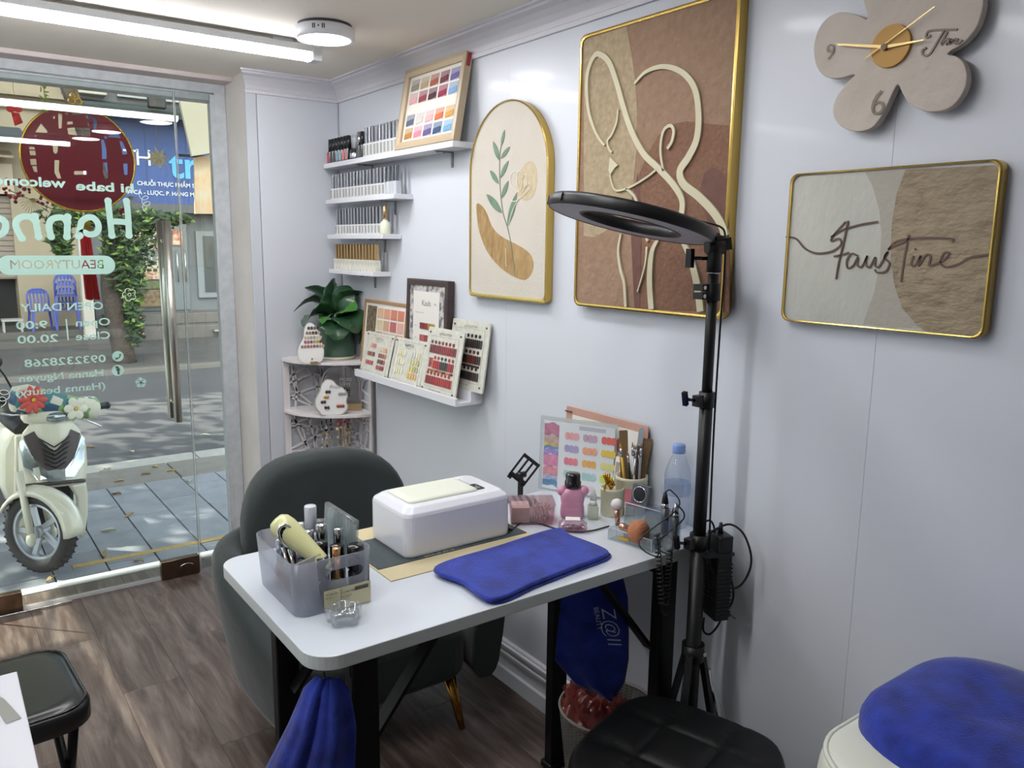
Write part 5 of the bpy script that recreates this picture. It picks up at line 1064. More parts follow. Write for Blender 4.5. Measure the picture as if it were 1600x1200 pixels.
fb = part('frosted_divider', MB(Matrix.Translation(BX(.36, .08)+(ZT+.0060,)) @ Matrix.Rotation(math.radians(-12), 4, 'Y') @ Matrix.Rotation(math.radians(-6), 4, 'X')).box(-.034, 0, 0, .028, .004, .100), clear('frost_board', '#e4e4e6', op=.6, rough=.3, body='#cfd0d2'))
tag(fb, 'frosted plastic board leaning inside the front of the storage box', 'board')
tc_ = thing('tip_case', 'flat clear nail tip case standing at the right of the storage box', 'case', BX(.93, .6)+(ZT+.03,))
TM = Matrix.Translation((bx1-.014, by0+.052, ZT+.045)) @ Matrix.Rotation(math.radians(4), 4, 'Y')
part('case', MB(TM).box(-.006, 0, 0, .006, .145, .105), clear('clear_case', '#e9efef', op=.22, rough=.12, body='#c9d0d0'), tc_, bevel=.003, world=True)
cm = MB(TM)
for k in range(9): cm.box(-.004, .008+k*.015, .01, .004, .0095+k*.015, .095)
part('compartment', cm, clear('case_rib', '#e0e6e6', op=.5, rough=.2, body='#d6dbdb'), tc_, world=True)

# ---- flower shaped glass dish
dxy = [(-0.968, 1.291), (-0.955, 1.247), (-0.913, 1.262)]
gx, gy = (dxy[0][0]+dxy[2][0])/2+.004, (dxy[0][1]+dxy[2][1])/2+.012
m_gl = clear('crystal', '#f4f6f8', op=.16, rough=.02, body='#f2f5fa', f0=2.3)
def fl_r(r, z): return [((r*(1+.30*abs(math.cos(2.5*a))-.20))*math.cos(a), (r*(1+.30*abs(math.cos(2.5*a))-.20))*math.sin(a), z) for a in [2*PI*i/60 for i in range(60)]]
gd = thing('glass_dish', 'small clear flower-shaped glass dish near the desk corner', 'dish', (gx, gy, ZT))
part('bowl', MB().rings([fl_r(.024, .0), fl_r(.029, .002), fl_r(.0315, .014), fl_r(.0315, .026), fl_r(.029, .029), fl_r(.0255, .027), fl_r(.0235, .012), fl_r(.016, .008), fl_r(.0005, .008)]), m_gl, gd)
part('liquid', MB().prism([(x, y) for x, y, z in fl_r(.0215, 0)], .009, .012), clear('clear_liquid', '#eef1f0', op=.08, rough=.0), gd)

# ---- blue towels
m_blue2 = mat('blue_towel', '#162573', rough=.95, sheen=.3, var=(22, '#243a9e', .16), bump=(260, .6, .002), detail=6); m_blued = MATS['blue_towel']
TP = [(-0.687, 1.384), (-0.677, 1.185), (-0.339, 1.227), (-0.317, 1.267), (-0.326, 1.362), (-0.327, 1.42)]
tw_ = thing('blue_towel', 'folded royal blue microfibre towel lying on the front of the desk', 'towel', (TP[0][0]+.18, TP[0][1]-.08, ZT))
def towel_layer(P, z0, z1, seed):
    Q = [(v.x, v.y) for v in smooth([(x, y, 0) for x, y in P], 8, True)]; return MB().prism(Q, z0, z1)
corner = [TP[0], ((TP[0][0]+TP[1][0])/2+.0, (TP[0][1]+TP[1][1])/2), TP[1], (TP[1][0]*.66+TP[2][0]*.34, TP[1][1]*.66+TP[2][1]*.34), (TP[1][0]*.33+TP[2][0]*.67, TP[1][1]*.33+TP[2][1]*.67), TP[2], TP[3], TP[4], TP[5], (TP[5][0]*.5+TP[0][0]*.5, TP[5][1]*.5+TP[0][1]*.5+.004)]
part('lower_fold', towel_layer([(x+.008, y-.0) for x, y in corner], ZT, ZT+.007, 1), m_blue2, tw_, world=True, bevel=.003, seg=3)
part('upper_fold', towel_layer(corner, ZT+.0075, ZT+.0165, 3), m_blue2, tw_, world=True, bevel=.004, seg=3)
def hanging(name, label, M, rows_, nu=26, amp=.014, seed=0, folds=5, th=.006, mm=None):
    """cloth hung from its top: rows (z, xa, xb, depth) with vertical folds"""
    def fn(u, v):
        k = v*(len(rows_)-1); i = min(int(k), len(rows_)-2); t = k-i; t = t*t*(3-2*t)*.5+t*.5
        z, xa, xb, dp = [rows_[i][j]*(1-t)+rows_[i+1][j]*t for j in range(4)]
        w_ = amp*(.3+v)*(math.sin(folds*2*PI*u/2+seed+2*v)+.5*math.sin(folds*PI*2.3*u+seed*2-3*v))
        return (xa+(xb-xa)*u, dp*math.sin(PI*u)*.0+w_-dp*(math.cos(PI*(u-.5))), z)
    mb = MB(M).grid(fn, nu, 30); t = thing(name, label, 'towel', M=M.copy())
    o = part('cloth', mb, mm or m_blue2, t, world=True, solid=th); return t, o
HX, HY = (-1.002, 1.235)
H1 = Matrix.Translation((HX, HY, 0)) @ Matrix.Rotation(math.radians(-38), 4, 'Z')
hanging('hanging_towel', 'dark blue towel hanging from the left front leg of the desk', H1, [(.735, -.012, .028, .0), (.71, -.035, .045, .02), (.64, -.065, .055, .03), (.52, -.125, .050, .035), (.43, -.155, .052, .035), (.39, -.165, .055, .035), (.34, -.02, .075, .03)], seed=1.2, folds=4, amp=.010)
part('hook', MB().tube([(HX-.004, HY+.01, .775), (HX, HY, .750), (HX+.004, HY, .732)], .0016, 6), m_goldleg, bpy.data.objects['hanging_towel'], world=True)
H2o = (-0.291, 1.33, 0.569)
H2 = Matrix.Translation((H2o[0], 1.33, 0)) @ Matrix.Rotation(math.radians(-36), 4, 'Z')
t2_, c2_ = hanging('hanging_towel', 'blue towel with white printed lettering hanging over the waste basket', H2, [(ZT-.055, -.045, .045, .0), (ZT-.08, -.065, .075, .012), (.66, -.068, .090, .018), (.58, -.075, .095, .018), (.50, -.080, .098, .016), (.44, -.03, .09, .012), (.405, .045, .070, .010)], seed=.4, folds=2, amp=.006)
lt = MB(); LM = H2 @ Matrix.Translation((.022, -.040, .655)) @ Matrix.Rotation(math.radians(78), 4, 'Y') @ Matrix.Rotation(PI/2, 4, 'X')
text_mb(lt, 'Z@II', .046, LM, depth=.0006, bold=-.01, shear=.25); text_mb(lt, 'BEAUTY', .016, LM @ Matrix.Translation((-.004, -.017, 0)), depth=.0006)
part('towel_lettering', lt, mat('print_white', '#aab2c8', rough=.7), t2_, world=True)
h3 = MB(); H3 = Matrix.Translation((H2o[0]+.10, 1.44, 0)) @ Matrix.Rotation(math.radians(-36), 4, 'Z')
hanging('hanging_towel', 'second blue towel hanging behind the printed one', H3, [(.71, -.05, .02, 0), (.66, -.07, .06, .01), (.56, -.07, .085, .012), (.49, -.05, .09, .01), (.455, -.01, .06, .008)], seed=2, folds=2, amp=.006)

# ---- waste basket with bag
WB = [(-0.27, 1.523), (-0.005, 1.355), (-0.248, 1.312), (0.004, 1.479)]
wx, wy = sum(p[0] for p in WB)/4-.005, sum(p[1] for p in WB)/4; WR_ = .128
wb = thing('waste_basket', 'grey perforated knit-pattern plastic waste basket under the desk', 'basket', (wx, wy, 0))
m_bk = mat('basket_grey', '#8f8d84', rough=.55)
NB = 54; rb_ = lambda z: .098+(.128-.098)*z/.28
bk = MB()
nst = 30
for k in range(NB):     # vertical ribs of small v stitches
    a = 2*PI*k/NB
    for j in range(nst):
        z = .012+j*.0088; r = rb_(z)
        for s_ in (-1, 1):
            p = (r*math.cos(a), r*math.sin(a), z); q = ((rb_(z+.009)+.0015)*math.cos(a+s_*.046), (rb_(z+.009)+.0015)*math.sin(a+s_*.046), z+.0085)
            P0, P1 = Vector(p), Vector(q); n_ = Vector((math.cos(a), math.sin(a), 0)); sd = (P1-P0).cross(n_).normalized()*.0019
            bk.add([P0-sd+n_*.001, P1-sd+n_*.001, P1+sd+n_*.001, P0+sd+n_*.001, P0-sd-n_*.001, P1-sd-n_*.001, P1+sd-n_*.001, P0+sd-n_*.001], [(0, 1, 2, 3), (7, 6, 5, 4), (0, 4, 5, 1), (3, 2, 6, 7)])
part('knit_wall', bk, m_bk, wb, kind='stuff')
rim = MB().tube([(.1285*math.cos(a), .1285*math.sin(a), .28) for a in [2*PI*i/60 for i in range(60)]], .0042, 8, closed=True)
part('rim', rim, m_bk, wb); part('base', MB().lathe([(0, 0), (.097, 0), (.100, .004), (.100, .014), (.096, .016), (0, .006)], n=40), m_bk, wb)
ribs = MB()
for k in range(NB): a = 2*PI*(k+.5)/NB; ribs.bar((rb_(0)*math.cos(a), rb_(0)*math.sin(a), .01), (rb_(.28)*math.cos(a), rb_(.28)*math.sin(a), .278), .0026, .0022, up=(math.cos(a), math.sin(a), 0))
part('rib', ribs, m_bk, wb, kind='stuff')
rb = thing('red_bag', 'crumpled translucent red plastic bag inside the waste basket', 'bag', (wx, wy, .05))
def bagf(u, v):
    a = 2*PI*u; r = .094*math.sin(PI*min(1, .08+v*.92)*.5)**.7 if v < .75 else .094*(1+(v-.75)*.4); z = .05+v*.235
    nz = .008*math.sin(7*a+v*9)+.006*math.sin(13*a-v*17)+.004*math.sin(23*a+v*31)
    z += .05*max(0, math.cos(a-2.6))*v**2-.03*max(0, math.cos(a+.6))*v
    return (wx-.012+(r+nz)*math.cos(a), wy+(r+nz)*math.sin(a), z)
m_redbag = clear('red_film', '#e8a8a2', op=.62, rough=.2, body='#c06a62')
part('film', MB().grid(bagf, 80, 26), m_redbag, rb, world=True)
def lid(u, v):
    a = 2*PI*u; r = .108*v; return (wx-.022+r*math.cos(a), wy+r*math.sin(a), .285-.04*v*v+.045*math.cos(a-2.6)*v+.012*math.sin(5*a+8*v)+.008*math.sin(11*a-13*v))
part('crumple', MB().grid(lid, 60, 12), m_redbag, rb, world=True)

# ---- black quilted stool (front right)
m_pu = mat('black_leatherette', '#08090a', rough=.5, bump=(220, .25, .001), spec=.3)
SXY = [(-0.595, 1.049), (-0.377, 1.147), (-0.25, 1.116), (-0.154, 0.981), (-0.214, 0.804), (-0.336, 1.018)]
sx_, sy_, sr_ = -.367, .973, .192
st = thing('quilted_stool', 'round-cornered black leatherette stool with square stitched quilting', 'stool', (sx_, sy_, 0))
SA = math.radians(16)
def seat_z(x, y):
    g = .125; q = Matrix.Rotation(-SA, 2) @ Vector((x, y)); dx_ = abs((q.x/g+1) % 1-.5)*g; dy_ = abs((q.y/g+1) % 1-.5)*g
    d = min(dx_, dy_); return .009*(1-math.exp(-(d/.010)))
def seat_ring(s, z, quilt):
    R = []
    for i in range(72):
        a = 2*PI*i/72; r = sr_/((abs(math.cos(a))**3.4+abs(math.sin(a))**3.4)**(1/3.4))*s; x, y = r*math.cos(a+SA), r*math.sin(a+SA)
        R.append((x, y, z+(seat_z(x, y) if quilt else 0)))
    return R
seat = MB(T(0,0,-.02)).rings([seat_ring(.90, .425, 0), seat_ring(.985, .432, 0), seat_ring(1.0, .45, 0), seat_ring(1.0, .475, 0), seat_ring(.985, .488, 0), seat_ring(.955, .494, 1)]+[seat_ring(s, .4945+.010*(1-s*s), 1) for s in [.93-.02*k for k in range(46)]]+[seat_ring(.005, .505, 1)])
part('seat', seat, m_pu, st); part('seat_plate', MB().cyl((0, 0, .385), (0, 0, .407), .15, n=24), m_blk, st)
part('column', MB().cyl((0, 0, .09), (0, 0, .39), .024, n=20).cyl((0, 0, .20), (0, 0, .26), .03, n=20), m_chrome, st)
for k in range(5):
    a = 2*PI*k/5+.3; part('leg', MB().bar((.02*math.cos(a), .02*math.sin(a), .095), (.25*math.cos(a), .25*math.sin(a), .065), .032, .022), m_blk, st)
    part('caster', MB().cyl((.25*math.cos(a)-.01, .25*math.sin(a), .026), (.25*math.cos(a)+.01, .25*math.sin(a), .026), .026, n=16).cyl((.25*math.cos(a), .25*math.sin(a), .03), (.25*math.cos(a), .25*math.sin(a), .065), .008, n=8), m_blk, st)
# ---- folding stool at the left
LS = T(-1.437, 2.06, 0, math.radians(4)); ls = thing('folding_stool', 'black glossy square-seated folding stool near the door', 'stool', M=LS)
zs_ = .45
part('seat', MB().rings([[(x, y, z) for x, y in rrect(.30+2*g, .36+2*g, .075, 7)] for z, g in ((zs_-.052, -.006), (zs_-.048, 0), (zs_-.012, 0), (zs_-.004, -.003), (zs_-.0, -.008), (zs_-.001, -.014), (zs_+.004, -.018), (zs_+.0055, -.04))]), mat('stool_vinyl', '#1b1d1d', rough=.28, spec=.6), ls)
part('seat_edge', MB().tube([(x, y, zs_+.0) for x, y in rrect(.285, .345, .07, 7)], .0035, 8, closed=True), m_blkg, ls)
for s_ in (-1, 1):
    part('leg', MB().tube([(s_*.11, -.13, zs_-.05), (s_*.13, .16, .01)], .011, 10), m_steelb, ls)
    part('leg', MB().tube([(s_*.095, .13, zs_-.05), (s_*.115, -.16, .01)], .011, 10), m_steelb, ls)
    part('foot', MB().cyl((s_*.13, .15, 0), (s_*.13, .17, .03), .015, n=10).cyl((s_*.115, -.17, 0), (s_*.115, -.15, .03), .015, n=10), m_knob, ls)
part('crossbar', MB().cyl((-.125, .12, .07), (.125, .12, .07), .008, n=8).cyl((-.11, -.12, .07), (.11, -.12, .07), .008, n=8), m_steelb, ls)
# ---- white cabinet corner at the lower left
CP = [(-1.427, 1.803), (-1.428, 1.533)]
cx1, cy1 = -1.424, CP[0][1]
cab = thing('side_cabinet', 'pale white cabinet at the lower left edge in front of the folding stool', 'cabinet', (-1.75, 1.45, 0))
m_cab = mat('cabinet_white', '#d3d3da', rough=.4)
part('worktop', MB().box(-2.1, 1.0, .600, cx1, cy1, .620), m_cab, cab, bevel=.002, world=True)
part('carcass', MB().box(-2.08, 1.02, 0, cx1-.02, cy1-.02, .60), m_cab, cab, bevel=.002, world=True)
for k in range(3): part('drawer', MB().box(-2.07, cy1-.02, .02+k*.193, cx1-.03, cy1-.006, .205+k*.193), m_cab, cab, bevel=.002, world=True)
slip = part('paper_knife', MB(T(cx1-.035, cy1-.13, .6205, 0.2)).prism([(-.012, -.07), (.012, -.07), (.010, .02), (0, .075), (-.010, .02)], 0, .002), mat('satin_steel', '#b9b9b6', rough=.3, metal=.7))
tag(slip, 'flat pointed metal spatula lying on the pale cabinet top', 'tool')
# ---- treatment bed with headrest and towel
m_bed = mat('ivory_leatherette', '#cfd1c4', rough=.42, bump=(150, .25, .001)); ZB = .70
bed = thing('treatment_bed', 'ivory padded treatment bed end with piping beside the wall', 'bed', (-.27, .1, 0))
def padring(g, z, n=10, cx=-.277, cy=.17): return [(x, y, z) for x, y in rrect(.44+2*g, .92+2*g, .105+g, n, cx, cy)]
part('pad', MB(T(0,0,.018)).rings([padring(-.03, .60), padring(-.004, .605), padring(.008, .625), padring(.010, .655), padring(.006, .69), padring(0, .708), padring(-.006, .714), padring(-.02, .720), padring(-.06, .728), padring(-.12, .732), padring(-.20, .733)]), m_bed, bed, world=True)
part('piping', MB(T(0,0,.018)).tube(padring(-.002, .711), .0045, 8, closed=True), m_bed, bed, world=True)
part('frame', MB().box(-.45, -.20, .52, -.10, .52, .617), m_bed, bed, bevel=.01, world=True)
for x in (-.42, -.13):
    for y in (-.1, .45): part('leg', MB().cyl((x, y, 0), (x, y, .53), .022, n=14), m_chrome, bed, world=True)
def towring(g, z, n=10, w=0):
    P = rrect(.385+2*g, .86+2*g, (.13+g if g > -.12 else .012), n, -.232, .195)
    return [(x, y, z+w*(.004*math.sin(14*y+6*x)+.003*math.sin(40*x-23*y)+.002*math.sin(70*y+31*x))) for x, y in P]
bt = part('towel', MB(T(0,0,.028)).rings([towring(.000, .66), towring(.004, .70), towring(.003, .728), towring(-.004, .744), towring(-.018, .756), towring(-.04, .762, w=.6), towring(-.07, .766, w=1), towring(-.10, .768, w=1), towring(-.13, .769, w=1), towring(-.16, .769, w=1), towring(-.188, .769, w=1)]), m_blue2)
bt.name = 'bed_towel'; tag(bt, 'thick royal blue towel spread over the ivory bed end', 'towel', 'royal blue towels')

# ================================================================ WALL SHELVES AND POLISH BOTTLES
m_shelf = mat('shelf_white', '#e2e2e6', rough=.3); m_brk = mat('bracket_grey', '#8d9094', rough=.4, metal=.6)
SH = [(1.800, 2.280, 3.318, 'top white wall shelf with the colour chart and black-capped bottles', .082, .020), (1.652, 2.688, 3.306, 'second white wall shelf lined with silver-capped bottles', .082, .018),
      (1.506, 2.780, 3.300, 'third white wall shelf with silver-capped bottles and one cream bottle', .082, .018), (1.360, 2.871, 3.292, 'lowest white wall shelf lined with gold-capped bottles', .082, .018)]
for z, y0, y1, lab, dp, th in SH:
    t = thing('wall_shelf', lab, 'shelf', (-dp/2, (y0+y1)/2, z), group='white wall shelves in the corner')
    part('board', MB().box(-dp, y0, z, -.0005, y1, z+th), m_shelf, t, bevel=.0015, world=True)
    for yy in ((y0+.13, y1-.30) if y1-y0 > .8 else (y0+.14,)):
        part('bracket', MB().box(-.07, yy-.006, z-.004, -.001, yy+.006, z).box(-.004, yy-.006, z-.052, -.001, yy+.006, z-.004), m_brk, t, world=True)
        part('screw', MB().cyl((-.062, yy, z-.006), (-.062, yy, z-.003), .005, n=8).cyl((-.0055, yy, z-.04), (-.003, yy, z-.04), .005, n=8).cyl((-.035, yy, z-.006), (-.035, yy, z-.003), .005, n=8), m_brk, t, world=True)
m_capS = mat('brushed_cap', '#b3b4ba', rough=.2, metal=.9); m_bodyW = mat('bottle_white', '#d9dadb', rough=.3); m_lab = mat('bottle_window', '#a3a39e', rough=.35)
m_capG = mat('champagne_cap', '#c7a473', rough=.22, metal=.8); m_bodyG = mat('bottle_cream', '#e0ddcf', rough=.3, var=(60, '#c9c6b8', .1)); m_capD = mat('steel_cap', '#85888e', rough=.2, metal=.9)
def proto(name, body, cap, lab, hb, hc, w, wc, label, grp, neck=False):
    t = thing(name, label, 'bottle', (0, 0, 0), group=grp)
    part('body', MB().prism(rrect(w, w, .003, 2), 0, hb), body, t)
    if lab is not None: part('window', MB().box(-w/2-.0008, -w*.36, hb*.14, -w/2+.001, w*.30, hb*.86), lab, t)
    c = MB().prism(rrect(wc, wc, .002, 2), hb+.0005, hb+hc); part('cap', c, cap, t)
    return t
def row(t, z, ys, x=-.050, labs=None, rz=0):
    n = len(ys)
    for i, y in enumerate(ys):
        M = T(x+random.uniform(-.001, .001), y, z, rz+random.uniform(-.06, .06)); L = labs(i, n)
        if i == 0: t.matrix_world = M; W[t] = M; t['label'] = L
        else: dup(t, M, L)
def nth(i, n, thing_, where):
    o = ['first', 'second', 'third', 'fourth', 'fifth', 'sixth', 'seventh', 'eighth', 'ninth', 'tenth', 'eleventh', 'twelfth', 'thirteenth', 'fourteenth', 'fifteenth', 'sixteenth', 'seventeenth', 'eighteenth', 'nineteenth', 'twentieth']
    return '%s, %s from the corner end of %s' % (thing_, o[i], where)
ys = [3.288-.0300*i for i in range(17)]
row(proto('polish_bottle', m_bodyW, m_capS, m_lab, .046, .058, .0255, .0165, 'x', 'silver-capped bottles on the second shelf'), 1.6705, ys, labs=lambda i, n: nth(i, n, 'square silver-capped bottle', 'the second shelf'))
ys = [3.288-.0300*17-.003-.0280*i for i in range(3)]
row(proto('polish_bottle', mat('bottle_pale_grey', '#bfc3c8', rough=.3), m_capD, None, .048, .056, .0250, .0130, 'x', 'plain grey bottles on the second shelf'), 1.6705, ys, labs=lambda i, n: ('plain grey bottle next to the windowed ones on the second shelf', 'middle plain grey bottle at the room end of the second shelf', 'plain grey bottle nearest the free end of the second shelf')[i])
ys = [3.250-.0285*i for i in range(15)]
row(proto('polish_bottle', m_bodyW, m_capS, m_lab, .040, .066, .0250, .0150, 'x', 'silver-capped bottles on the third shelf'), 1.5245, ys, labs=lambda i, n: nth(i, n, 'tall silver-capped bottle', 'the third shelf'))
cbt = thing('cream_bottle', 'rounded cream bottle with tall gold cap at the end of the third shelf', 'bottle', (-.055, 2.812, 1.5245))
part('body', MB().lathe([(0, 0), (.020, 0), (.0215, .004), (.0215, .034), (.016, .046), (.009, .050), (.009, .054), (0, .054)], n=20), mat('milky_cream', '#dfe0c9', rough=.25, coat=.4), cbt)
part('cap', MB().lathe([(0, .054), (.0085, .054), (.0075, .11), (0, .112)], n=16), m_capG, cbt)
ys = [3.272-.0290*i for i in range(14)]
row(proto('polish_bottle', m_bodyG, m_capG, None, .044, .062, .0250, .0135, 'x', 'gold-capped bottles on the lowest shelf'), 1.3785, ys, labs=lambda i, n: nth(i, n, 'cream bottle with gold cap', 'the lowest shelf'))
def stepped(x0, y0, y1, z, label):
    o = part('bottle_riser', MB().box(-.055, y0, z, -.012, y1, z+.018), m_shelf, None, bevel=.001); tag(o, label, 'riser'); return o
ys = [2.790-.0265*i for i in range(2)]
# top shelf: black-capped, then the windowed bottles half behind the chart
m_bc = mat('black_cap', '#1c1d20', rough=.35)
cols = [('red', '#c23a52'), ('dark green', '#2e3b38'), ('plum', '#4a3238'), ('sky blue', '#7fa6b8'), ('pale blue', '#93aeba'), ('coral pink', '#d8707a'), ('rose', '#c98a8c')]
y = 3.300
for i, (nm, c) in enumerate(cols):
    t = thing('polish_bottle', 'black-capped polish bottle with a %s label on the top shelf' % nm, 'bottle', (-.055, y-.030*i, 1.8205), group='black-capped bottles on the top shelf')
    part('body', MB().prism(rrect(.026, .026, .003, 2), 0, .048), m_jard, t); part('label_band', MB().box(-.0136, -.010, .006, -.0128, .010, .044), mat('band_'+nm.replace(' ', '_'), c, rough=.4), t)
    part('cap', MB().cyl((0, 0, .0485), (0, 0, .10), .0105, .0095, n=14), m_bc, t)
pot = thing('gel_pot', 'squat silver and black gel pot with a tall grey cap on the top shelf', 'bottle', (-.052, 3.068, 1.8205))
part('body', MB().lathe([(0, 0), (.021, 0), (.022, .003), (.022, .034), (.014, .044), (0, .044)], n=20), m_jard, pot); part('band', MB().lathe([(.0224, .006), (.0226, .008), (.0226, .022), (.0224, .024)], n=20), m_silver, pot)
part('cap', MB().cyl((0, 0, .0445), (0, 0, .098), .012, .010, n=14), mat('grey_cap', '#a3a6ab', rough=.35), pot)
for i, (c, lab) in enumerate(((m_silver, 'silver-capped black bottle between the gel pot and the windowed row'), (m_bc, 'black bottle touching the windowed row on the top shelf'))):
    t = thing('polish_bottle', lab, 'bottle', (-.055, 3.020-.028*i, 1.8205), group='black-capped bottles on the top shelf')
    part('body', MB().prism(rrect(.024, .024, .003, 2), 0, .050), m_jard, t); part('cap', MB().cyl((0, 0, .0505), (0, 0, .102), .010, .009, n=14), c, t)
ys = [2.962-.0285*i for i in range(10)]
row(proto('polish_bottle', m_bodyW, m_capS, m_lab, .052, .062, .0265, .0155, 'x', 'silver-capped bottles on the top shelf'), 1.8205, ys, labs=lambda i, n: nth(i, n, 'speckled silver-capped bottle', 'the windowed row on the top shelf'))

# ================================================================ COLOUR CHARTS
def LM(O, xb, xt, hgt):
    """board standing at O (its lower left corner), leaning so its top moves from xb to xt"""
    up = Vector((xt-xb, 0, hgt)).normalized(); return basis(O, (0, -1, 0), up)
m_card = mat('card_white', '#e4e0d8', rough=.6); m_ink = mat('fine_print', '#6f6b68', rough=.7); m_stone_b = mat('speckled_board', '#d9d8cc', rough=.5, var=(60, '#c8c6b8', .2)); m_acr = clear('board_cover', '#f4f6f6', op=.04, rough=.04)
def sw(name, col): return mat(name, col, rough=.35, coat=.3)
def swatch_mat(c): return sw('swatch_'+c.strip('#'), c)
def nail_row(parent, M, x, y, n, dx, w, h, cols, d0=.0006, th=.0022, name='swatch', rnd=True):
    """a row of nail tips; neighbours cycle through the colours, one object per colour run"""
    for ci, c in enumerate(cols):
        mb = MB(M); ks = [k for k in range(n) if int(k*len(cols)/n) == ci]
        for k in ks:
            if rnd: mb.prism([(px_*1+x+k*dx, py_+y) for px_, py_ in rrect(w, h, min(w, h)*.45, 3)], d0, d0+th)
            else: mb.box(x+k*dx-w/2, y-h/2, d0, x+k*dx+w/2, y+h/2, d0+th)
        part(name, mb, swatch_mat(c), parent, world=True)
def words(M, items, parent, m=None):
    mb = MB()
    for s, x, y, sz in items: text_mb(mb, s, sz, M @ Matrix.Translation((x, y, 0)), depth=.0009)
    part('print', mb, m or m_ink, parent, world=True)
def pins(M, w, h, parent, ins=.012):
    mb = MB(M)
    for x in (ins, w-ins):
        for y in (ins, h-ins): mb.cyl((x, y, .0), (x, y, .0035), .0036, n=10)
    part('pin', mb, mat('pin_bronze', '#7b715f', rough=.3, metal=.8), parent, world=True)
# ledge
lz = .953; LY0, LY1 = 2.217, 2.992
lg = thing('picture_ledge', 'white picture ledge holding the colour sample boards', 'shelf', (-.055, (LY0+LY1)/2, lz))
part('front_lip', MB().box(-.112, LY0, lz, -.100, LY1, lz+.028), m_shelf, lg, bevel=.001, world=True)
part('base_board', MB().box(-.100, LY0, lz, -.050, LY1, lz+.012), m_shelf, lg, bevel=.001, world=True)
part('back_rail', MB().box(-.050, LY0, lz, -.0005, LY1, lz+.046), m_shelf, lg, bevel=.001, world=True)
zb = lz+.0125
# framed chart on the top shelf
O = (-.066, 2.685, 1.8205); M = LM(O, -.066, -.016, .275); FW_, FH_ = .405, .285
fc = thing('framed_chart', 'beige framed nail colour chart leaning on the top wall shelf', 'colour chart', (-.045, 2.48, 1.8205))
f = MB(M); b = .026
f.rings([[(x, y, z) for x, y in ((i, i), (FW_-i, i), (FW_-i, FH_-i), (i, FH_-i))] for i, z in ((0, -.012), (0, .014), (b*.5, .016), (b, .010), (b, .002))], smooth=False, caps=False)
part('frame', f, mat('frame_beige', '#b7a588', rough=.45), fc, world=True); part('back_panel', MB(M).box(b-.004, b-.004, -.002, FW_-b+.004, FH_-b+.004, .001), mat('chart_card', '#e2ddd2', rough=.6), fc, world=True)
part('red_tag', MB(M).box(FW_-.001, FH_-.045, -.006, FW_+.0008, FH_-.003, .008), mat('tag_red', '#9c2c34', rough=.5), fc, world=True)
TOPC = [['#8f8876', '#b39f78', '#a4543f', '#6b2f38', '#6a62a0'], ['#dba5a6', '#8c3845', '#4a2731', '#93213f', '#7fa6cf'], ['#555c70', '#cfc8bd', '#dcaaaa', '#cc6a3a', '#cf973f'], ['#b5803a', '#dc8292', '#574a7c', '#27486f', '#6ba0c6']]
cw, chh = (FW_-2*b-.02)/5, .042
for r in range(4):
    for k in range(5):
        x0 = b+.014+k*cw; y0 = FH_-b-.052-(r*.047 if r < 2 else .030+r*.047); c = TOPC[r][k]
        part('sample_card', MB(M).box(x0, y0, .001, x0+cw-.010, y0+.040, .0016), mat('card_'+c.strip('#'), tuple(.45*int(c[i:i+2], 16)/255+.42 for i in (1, 3, 5)), rough=.6), fc, world=True)
        mb = MB(M)
        for q in range(4): mb.prism([(a+x0+.008+q*.0125, b2+y0+.010+.0015*q) for a, b2 in rrect(.0125, .020, .005, 2)], .0017+.0001*q, .0030+.0001*q)
        part('nail_swatch', mb, swatch_mat(c), fc, world=True)
words(M, [('Rustine', .13, .122, .014), ('COLOR', .13, .112, .006), ('15 ml', .26, .120, .007)], fc)
# boards on the ledge
def board(name, label, O, xb, xt, w, h, th=.004, m=None, rad=.004, rz=0):
    M = Matrix.Translation(O) @ Matrix.Rotation(rz, 4, 'Z') @ Matrix.Translation(-Vector(O)) @ LM(O, xb, xt, h); t = thing(name, label, 'colour chart', (O[0], O[1]-w/2, O[2]))
    part('board', MB(M).prism([(x, y) for x, y in rrect(w, h, rad, 3, w/2, h/2)], -th, 0), m or m_stone_b, t, bevel=.0006, seg=1, world=True); return t, M
t, M = board('sample_board', 'white board of pink and nude nail swatches at the corner end of the ledge', (-.094, 2.984, zb), -.094, -.050, .236, .176)
pins(M, .236, .176, t); words(M, [('RAMYLA', .082, .146, .017)], t, mat('print_rose', '#b98e86', rough=.7)); words(M, [('NUDE COLLECTION', .088, .139, .005), ('Gel polish color chart 2023', .03, .018, .005)], t)
part('border_line', MB(M).stroke([(.02, .012), (.216, .012), (.216, .164), (.02, .164), (.02, .012)], .0006, .0001, .0006), m_ink, t, world=True)
for (x, y, n, cs) in ((.045, .122, 4, ['#e3d3c2', '#dfb9a6', '#d98f8a', '#cf7d78']), (.045, .088, 4, ['#a4705f', '#8f5a4c', '#a86a5c', '#7d4b44']), (.045, .052, 4, ['#b9656a', '#a9535b', '#b05a60', '#a04b55']),
                      (.142, .112, 4, ['#e2cdb6', '#d5b896', '#d59a74']), (.142, .088, 4, ['#a05d50', '#9c6a58', '#b97863']), (.142, .064, 4, ['#6d5a4c', '#5a4038', '#b0555c']), (.142, .040, 4, ['#a85058', '#8f3d48', '#7b3038'])):
    nail_row(t, M, x, y, n, .0165, .0132, .018, cs)
t, M = board('sample_board', 'white board of pale yellow and clear nail swatches beside the pink board', (-.094, 2.736, zb), -.094, -.050, .240, .176)
pins(M, .24, .176, t); words(M, [('RAMYLA', .080, .146, .017)], t, MATS['print_black']); words(M, [('SYRUP COLLECTION', .086, .139, .005), ('Gel polish color chart 2023', .03, .018, .005)], t)
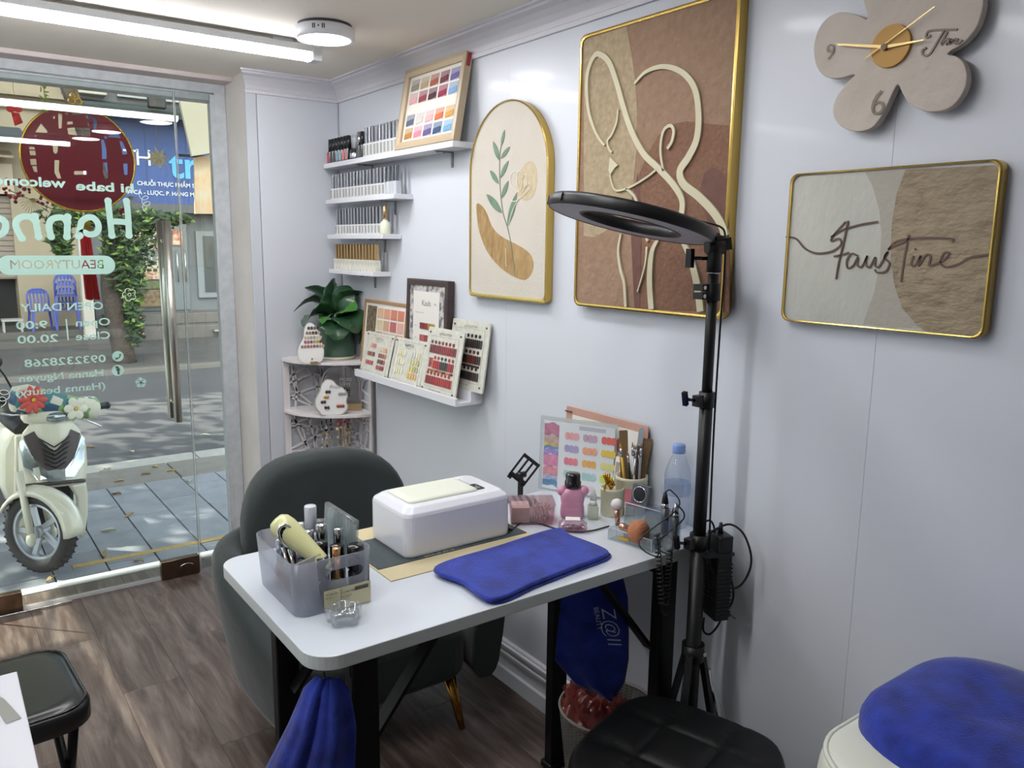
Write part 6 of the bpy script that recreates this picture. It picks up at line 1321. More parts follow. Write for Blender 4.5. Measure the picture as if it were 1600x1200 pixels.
part('border_line', MB(M).stroke([(.02, .012), (.22, .012), (.22, .164), (.02, .164), (.02, .012)], .0006, .0001, .0006), m_ink, t, world=True)
for y in (.120, .086, .050): nail_row(t, M, .040, y, 4, .0175, .0125, .024, ['#e6e2cc', '#ddd8bb', '#e2dcae', '#e6e3d2'])
for y, cs in ((.120, ['#cfd2c8', '#dcd8c0', '#d8c9a0']), (.094, ['#c9cc9c', '#d5c88c', '#bcb480']), (.068, ['#d3c47e', '#b9ae78', '#a9a98c']), (.042, ['#d8b66a', '#d9a860', '#cfae7a'])): nail_row(t, M, .145, y, 4, .0185, .0145, .022, cs)
t, M = board('sample_board', 'speckled board of red nail swatches standing in front on the ledge', (-.096, 2.485, zb), -.096, -.052, .236, .236, .006)
pins(M, .236, .236, t, .018); words(M, [('LOTUS SYSTEM', .078, .212, .012), ('LOTUS BEAUTY ACADEMY', .060, .014, .007)], t)
part('border_line', MB(M).stroke([(.026, .026), (.210, .026), (.210, .206), (.026, .206), (.026, .026)], .0008, .0001, .0006), m_ink, t, world=True)
RD = ['#6b1a26', '#7c1d2a', '#8b2230', '#8e1f2c', '#7b2230']; RB = ['#b5242c', '#a12733', '#2b2b36', '#33252c', '#a02030', '#8d1c26']; RC = ['#8b2026', '#a3242b', '#a82a30', '#9d2329']
for y, cs, x0, n in ((.160, RD, .036, 14), (.106, RB, .070, 11), (.050, RC, .036, 14)):
    nail_row(t, M, x0, y, n, .0125, .0086, .030, cs); nail_row(t, M, x0+.004, y+.025, 7 if n > 12 else 6, .0235, .0120, .012, cs)
part('photo_strip', MB(M).box(.034, .094, .0001, .062, .128, .0008), mat('photo_red', '#b9776c', rough=.5, var=(60, '#7c2a2e', .15)), t, world=True)
part('photo_strip', MB(M).box(.034, .080, .0001, .202, .088, .0008), mat('photo_orange', '#c87a4c', rough=.5, var=(40, '#3a2320', .15)), t, world=True)
t, M = board('sample_board', 'speckled board of near-black nail swatches at the open end of the ledge', (-.046, 2.388, lz+.0465), -.046, -.012, .232, .236, .006)
pins(M, .232, .236, t, .018); words(M, [('LOTUS SYSTEM', .078, .212, .012), ('LOTUS BEAUTY ACADEMY', .060, .016, .007)], t)
part('border_line', MB(M).stroke([(.026, .026), (.206, .026), (.206, .208), (.026, .208), (.026, .026)], .0008, .0001, .0006), m_ink, t, world=True)
for y, cs in ((.160, ['#2c2a30', '#252329', '#38282c', '#2a2226']), (.106, ['#2b2023', '#33242a', '#6a2c26', '#3a2426']), (.050, ['#302628', '#2b2428', '#3b2a2a'])):
    nail_row(t, M, .036, y, 14, .0122, .0084, .030, cs); nail_row(t, M, .040, y+.026, 7, .0235, .0120, .012, cs)
part('photo_strip', MB(M).box(.034, .080, .0001, .196, .088, .0008), mat('photo_dark', '#3a2a26', rough=.5), t, world=True)
# wooden frame and dark frame behind
def framed_board(name, label, O, xb, xt, w, h, b, mf, d=.012):
    M = LM(O, xb, xt, h); t = thing(name, label, 'colour chart', (O[0], O[1]-w/2, O[2])); f = MB(M)
    f.rings([[(x, y, z) for x, y in ((i, i), (w-i, i), (w-i, h-i), (i, h-i))] for i, z in ((0, -d), (0, .003), (b*.3, .004), (b, .003), (b, -.001))], smooth=False, caps=False)
    part('frame', f, mf, t, world=True); part('card', MB(M).box(b-.002, b-.002, -.004, w-b+.002, h-b+.002, -.001), m_card, t, world=True); return t, M
t, M = framed_board('framed_chart', 'thin wooden framed chart of peach swatches leaning behind the ledge boards', (-.042, 3.078, lz+.0465), -.042, -.014, .370, .262, .012, mat('pale_wood', '#b08a62', rough=.5, var=(20, '#a07850', .3), stretch=(1, .2, 3)))
part('photo', MB(M).box(.028, .128, -.001, .110, .238, .0002), mat('photo_gold', '#8c7d68', rough=.6, var=(70, '#4f4234', .2)), t, world=True)
PC = [['#dfb795', '#d9a085', '#d0866c', '#cf8068'], ['#d8cba6', '#cfa58c', '#b86a66', '#dba898'], ['#c57c6c', '#d0987f', '#b3b48c', '#c5816e'], ['#d9a592', '#c98270', '#c4776a', '#d3a08d'], ['#cf9a84', '#c98a78', '#d8b49e', '#c0705f']]
for r in range(4):
    for k in range(4): part('sample_card', MB(M).box(.120+k*.058, .192-r*.048, -.001, .170+k*.058, .232-r*.048, .0006), swatch_mat(PC[r][k]), t, world=True)
t, M = framed_board('framed_chart', 'dark brown framed chart with patterned mount behind the boards', (-.040, 2.690, lz+.0465), -.040, -.026, .296, .362, .022, mat('dark_frame', '#43342f', rough=.4, var=(14, '#35282a', .3), stretch=(1, .3, 3)), d=.022)
part('mount', MB(M).box(.022, .022, -.001, .274, .340, .0), mat('damask_mount', '#6b6a70', rough=.6, var=(45, '#c9c2bc', .08)), t, world=True)
part('leaflet', MB(M).box(.050, .03, .0, .236, .318, .0008), m_card, t, world=True); words(M, [('Kauls', .112, .266, .030), ('GEL', .20, .271, .010), ('collection of new colours', .065, .238, .006), ('No.1', .065, .188, .007), ('No.2', .065, .144, .007), ('No.3', .065, .100, .007)], t, MATS['print_black'])
for y, cs in ((.192, ['#7d2a30', '#8b3038', '#a5843c', '#b08a3a']), (.148, ['#b55a54', '#8f3a44', '#7c3a3a', '#b4943f']), (.102, ['#3f5a40', '#55784e', '#2a2c34', '#c8ccd4']), (.058, ['#41524c', '#2e3a40', '#262a30', '#3a3a3a'])):
    nail_row(t, M, .110, y, 9, .0118, .0105, .024, cs, d0=.0012)

# ================================================================ CORNER SHELF UNIT
m_cs = mat('corner_unit_white', '#ddd7d6', rough=.45)
cs = thing('corner_shelf', 'white quarter-round corner shelf with pierced lattice side panels', 'shelf', (-.14, 3.2, 0))
CR_ = .288; levels = [.985, .760, .535, .310, .085]
for z in levels:
    q = [(-.004, 3.334), (-.004, 3.334-CR_)]+[(-.004-CR_*math.sin(a), 3.334-CR_*math.cos(a)) for a in [PI/2*i/16 for i in range(1, 17)]]
    part('shelf_board', MB().prism(q, z, z+.012), m_cs, cs, bevel=.001, seg=1, world=True)
R = random.Random(12)
def panel(M, wdt):
    # stiles and rails with open lattice between
    mb = MB(M).box(0, 0, 0, .028, 1.0, .006).box(wdt-.020, 0, 0, wdt, 1.0, .006)
    for z in levels+[0]: mb.box(.028, max(0, z-.022), 0, wdt-.020, z+.020, .006)
    part('side_panel', mb, m_cs, cs, world=True); lt = MB(M)
    for i in range(4):
        z1, z0 = levels[i]-.022, levels[i+1]+.020; xa, xb = .028, wdt-.020
        for k in range(5):
            x = xa+(xb-xa)*(k+.5)/6; s_ = R.uniform(-.06, .06)
            lt.stroke(smooth([(min(xb, max(xa, x-s_)), z0, 0), (min(xb, max(xa, x+R.uniform(-.035, .035))), (z0+z1)/2+R.uniform(-.03, .03), 0), (min(xb, max(xa, x+s_)), z1, 0)], 5), .0085, .001, .005)
        for k in range(4):
            zz = z0+(z1-z0)*(k+.5)/4; lt.stroke(smooth([(xa, zz+R.uniform(-.03, .03), 0), ((xa+xb)/2, zz+R.uniform(-.03, .03), 0), (xb, zz+R.uniform(-.03, .03), 0)], 5), .0080, .001, .005)
    part('lattice', lt, m_cs, cs, world=True)
panel(basis((-.006-CR_+.002, 3.328, 0), (1, 0, 0), (0, 0, 1)), CR_); panel(basis((-.010, 3.330, 0), (0, -1, 0), (0, 0, 1)), CR_)
# potted plant
zt = levels[0]+.0125; m_potg = mat('green_ceramic', '#3b5c49', rough=.3, coat=.4); m_leafg = mat('glossy_leaf', '#2c5434', rough=.32, coat=.25, var=(18, '#1f4028', .3)); m_leafy = mat('young_leaf', '#477a38', rough=.35)
pp = thing('potted_plant', 'broad-leaved green plant in a dark green pot on the corner shelf', 'plant', (-.088, 3.215, zt))
part('pot', MB().lathe([(0, .008), (.070, .008), (.074, .014), (.079, .145), (.080, .150), (.075, .150), (.072, .130), (0, .130)], n=40), m_potg, pp)
part('saucer', MB().lathe([(0, 0), (.074, 0), (.078, .004), (.078, .012), (.072, .013), (0, .009)], n=40), mat('saucer_cream', '#cfc9b4', rough=.5), pp)
part('soil', MB().lathe([(0, .133), (.03, .134), (.072, .131)], n=20), mat('soil', '#2b211a', rough=1), pp)
def big_leaf(base, tip, wdt, droop, m, twist=0):
    b0, t0 = Vector(base), Vector(tip); d = t0-b0; L = d.length; dn = d.normalized(); sd = dn.cross(Vector((0, 0, 1)))
    sd = sd.normalized() if sd.length > .1 else Vector((1, -.4, 0)).normalized()
    sd = Matrix.Rotation(twist, 3, dn) @ sd; up = sd.cross(dn).normalized()
    def fn(u, v):
        c = b0+d*v+up*droop*math.sin(PI*v)*L; w_ = wdt*1.6*(math.sin(PI*min(1, v*.94+.05))**.6)*(1-.25*v); s_ = (u-.5)*2
        return tuple(c+sd*w_*s_+up*(.25*w_*abs(s_)-.05*w_*math.sin(v*22)*abs(s_)))
    o = part('leaf', MB().grid(fn, 8, 12), m, pp, solid=.0012)
    part('stem', MB().tube([(0, 0, .13), tuple(b0*.6+Vector((0, 0, .05))), tuple(b0)], .0028, 6), m_leafg, pp)
for bs, tp, w_, dr, mm_, tw in (((0, 0, .20), (-.02, -.03, .345), .062, .02, m_leafg, 1.35), ((-.02, 0, .20), (-.175, .03, .205), .045, .28, m_leafg, .25), ((-.02, -.02, .185), (-.165, -.05, .150), .058, .22, m_leafg, .45),
        ((.02, -.02, .20), (.075, -.10, .290), .040, .22, m_leafg, -.3), ((.01, -.04, .19), (.045, -.115, .215), .045, .22, m_leafy, .5), ((.0, -.04, .185), (.04, -.13, .115), .055, .22, m_leafg, .3), ((-.03, -.05, .17), (-.045, -.115, .085), .048, .18, m_leafg, .1),
        ((-.04, -.04, .18), (-.10, -.09, .16), .022, .2, m_leafy, .2), ((.03, .0, .19), (.075, .04, .24), .045, .2, m_leafg, 0), ((.03, -.03, .17), (.08, -.05, .06), .035, .2, m_leafg, 0), ((-.02, .03, .2), (-.10, .09, .30), .045, .2, m_leafg, .6), ((0, -.02, .2), (.055, -.02, .31), .045, .15, m_leafg, 1.0)):
    big_leaf(bs, tp, w_, dr, mm_, tw)
# pear-shaped displays
def pear(name, label, O, rz, w, h, outline, rim_m, extra):
    M = T(O[0], O[1], O[2], rz) @ basis((0, 0, 0), (1, 0, 0), Vector((0, .12, 1)).normalized()); t = thing(name, label, 'display', O)
    P = [(q[0], q[1]) for q in smooth([(x*w, y*h, 0) for x, y in outline], 5, True)]
    cx, cy = 0, h*.45
    part('plate', MB(M).prism(P, -.008, -.002), rim_m, t, bevel=.001, seg=1, world=True); part('face', MB(M).prism([(cx+(a-cx)*.93, cy+(b_-cy)*.95) for a, b_ in P], -.002, .0), mat('face_white', '#e8e6e2', rough=.4), t, world=True)
    part('easel', MB(M).bar((0, h*.55, -.008), (0, .0, -.045), .012, .003), m_cs, t, world=True); extra(t, M); return t
OUT = [(-.38, 0), (.30, 0), (.47, .14), (.50, .35), (.40, .60), (.30, .82), (.12, .97), (-.08, .98), (-.22, .84), (-.26, .64), (-.44, .44), (-.53, .24)]
def ex1(t, M):
    for y, n, cs_ in ((.145, 4, ['#4c4a45', '#6d665c', '#3c3a36']), (.125, 5, ['#8a7355', '#5c4630', '#a8a48e']), (.106, 6, ['#b8b39c', '#a09b84', '#c2bda8']), (.088, 6, ['#a65a52', '#4a5a94', '#b8963c', '#7c2c28']), (.070, 8, ['#8b8272', '#a46a60', '#756b5b', '#a39872'])):
        nail_row(t, M, -.0125*(n-1)/2+.012-.006*(.145-y)/.075, y, n, .0125, .0105, .013, cs_, d0=.0002)
    part('knob', MB(M).cyl((0, .018, 0), (0, .018, .003), .003, n=8), m_blk, t, world=True); part('clip', MB(M).box(-.008, 0, -.001, .022, .006, .004), m_gold, t, world=True)
pear('nail_display', 'white pear-shaped nail tip display left of the plant pot', (-.238, 3.125, zt), math.radians(-8), .105, .168, OUT, m_cs, ex1)
def ex2(t, M):
    for (x, y, c) in ((-.02, .100, '#232733'), (.032, .090, '#a5a79c'), (-.028, .078, '#c28a34'), (-.040, .058, '#43202c'), (-.026, .034, '#4b1f28'), (.024, .038, '#a3542f')):
        mb = MB(M)
        for q in range(2 if x < .02 else 3): mb.ell((x+q*.011, y, .003), (.0062, .007, .004), 10, 6)
        part('nail_bead', mb, swatch_mat(c), t, world=True)
    tx = MB(); text_mb(tx, 'Price', .022, M @ Matrix.Translation((-.008, .112, 0)), depth=.0008, shear=.2); part('lettering', tx, m_ink, t, world=True)
OUT2 = [(-.28, 0), (.28, 0), (.50, .18), (.46, .36), (.50, .55), (.38, .74), (.18, .84), (.05, .97), (-.15, 1.0), (-.30, .86), (-.36, .68), (-.50, .45), (-.50, .25), (-.40, .10)]
pear('nail_display', 'pebble-shaped bead display card on the middle corner shelf', (-.165, 3.105, levels[1]+.0125), math.radians(-20), .135, .152, OUT2, mat('rim_greige', '#b4aca2', rough=.5), ex2)
ah = thing('arch_holder', 'arched metal earring holder with lettered clear panel on a wooden base', 'display', (-.09, 3.2, levels[1]+.0125)); z0 = levels[1]+.0125
part('base', MB(T(-.085, 3.19, z0, math.radians(-35))).box(-.09, -.012, 0, .09, .012, .028), mat('base_wood', '#b49a6e', rough=.5), ah, bevel=.001, world=True)
AM = T(-.085, 3.19, z0+.028, math.radians(-35)) @ Matrix.Rotation(PI/2, 4, 'X')
ap_ = [(-.082, 0, 0), (-.082, .085, 0)]+[(-.082*math.cos(a), .085+.082*math.sin(a), 0) for a in [PI*i/16 for i in range(1, 16)]]+[(.082, .085, 0), (.082, 0, 0)]
part('arch', MB(AM).tube(ap_, .0035, 8), mat('satin_wire', '#c9c4bf', rough=.3, metal=.4), ah, world=True)
part('panel', MB(AM).prism([(p[0]*.93, p[1]*.97) for p in ap_], -.001, .001), clear('clear_panel', '#f2f2f2', op=.12, rough=.05), ah, world=True)
tx = MB(); text_mb(tx, 'MORE', .020, AM @ Matrix.Translation((-.005, .10, .0012)), depth=.0006); text_mb(tx, 'LOVE', .020, AM @ Matrix.Translation((-.005, .08, .0012)), depth=.0006); part('lettering', tx, m_shelf, ah, world=True)
fr_ = MB(); R = random.Random(2)
for k in range(46): fr_.ell(tuple(AM @ Vector((.012+R.uniform(-.022, .028), .050+R.uniform(-.022, .020), .004))), .0028, 6, 4)
part('rhinestones', fr_, m_blkg, ah, world=True, kind='stuff')
part('bead_clip', MB(AM).box(-.094, .040, -.003, -.076, .066, .006), mat('mint_bead', '#9fc0b4', rough=.2), ah, bevel=.002, world=True)
# charms hanging under the middle shelf
R = random.Random(8); n_ = 0
for c_i, (lab, xs, mm_) in enumerate((('row of black and silver hair clips hanging under the middle corner shelf', (-.215, -.19, -.165), (m_blkg, m_silver)), ('bunch of beige and red hair ties hanging under the middle corner shelf', (-.14, -.115, -.09, -.065), (mat('ties_beige', '#b9a888', rough=.5), mat('ties_red', '#9c4038', rough=.5))))):
    t = thing('hanging_charms', lab, 'charm', (xs[0], 3.14, levels[2]+.03))
    for i, x in enumerate(xs):
        y = 3.10+.02*i*(1 if c_i else .5)
        part('cord', MB().cyl((x, y, levels[1]-.002), (x, y, levels[1]-.15), .0008, n=5), m_silver, t, world=True)
        for k in range(8):
            zc = levels[1]-.012-k*.0185; part('charm', MB(T(x+R.uniform(-.005, .005), y, zc, R.uniform(0, 3), R.uniform(-.6, .6))).ell((0, 0, 0), (.0085, .003, .0075), 8, 5) if k % 3 else MB(T(x, y, zc, R.uniform(0, 3))).cbox((0, 0, 0), (.005, .004, .018)), mm_[0] if k < 3 and c_i == 0 else (mm_[1] if (k < 2 or c_i == 0) and not (c_i == 0 and k % 2) else (m_capG if k % 2 else mm_[0 if c_i else 1])), t, world=True)
pk = MB().box(-.010, 3.026, 0, -.0005, 3.033, .94); o = part('shadow_gap_strip', pk, mat('gap_shadow', '#6e6868', rough=.6), None); tag(o, 'narrow dark strip standing in for the shadow gap beside the corner shelf', 'strip')  # dark colour replaces the shade in the gap beside the side panel

# ================================================================ ON THE DESK AT THE WALL
DZ = ZT+.0006
# clear-covered colour chart leaning on the wall, another behind it
CBp = [(-0.125, 1.747, 0.794), (-0.065, 1.8, 0.992), (-0.065, 1.503, 1.022)]
O = (-.138, 1.731, DZ+.001); cw_ = .232; chh_ = .213
t, M = board('sample_board', 'clear-covered chart of pastel swatches with a rainbow photo, leaning on the desk wall', O, -.138, -.128, cw_, chh_, .003, clear('cover_sheet', '#f2f5f5', op=.35, rough=.1, body='#dfe4e4'), rz=math.radians(25))
part('card', MB(M).box(.012, .006, .0003, cw_-.006, chh_-.012, .0012), mat('chart_bluewhite', '#d9dfe0', rough=.5), t, world=True)
pm = MB(M); bands = [('#9c6a7c', .76, .92), ('#a5938c', .66, .76), ('#b59a63', .615, .66), ('#62839a', .575, .615), ('#8a7cb0', .50, .575), ('#b97c96', .34, .50), ('#b57d86', .22, .34), ('#8d95b0', .16, .22), ('#5a7c9c', .08, .16)]
for c, a, b_ in bands:
    part('photo_band', MB(M).grid(lambda u, v: (.014+.046*u, chh_*(a+(b_-a)*v)-.004+.004*math.sin(PI*u)+.002*math.sin(9*u+20*a), .0016), 10, 1), mat('photo_'+c.strip('#'), c, rough=.5, var=(60, tuple(min(1, int(c[i:i+2], 16)/255*1.25) for i in (1, 3, 5)), .2)), t, world=True)
part('title_bar', MB(M).box(cw_*.52, chh_-.028, .0013, cw_*.86, chh_-.017, .0017), mat('title_grey', '#b4b8be', rough=.5), t, world=True); words(M, [('SAMPLES CHART', cw_*.56, chh_-.0245, .006)], t)
PCS = [['#e0a4a4', '#bfa3b8', '#d9695f'], ['#a99fc4', '#e2a184', '#e3c45c'], ['#dd8490', '#e3b068', '#dcd890'], ['#a9cfc4', '#a6ccca', '#c5da5c'], ['#dfe0cf', '#d9c8d6', '#dfe3b4']]
for r in range(5):
    for k in range(3): nail_row(t, M, .086+k*.055, chh_-.048-r*.036, 3, .0135, .0150, .021, [PCS[r][k], PCS[r][k]], d0=.0014, th=.001); words(M, [('LM-%02d' % (r*3+k+1), .088+k*.055, chh_-.0655-r*.036, .004)], t)
# rose framed board behind
RB_ = [(-0.03, 1.757, 1.014), (-0.03, 1.442, 1.009)]
O = (-.028, RB_[0][1]+.004, DZ); hb2 = RB_[0][2]-DZ
t, M = board('sample_board', 'rose-edged white chart standing behind the clear-covered one', O, -.028, -.012, .330, hb2+.012, .004, mat('rose_metal', '#c99c8c', rough=.35, metal=.3))
part('card', MB(M).box(.030, .004, .0003, .318, hb2-.010, .0012), mat('card_warm', '#e3dfd6', rough=.5), t, world=True)
part('corner_clip', MB(M).box(-.001, hb2-.006, .0, .026, hb2-.001, .004), mat('clip_bronze', '#7a5e52', rough=.4, metal=.5), t, world=True)
nail_row(t, M, .215, .155, 2, .018, .014, .040, ['#a8927c', '#b9695a'], d0=.0014); nail_row(t, M, .215, .110, 2, .018, .014, .036, ['#8b4a4c', '#d8c9b0'], d0=.0014)
t, M = board('sample_board', 'narrow cream sample card propped against the pen cup', (-.066, 1.508, DZ), -.066, -.050, .048, .135, .002, m_card)
words(M, [('Glo', .018, .060, .012)], t); part('photo_strip', MB(M).box(.004, .02, .0002, .018, .12, .0008), mat('photo_taupe', '#9a8d80', rough=.5), t, world=True)
# phone stand
py0 = 1.665; PS = [(-0.251, 1.665, 0.817), (-0.28, 1.665, 0.884), (-0.22, 1.665, 0.909), (-0.29, 1.665, 0.865), (-0.266, 1.665, 0.847)]
ps = thing('phone_stand', 'black slotted folding phone stand behind the cotton box', 'stand', (PS[0][0], py0, ZT))
sxp = PS[0][0]
part('base', MB().prism(rrect(.07, .07, .012, 4, sxp, py0), ZT+.0005, ZT+.006), m_blk, ps, world=True)
part('neck', MB().bar((sxp, py0, ZT+.004), (sxp-.004, py0-.006, ZT+.078), .014, .008), m_blk, ps, world=True)
part('joint', MB().cyl((sxp-.016, py0-.006, ZT+.078), (sxp+.010, py0-.006, ZT+.078), .0085, n=12), m_blk, ps, world=True)
PM = Matrix.Translation((sxp-.004, py0-.006, ZT+.080)) @ Matrix.Rotation(math.radians(-50), 4, 'Z') @ Matrix.Rotation(math.radians(35), 4, 'Y') @ Matrix.Rotation(math.radians(90), 4, 'X')
pl = MB(PM)
for x in (-.024, -.008, .008, .024): pl.cbox((x, .018, 0), (.006, .060, .003))
pl.cbox((0, .050, 0), (.054, .010, .003)).cbox((0, -.014, 0), (.054, .012, .003)); pl.cbox((-.020, -.022, .008), (.012, .003, .018)).cbox((.020, -.022, .008), (.012, .003, .018)).cbox((0, -.018, 0), (.054, .008, .003))
part('cradle', pl, m_blk, ps, bevel=.001, seg=1, world=True)
# cotton pad box
KB = [(-0.384, 1.529), (-0.305, 1.463), (-0.371, 1.557), (-0.227, 1.512)]
m_blush = clear('blush_acrylic', '#f6ecee', op=.10, rough=.06, body='#e2c6cb')
kx, ky = (KB[0][0]+KB[1][0])/2+.028, (KB[0][1]+KB[1][1])/2+.035; KM = T(kx, ky, ZT, math.radians(-33))
kb = thing('cotton_box', 'blush clear lidded box of cotton pads and swabs beside the pink bottle', 'box', (kx, ky, ZT))
part('case', MB(KM).rings([[(x, y, z) for x, y in rrect(.105+g, .072+g, .004, 2)] for z, g in ((.0005, 0), (.052, .010))]+[[(x, y, z) for x, y in rrect(.105+g, .072+g, .003, 2)] for z, g in ((.052, .006), (.003, -.004))], smooth=False), m_blush, kb, world=True)
part('lid', MB(KM).box(-.058, -.041, .0525, .058, .041, .0548), m_blush, kb, world=True, bevel=.001, seg=1)
part('divider', MB(KM).box(-.002, -.034, .003, .0, .034, .05), m_blush, kb, world=True)
for k in range(7):
    o = part('cotton_pad', MB(KM @ T(-.028, .0, .004+k*.0055)).prism(rrect(.044+.001*(k % 2), .056, .005, 3), 0, .0050), mat('cotton_white', '#e3dbd2', rough=1, bump=(300, .5, .001))); tag(o, 'white cotton pad in the stack inside the blush box', 'cotton pad', 'stacked cotton pads in the blush box')
R = random.Random(5); MSW = mat('swab_stick', '#d8c7ad', rough=.7)
sw_proto = None
for k in range(26):
    a = Vector((.006+R.uniform(0, .040), -.026+R.uniform(0, .045), .005)); b_ = a+Vector((R.uniform(-.012, .012), R.uniform(-.012, .012), .040)); b_.x = min(.046, max(.004, b_.x)); b_.y = min(.028, max(-.028, b_.y))
    o = thing('cotton_swab', 'cotton swab standing in the blush box', 'cotton swab', tuple(KM @ a), group='cotton swabs in the blush box')
    part('stick', MB(KM).tube([a, b_], .0011, 5), MSW, o, world=True); part('tip', MB(KM).tube([b_-(b_-a)*.16, b_], .0020, 6), MATS['cotton_white'], o, world=True)
# pink bottle with black cap
PB = [(-0.24, 1.509), (-0.187, 1.455), (-0.232, 1.462)]
pbx, pby = (PB[0][0]+PB[1][0])/2, (PB[0][1]+PB[1][1])/2+.010; PBM = T(pbx, pby, ZT+.0005, math.radians(-36))
m_pkb = mat('pink_bottle_plastic', '#cf92ac', rough=.3, coat=.3, sss=0)
pb = thing('pink_bottle', 'pink animal-shaped liquid bottle with a black screw cap', 'bottle', M=PBM)
part('body', MB().rings([[(x, y, z) for x, y in rrect(w_, d_, r_2, 5)] for z, w_, d_, r_2 in ((0, .050, .036, .012), (.004, .060, .042, .016), (.012, .062, .044, .018), (.028, .060, .042, .018), (.036, .056, .040, .016), (.044, .060, .042, .018), (.058, .064, .044, .020), (.068, .060, .042, .018), (.076, .044, .034, .014), (.080, .028, .028, .012))]), m_pkb, pb)
for s_ in (-1, 1): part('ear', MB().ell((s_*.027, 0, .070), (.014, .014, .014), 14, 10), m_pkb, pb)
part('cap', MB().lathe([(0, .0795), (.0200, .0795), (.0210, .082), (.0210, .095), (.0190, .097), (.0190, .112), (.0175, .116), (0, .117)], n=28), m_blkg, pb)
em = MB()
for k, s_ in enumerate(('NAIL POLISH', 'REMOVER')): text_mb(em, s_, .0075, basis((-.020, -.0225, .040-k*.016), (1, 0, 0), (0, 0, 1)), depth=.0006)
part('embossed_lettering', em, mat('pink_emboss', '#dfa9bf', rough=.3), pb)
# little clear bottle
SBp = [(-0.192, 1.447), (-0.166, 1.429)]
sb = thing('dropper_bottle', 'small clear glass spray bottle with white collar', 'bottle', ((SBp[0][0]+SBp[1][0])/2, SBp[0][1]+.004, ZT+.0005), math.radians(-36))
part('body', MB().prism(rrect(.026, .026, .004, 3), 0, .036), m_jar, sb, bevel=.002); part('collar', MB().cyl((0, 0, .036), (0, 0, .050), .0095, n=16), m_wht, sb); part('cap', MB().lathe([(0, .05), (.0085, .05), (.0085, .062), (.006, .066), (.004, .074), (0, .075)], n=14), clear('cap_clear', '#eef2ee', op=.35, rough=.1, body='#dfe6dc'), sb)
# clear case of nail tips in front
CCp = [(-0.31, 1.443), (-0.24, 1.39), (-0.294, 1.389)]
ccx, ccy = sum(p[0] for p in CCp)/3+.006, sum(p[1] for p in CCp)/3+.010
tcs = thing('tip_box', 'small clear hinged box of mauve tips in front of the pink bottle', 'box', M=T(ccx, ccy, ZT+.0005, math.radians(-40)))
part('case', MB().rings([[(x, y, z) for x, y in rrect(.064+g, .042+g, .006, 3)] for z, g in ((0, 0), (.014, .006), (.016, .0), (.027, -.018), (.028, -.022))]), clear('mauve_clear', '#f0e6ec', op=.16, rough=.05, body='#c9a8b4'), tcs)
part('label_sticker', MB().box(-.018, -.012, .0285, .018, .012, .0292), m_card, tcs)
tp = MB(); R = random.Random(3)
for k in range(40): tp.ell((R.uniform(-.026, .026), R.uniform(-.015, .015), .004+R.uniform(0, .008)), (.004, .003, .0015), 6, 4)
part('nail_tips', tp, mat('mauve_tips', '#a87f8c', rough=.3), tcs, kind='stuff')
# ribbed cup with gold tool
CUp = [(-0.131, 1.458), (-0.111, 1.421), (-0.137, 1.421)]
cux, cuy = (CUp[0][0]+CUp[1][0])/2+.006, (CUp[0][1]+CUp[1][1])/2+.010
m_cup = mat('cream_ribbed', '#cfcaae', rough=.4)
def ribcup(name, label, x, y, r, h, m=m_cup):
    t = thing(name, label, 'cup', (x, y, ZT+.0005)); n = 72
    R = [[((r_2*(1+.012*math.cos(36*2*PI*i/n)))*math.cos(2*PI*i/n), (r_2*(1+.012*math.cos(36*2*PI*i/n)))*math.sin(2*PI*i/n), z) for i in range(n)] for r_2, z in ((r*.3, 0), (r*.92, 0), (r*.97, .004), (r, h*.9))]
    R += [[(r_2*math.cos(2*PI*i/n), r_2*math.sin(2*PI*i/n), z) for i in range(n)] for r_2, z in ((r*1.03, h*.91), (r*1.03, h), (r*.95, h), (r*.90, h*.3), (r*.9, .008), (r*.1, .008))]
    part('wall', MB().rings(R), m, t); return t
ribcup('brush_cup', 'cream ribbed cup holding a gold tool on the desk', cux, cuy, .030, .074)
gt = thing('gold_tool', 'crumpled gold foil topped tool standing in the ribbed cup', 'tool', (cux, cuy, ZT+.02))
part('shaft', MB().tube([(cux+.008, cuy, ZT+.012), (cux-.008, cuy, ZT+.075)], .003, 8), m_gold, gt, world=True)
gb = MB(); R = random.Random(7)
for k in range(26): u = k/25; gb.ell((cux-.004-.016*u+R.uniform(-.006, .006), cuy+R.uniform(-.006, .006), ZT+.076+.034*u), (R.uniform(.003, .006), R.uniform(.003, .006), R.uniform(.004, .008)), 7, 5)
part('foil', gb, m_gold, gt, world=True); part('leaf_tip', MB().tube([(cux-.018, cuy, ZT+.085), (cux-.034, cuy, ZT+.112)], .004, 6, rr=[.004, .0008]), m_gold, gt, world=True); part('side_loop', MB(T(cux-.030, cuy-.004, ZT+.078, .4)).ell((0, 0, 0), (.006, .003, .012), 8, 5), m_gold, gt, world=True)
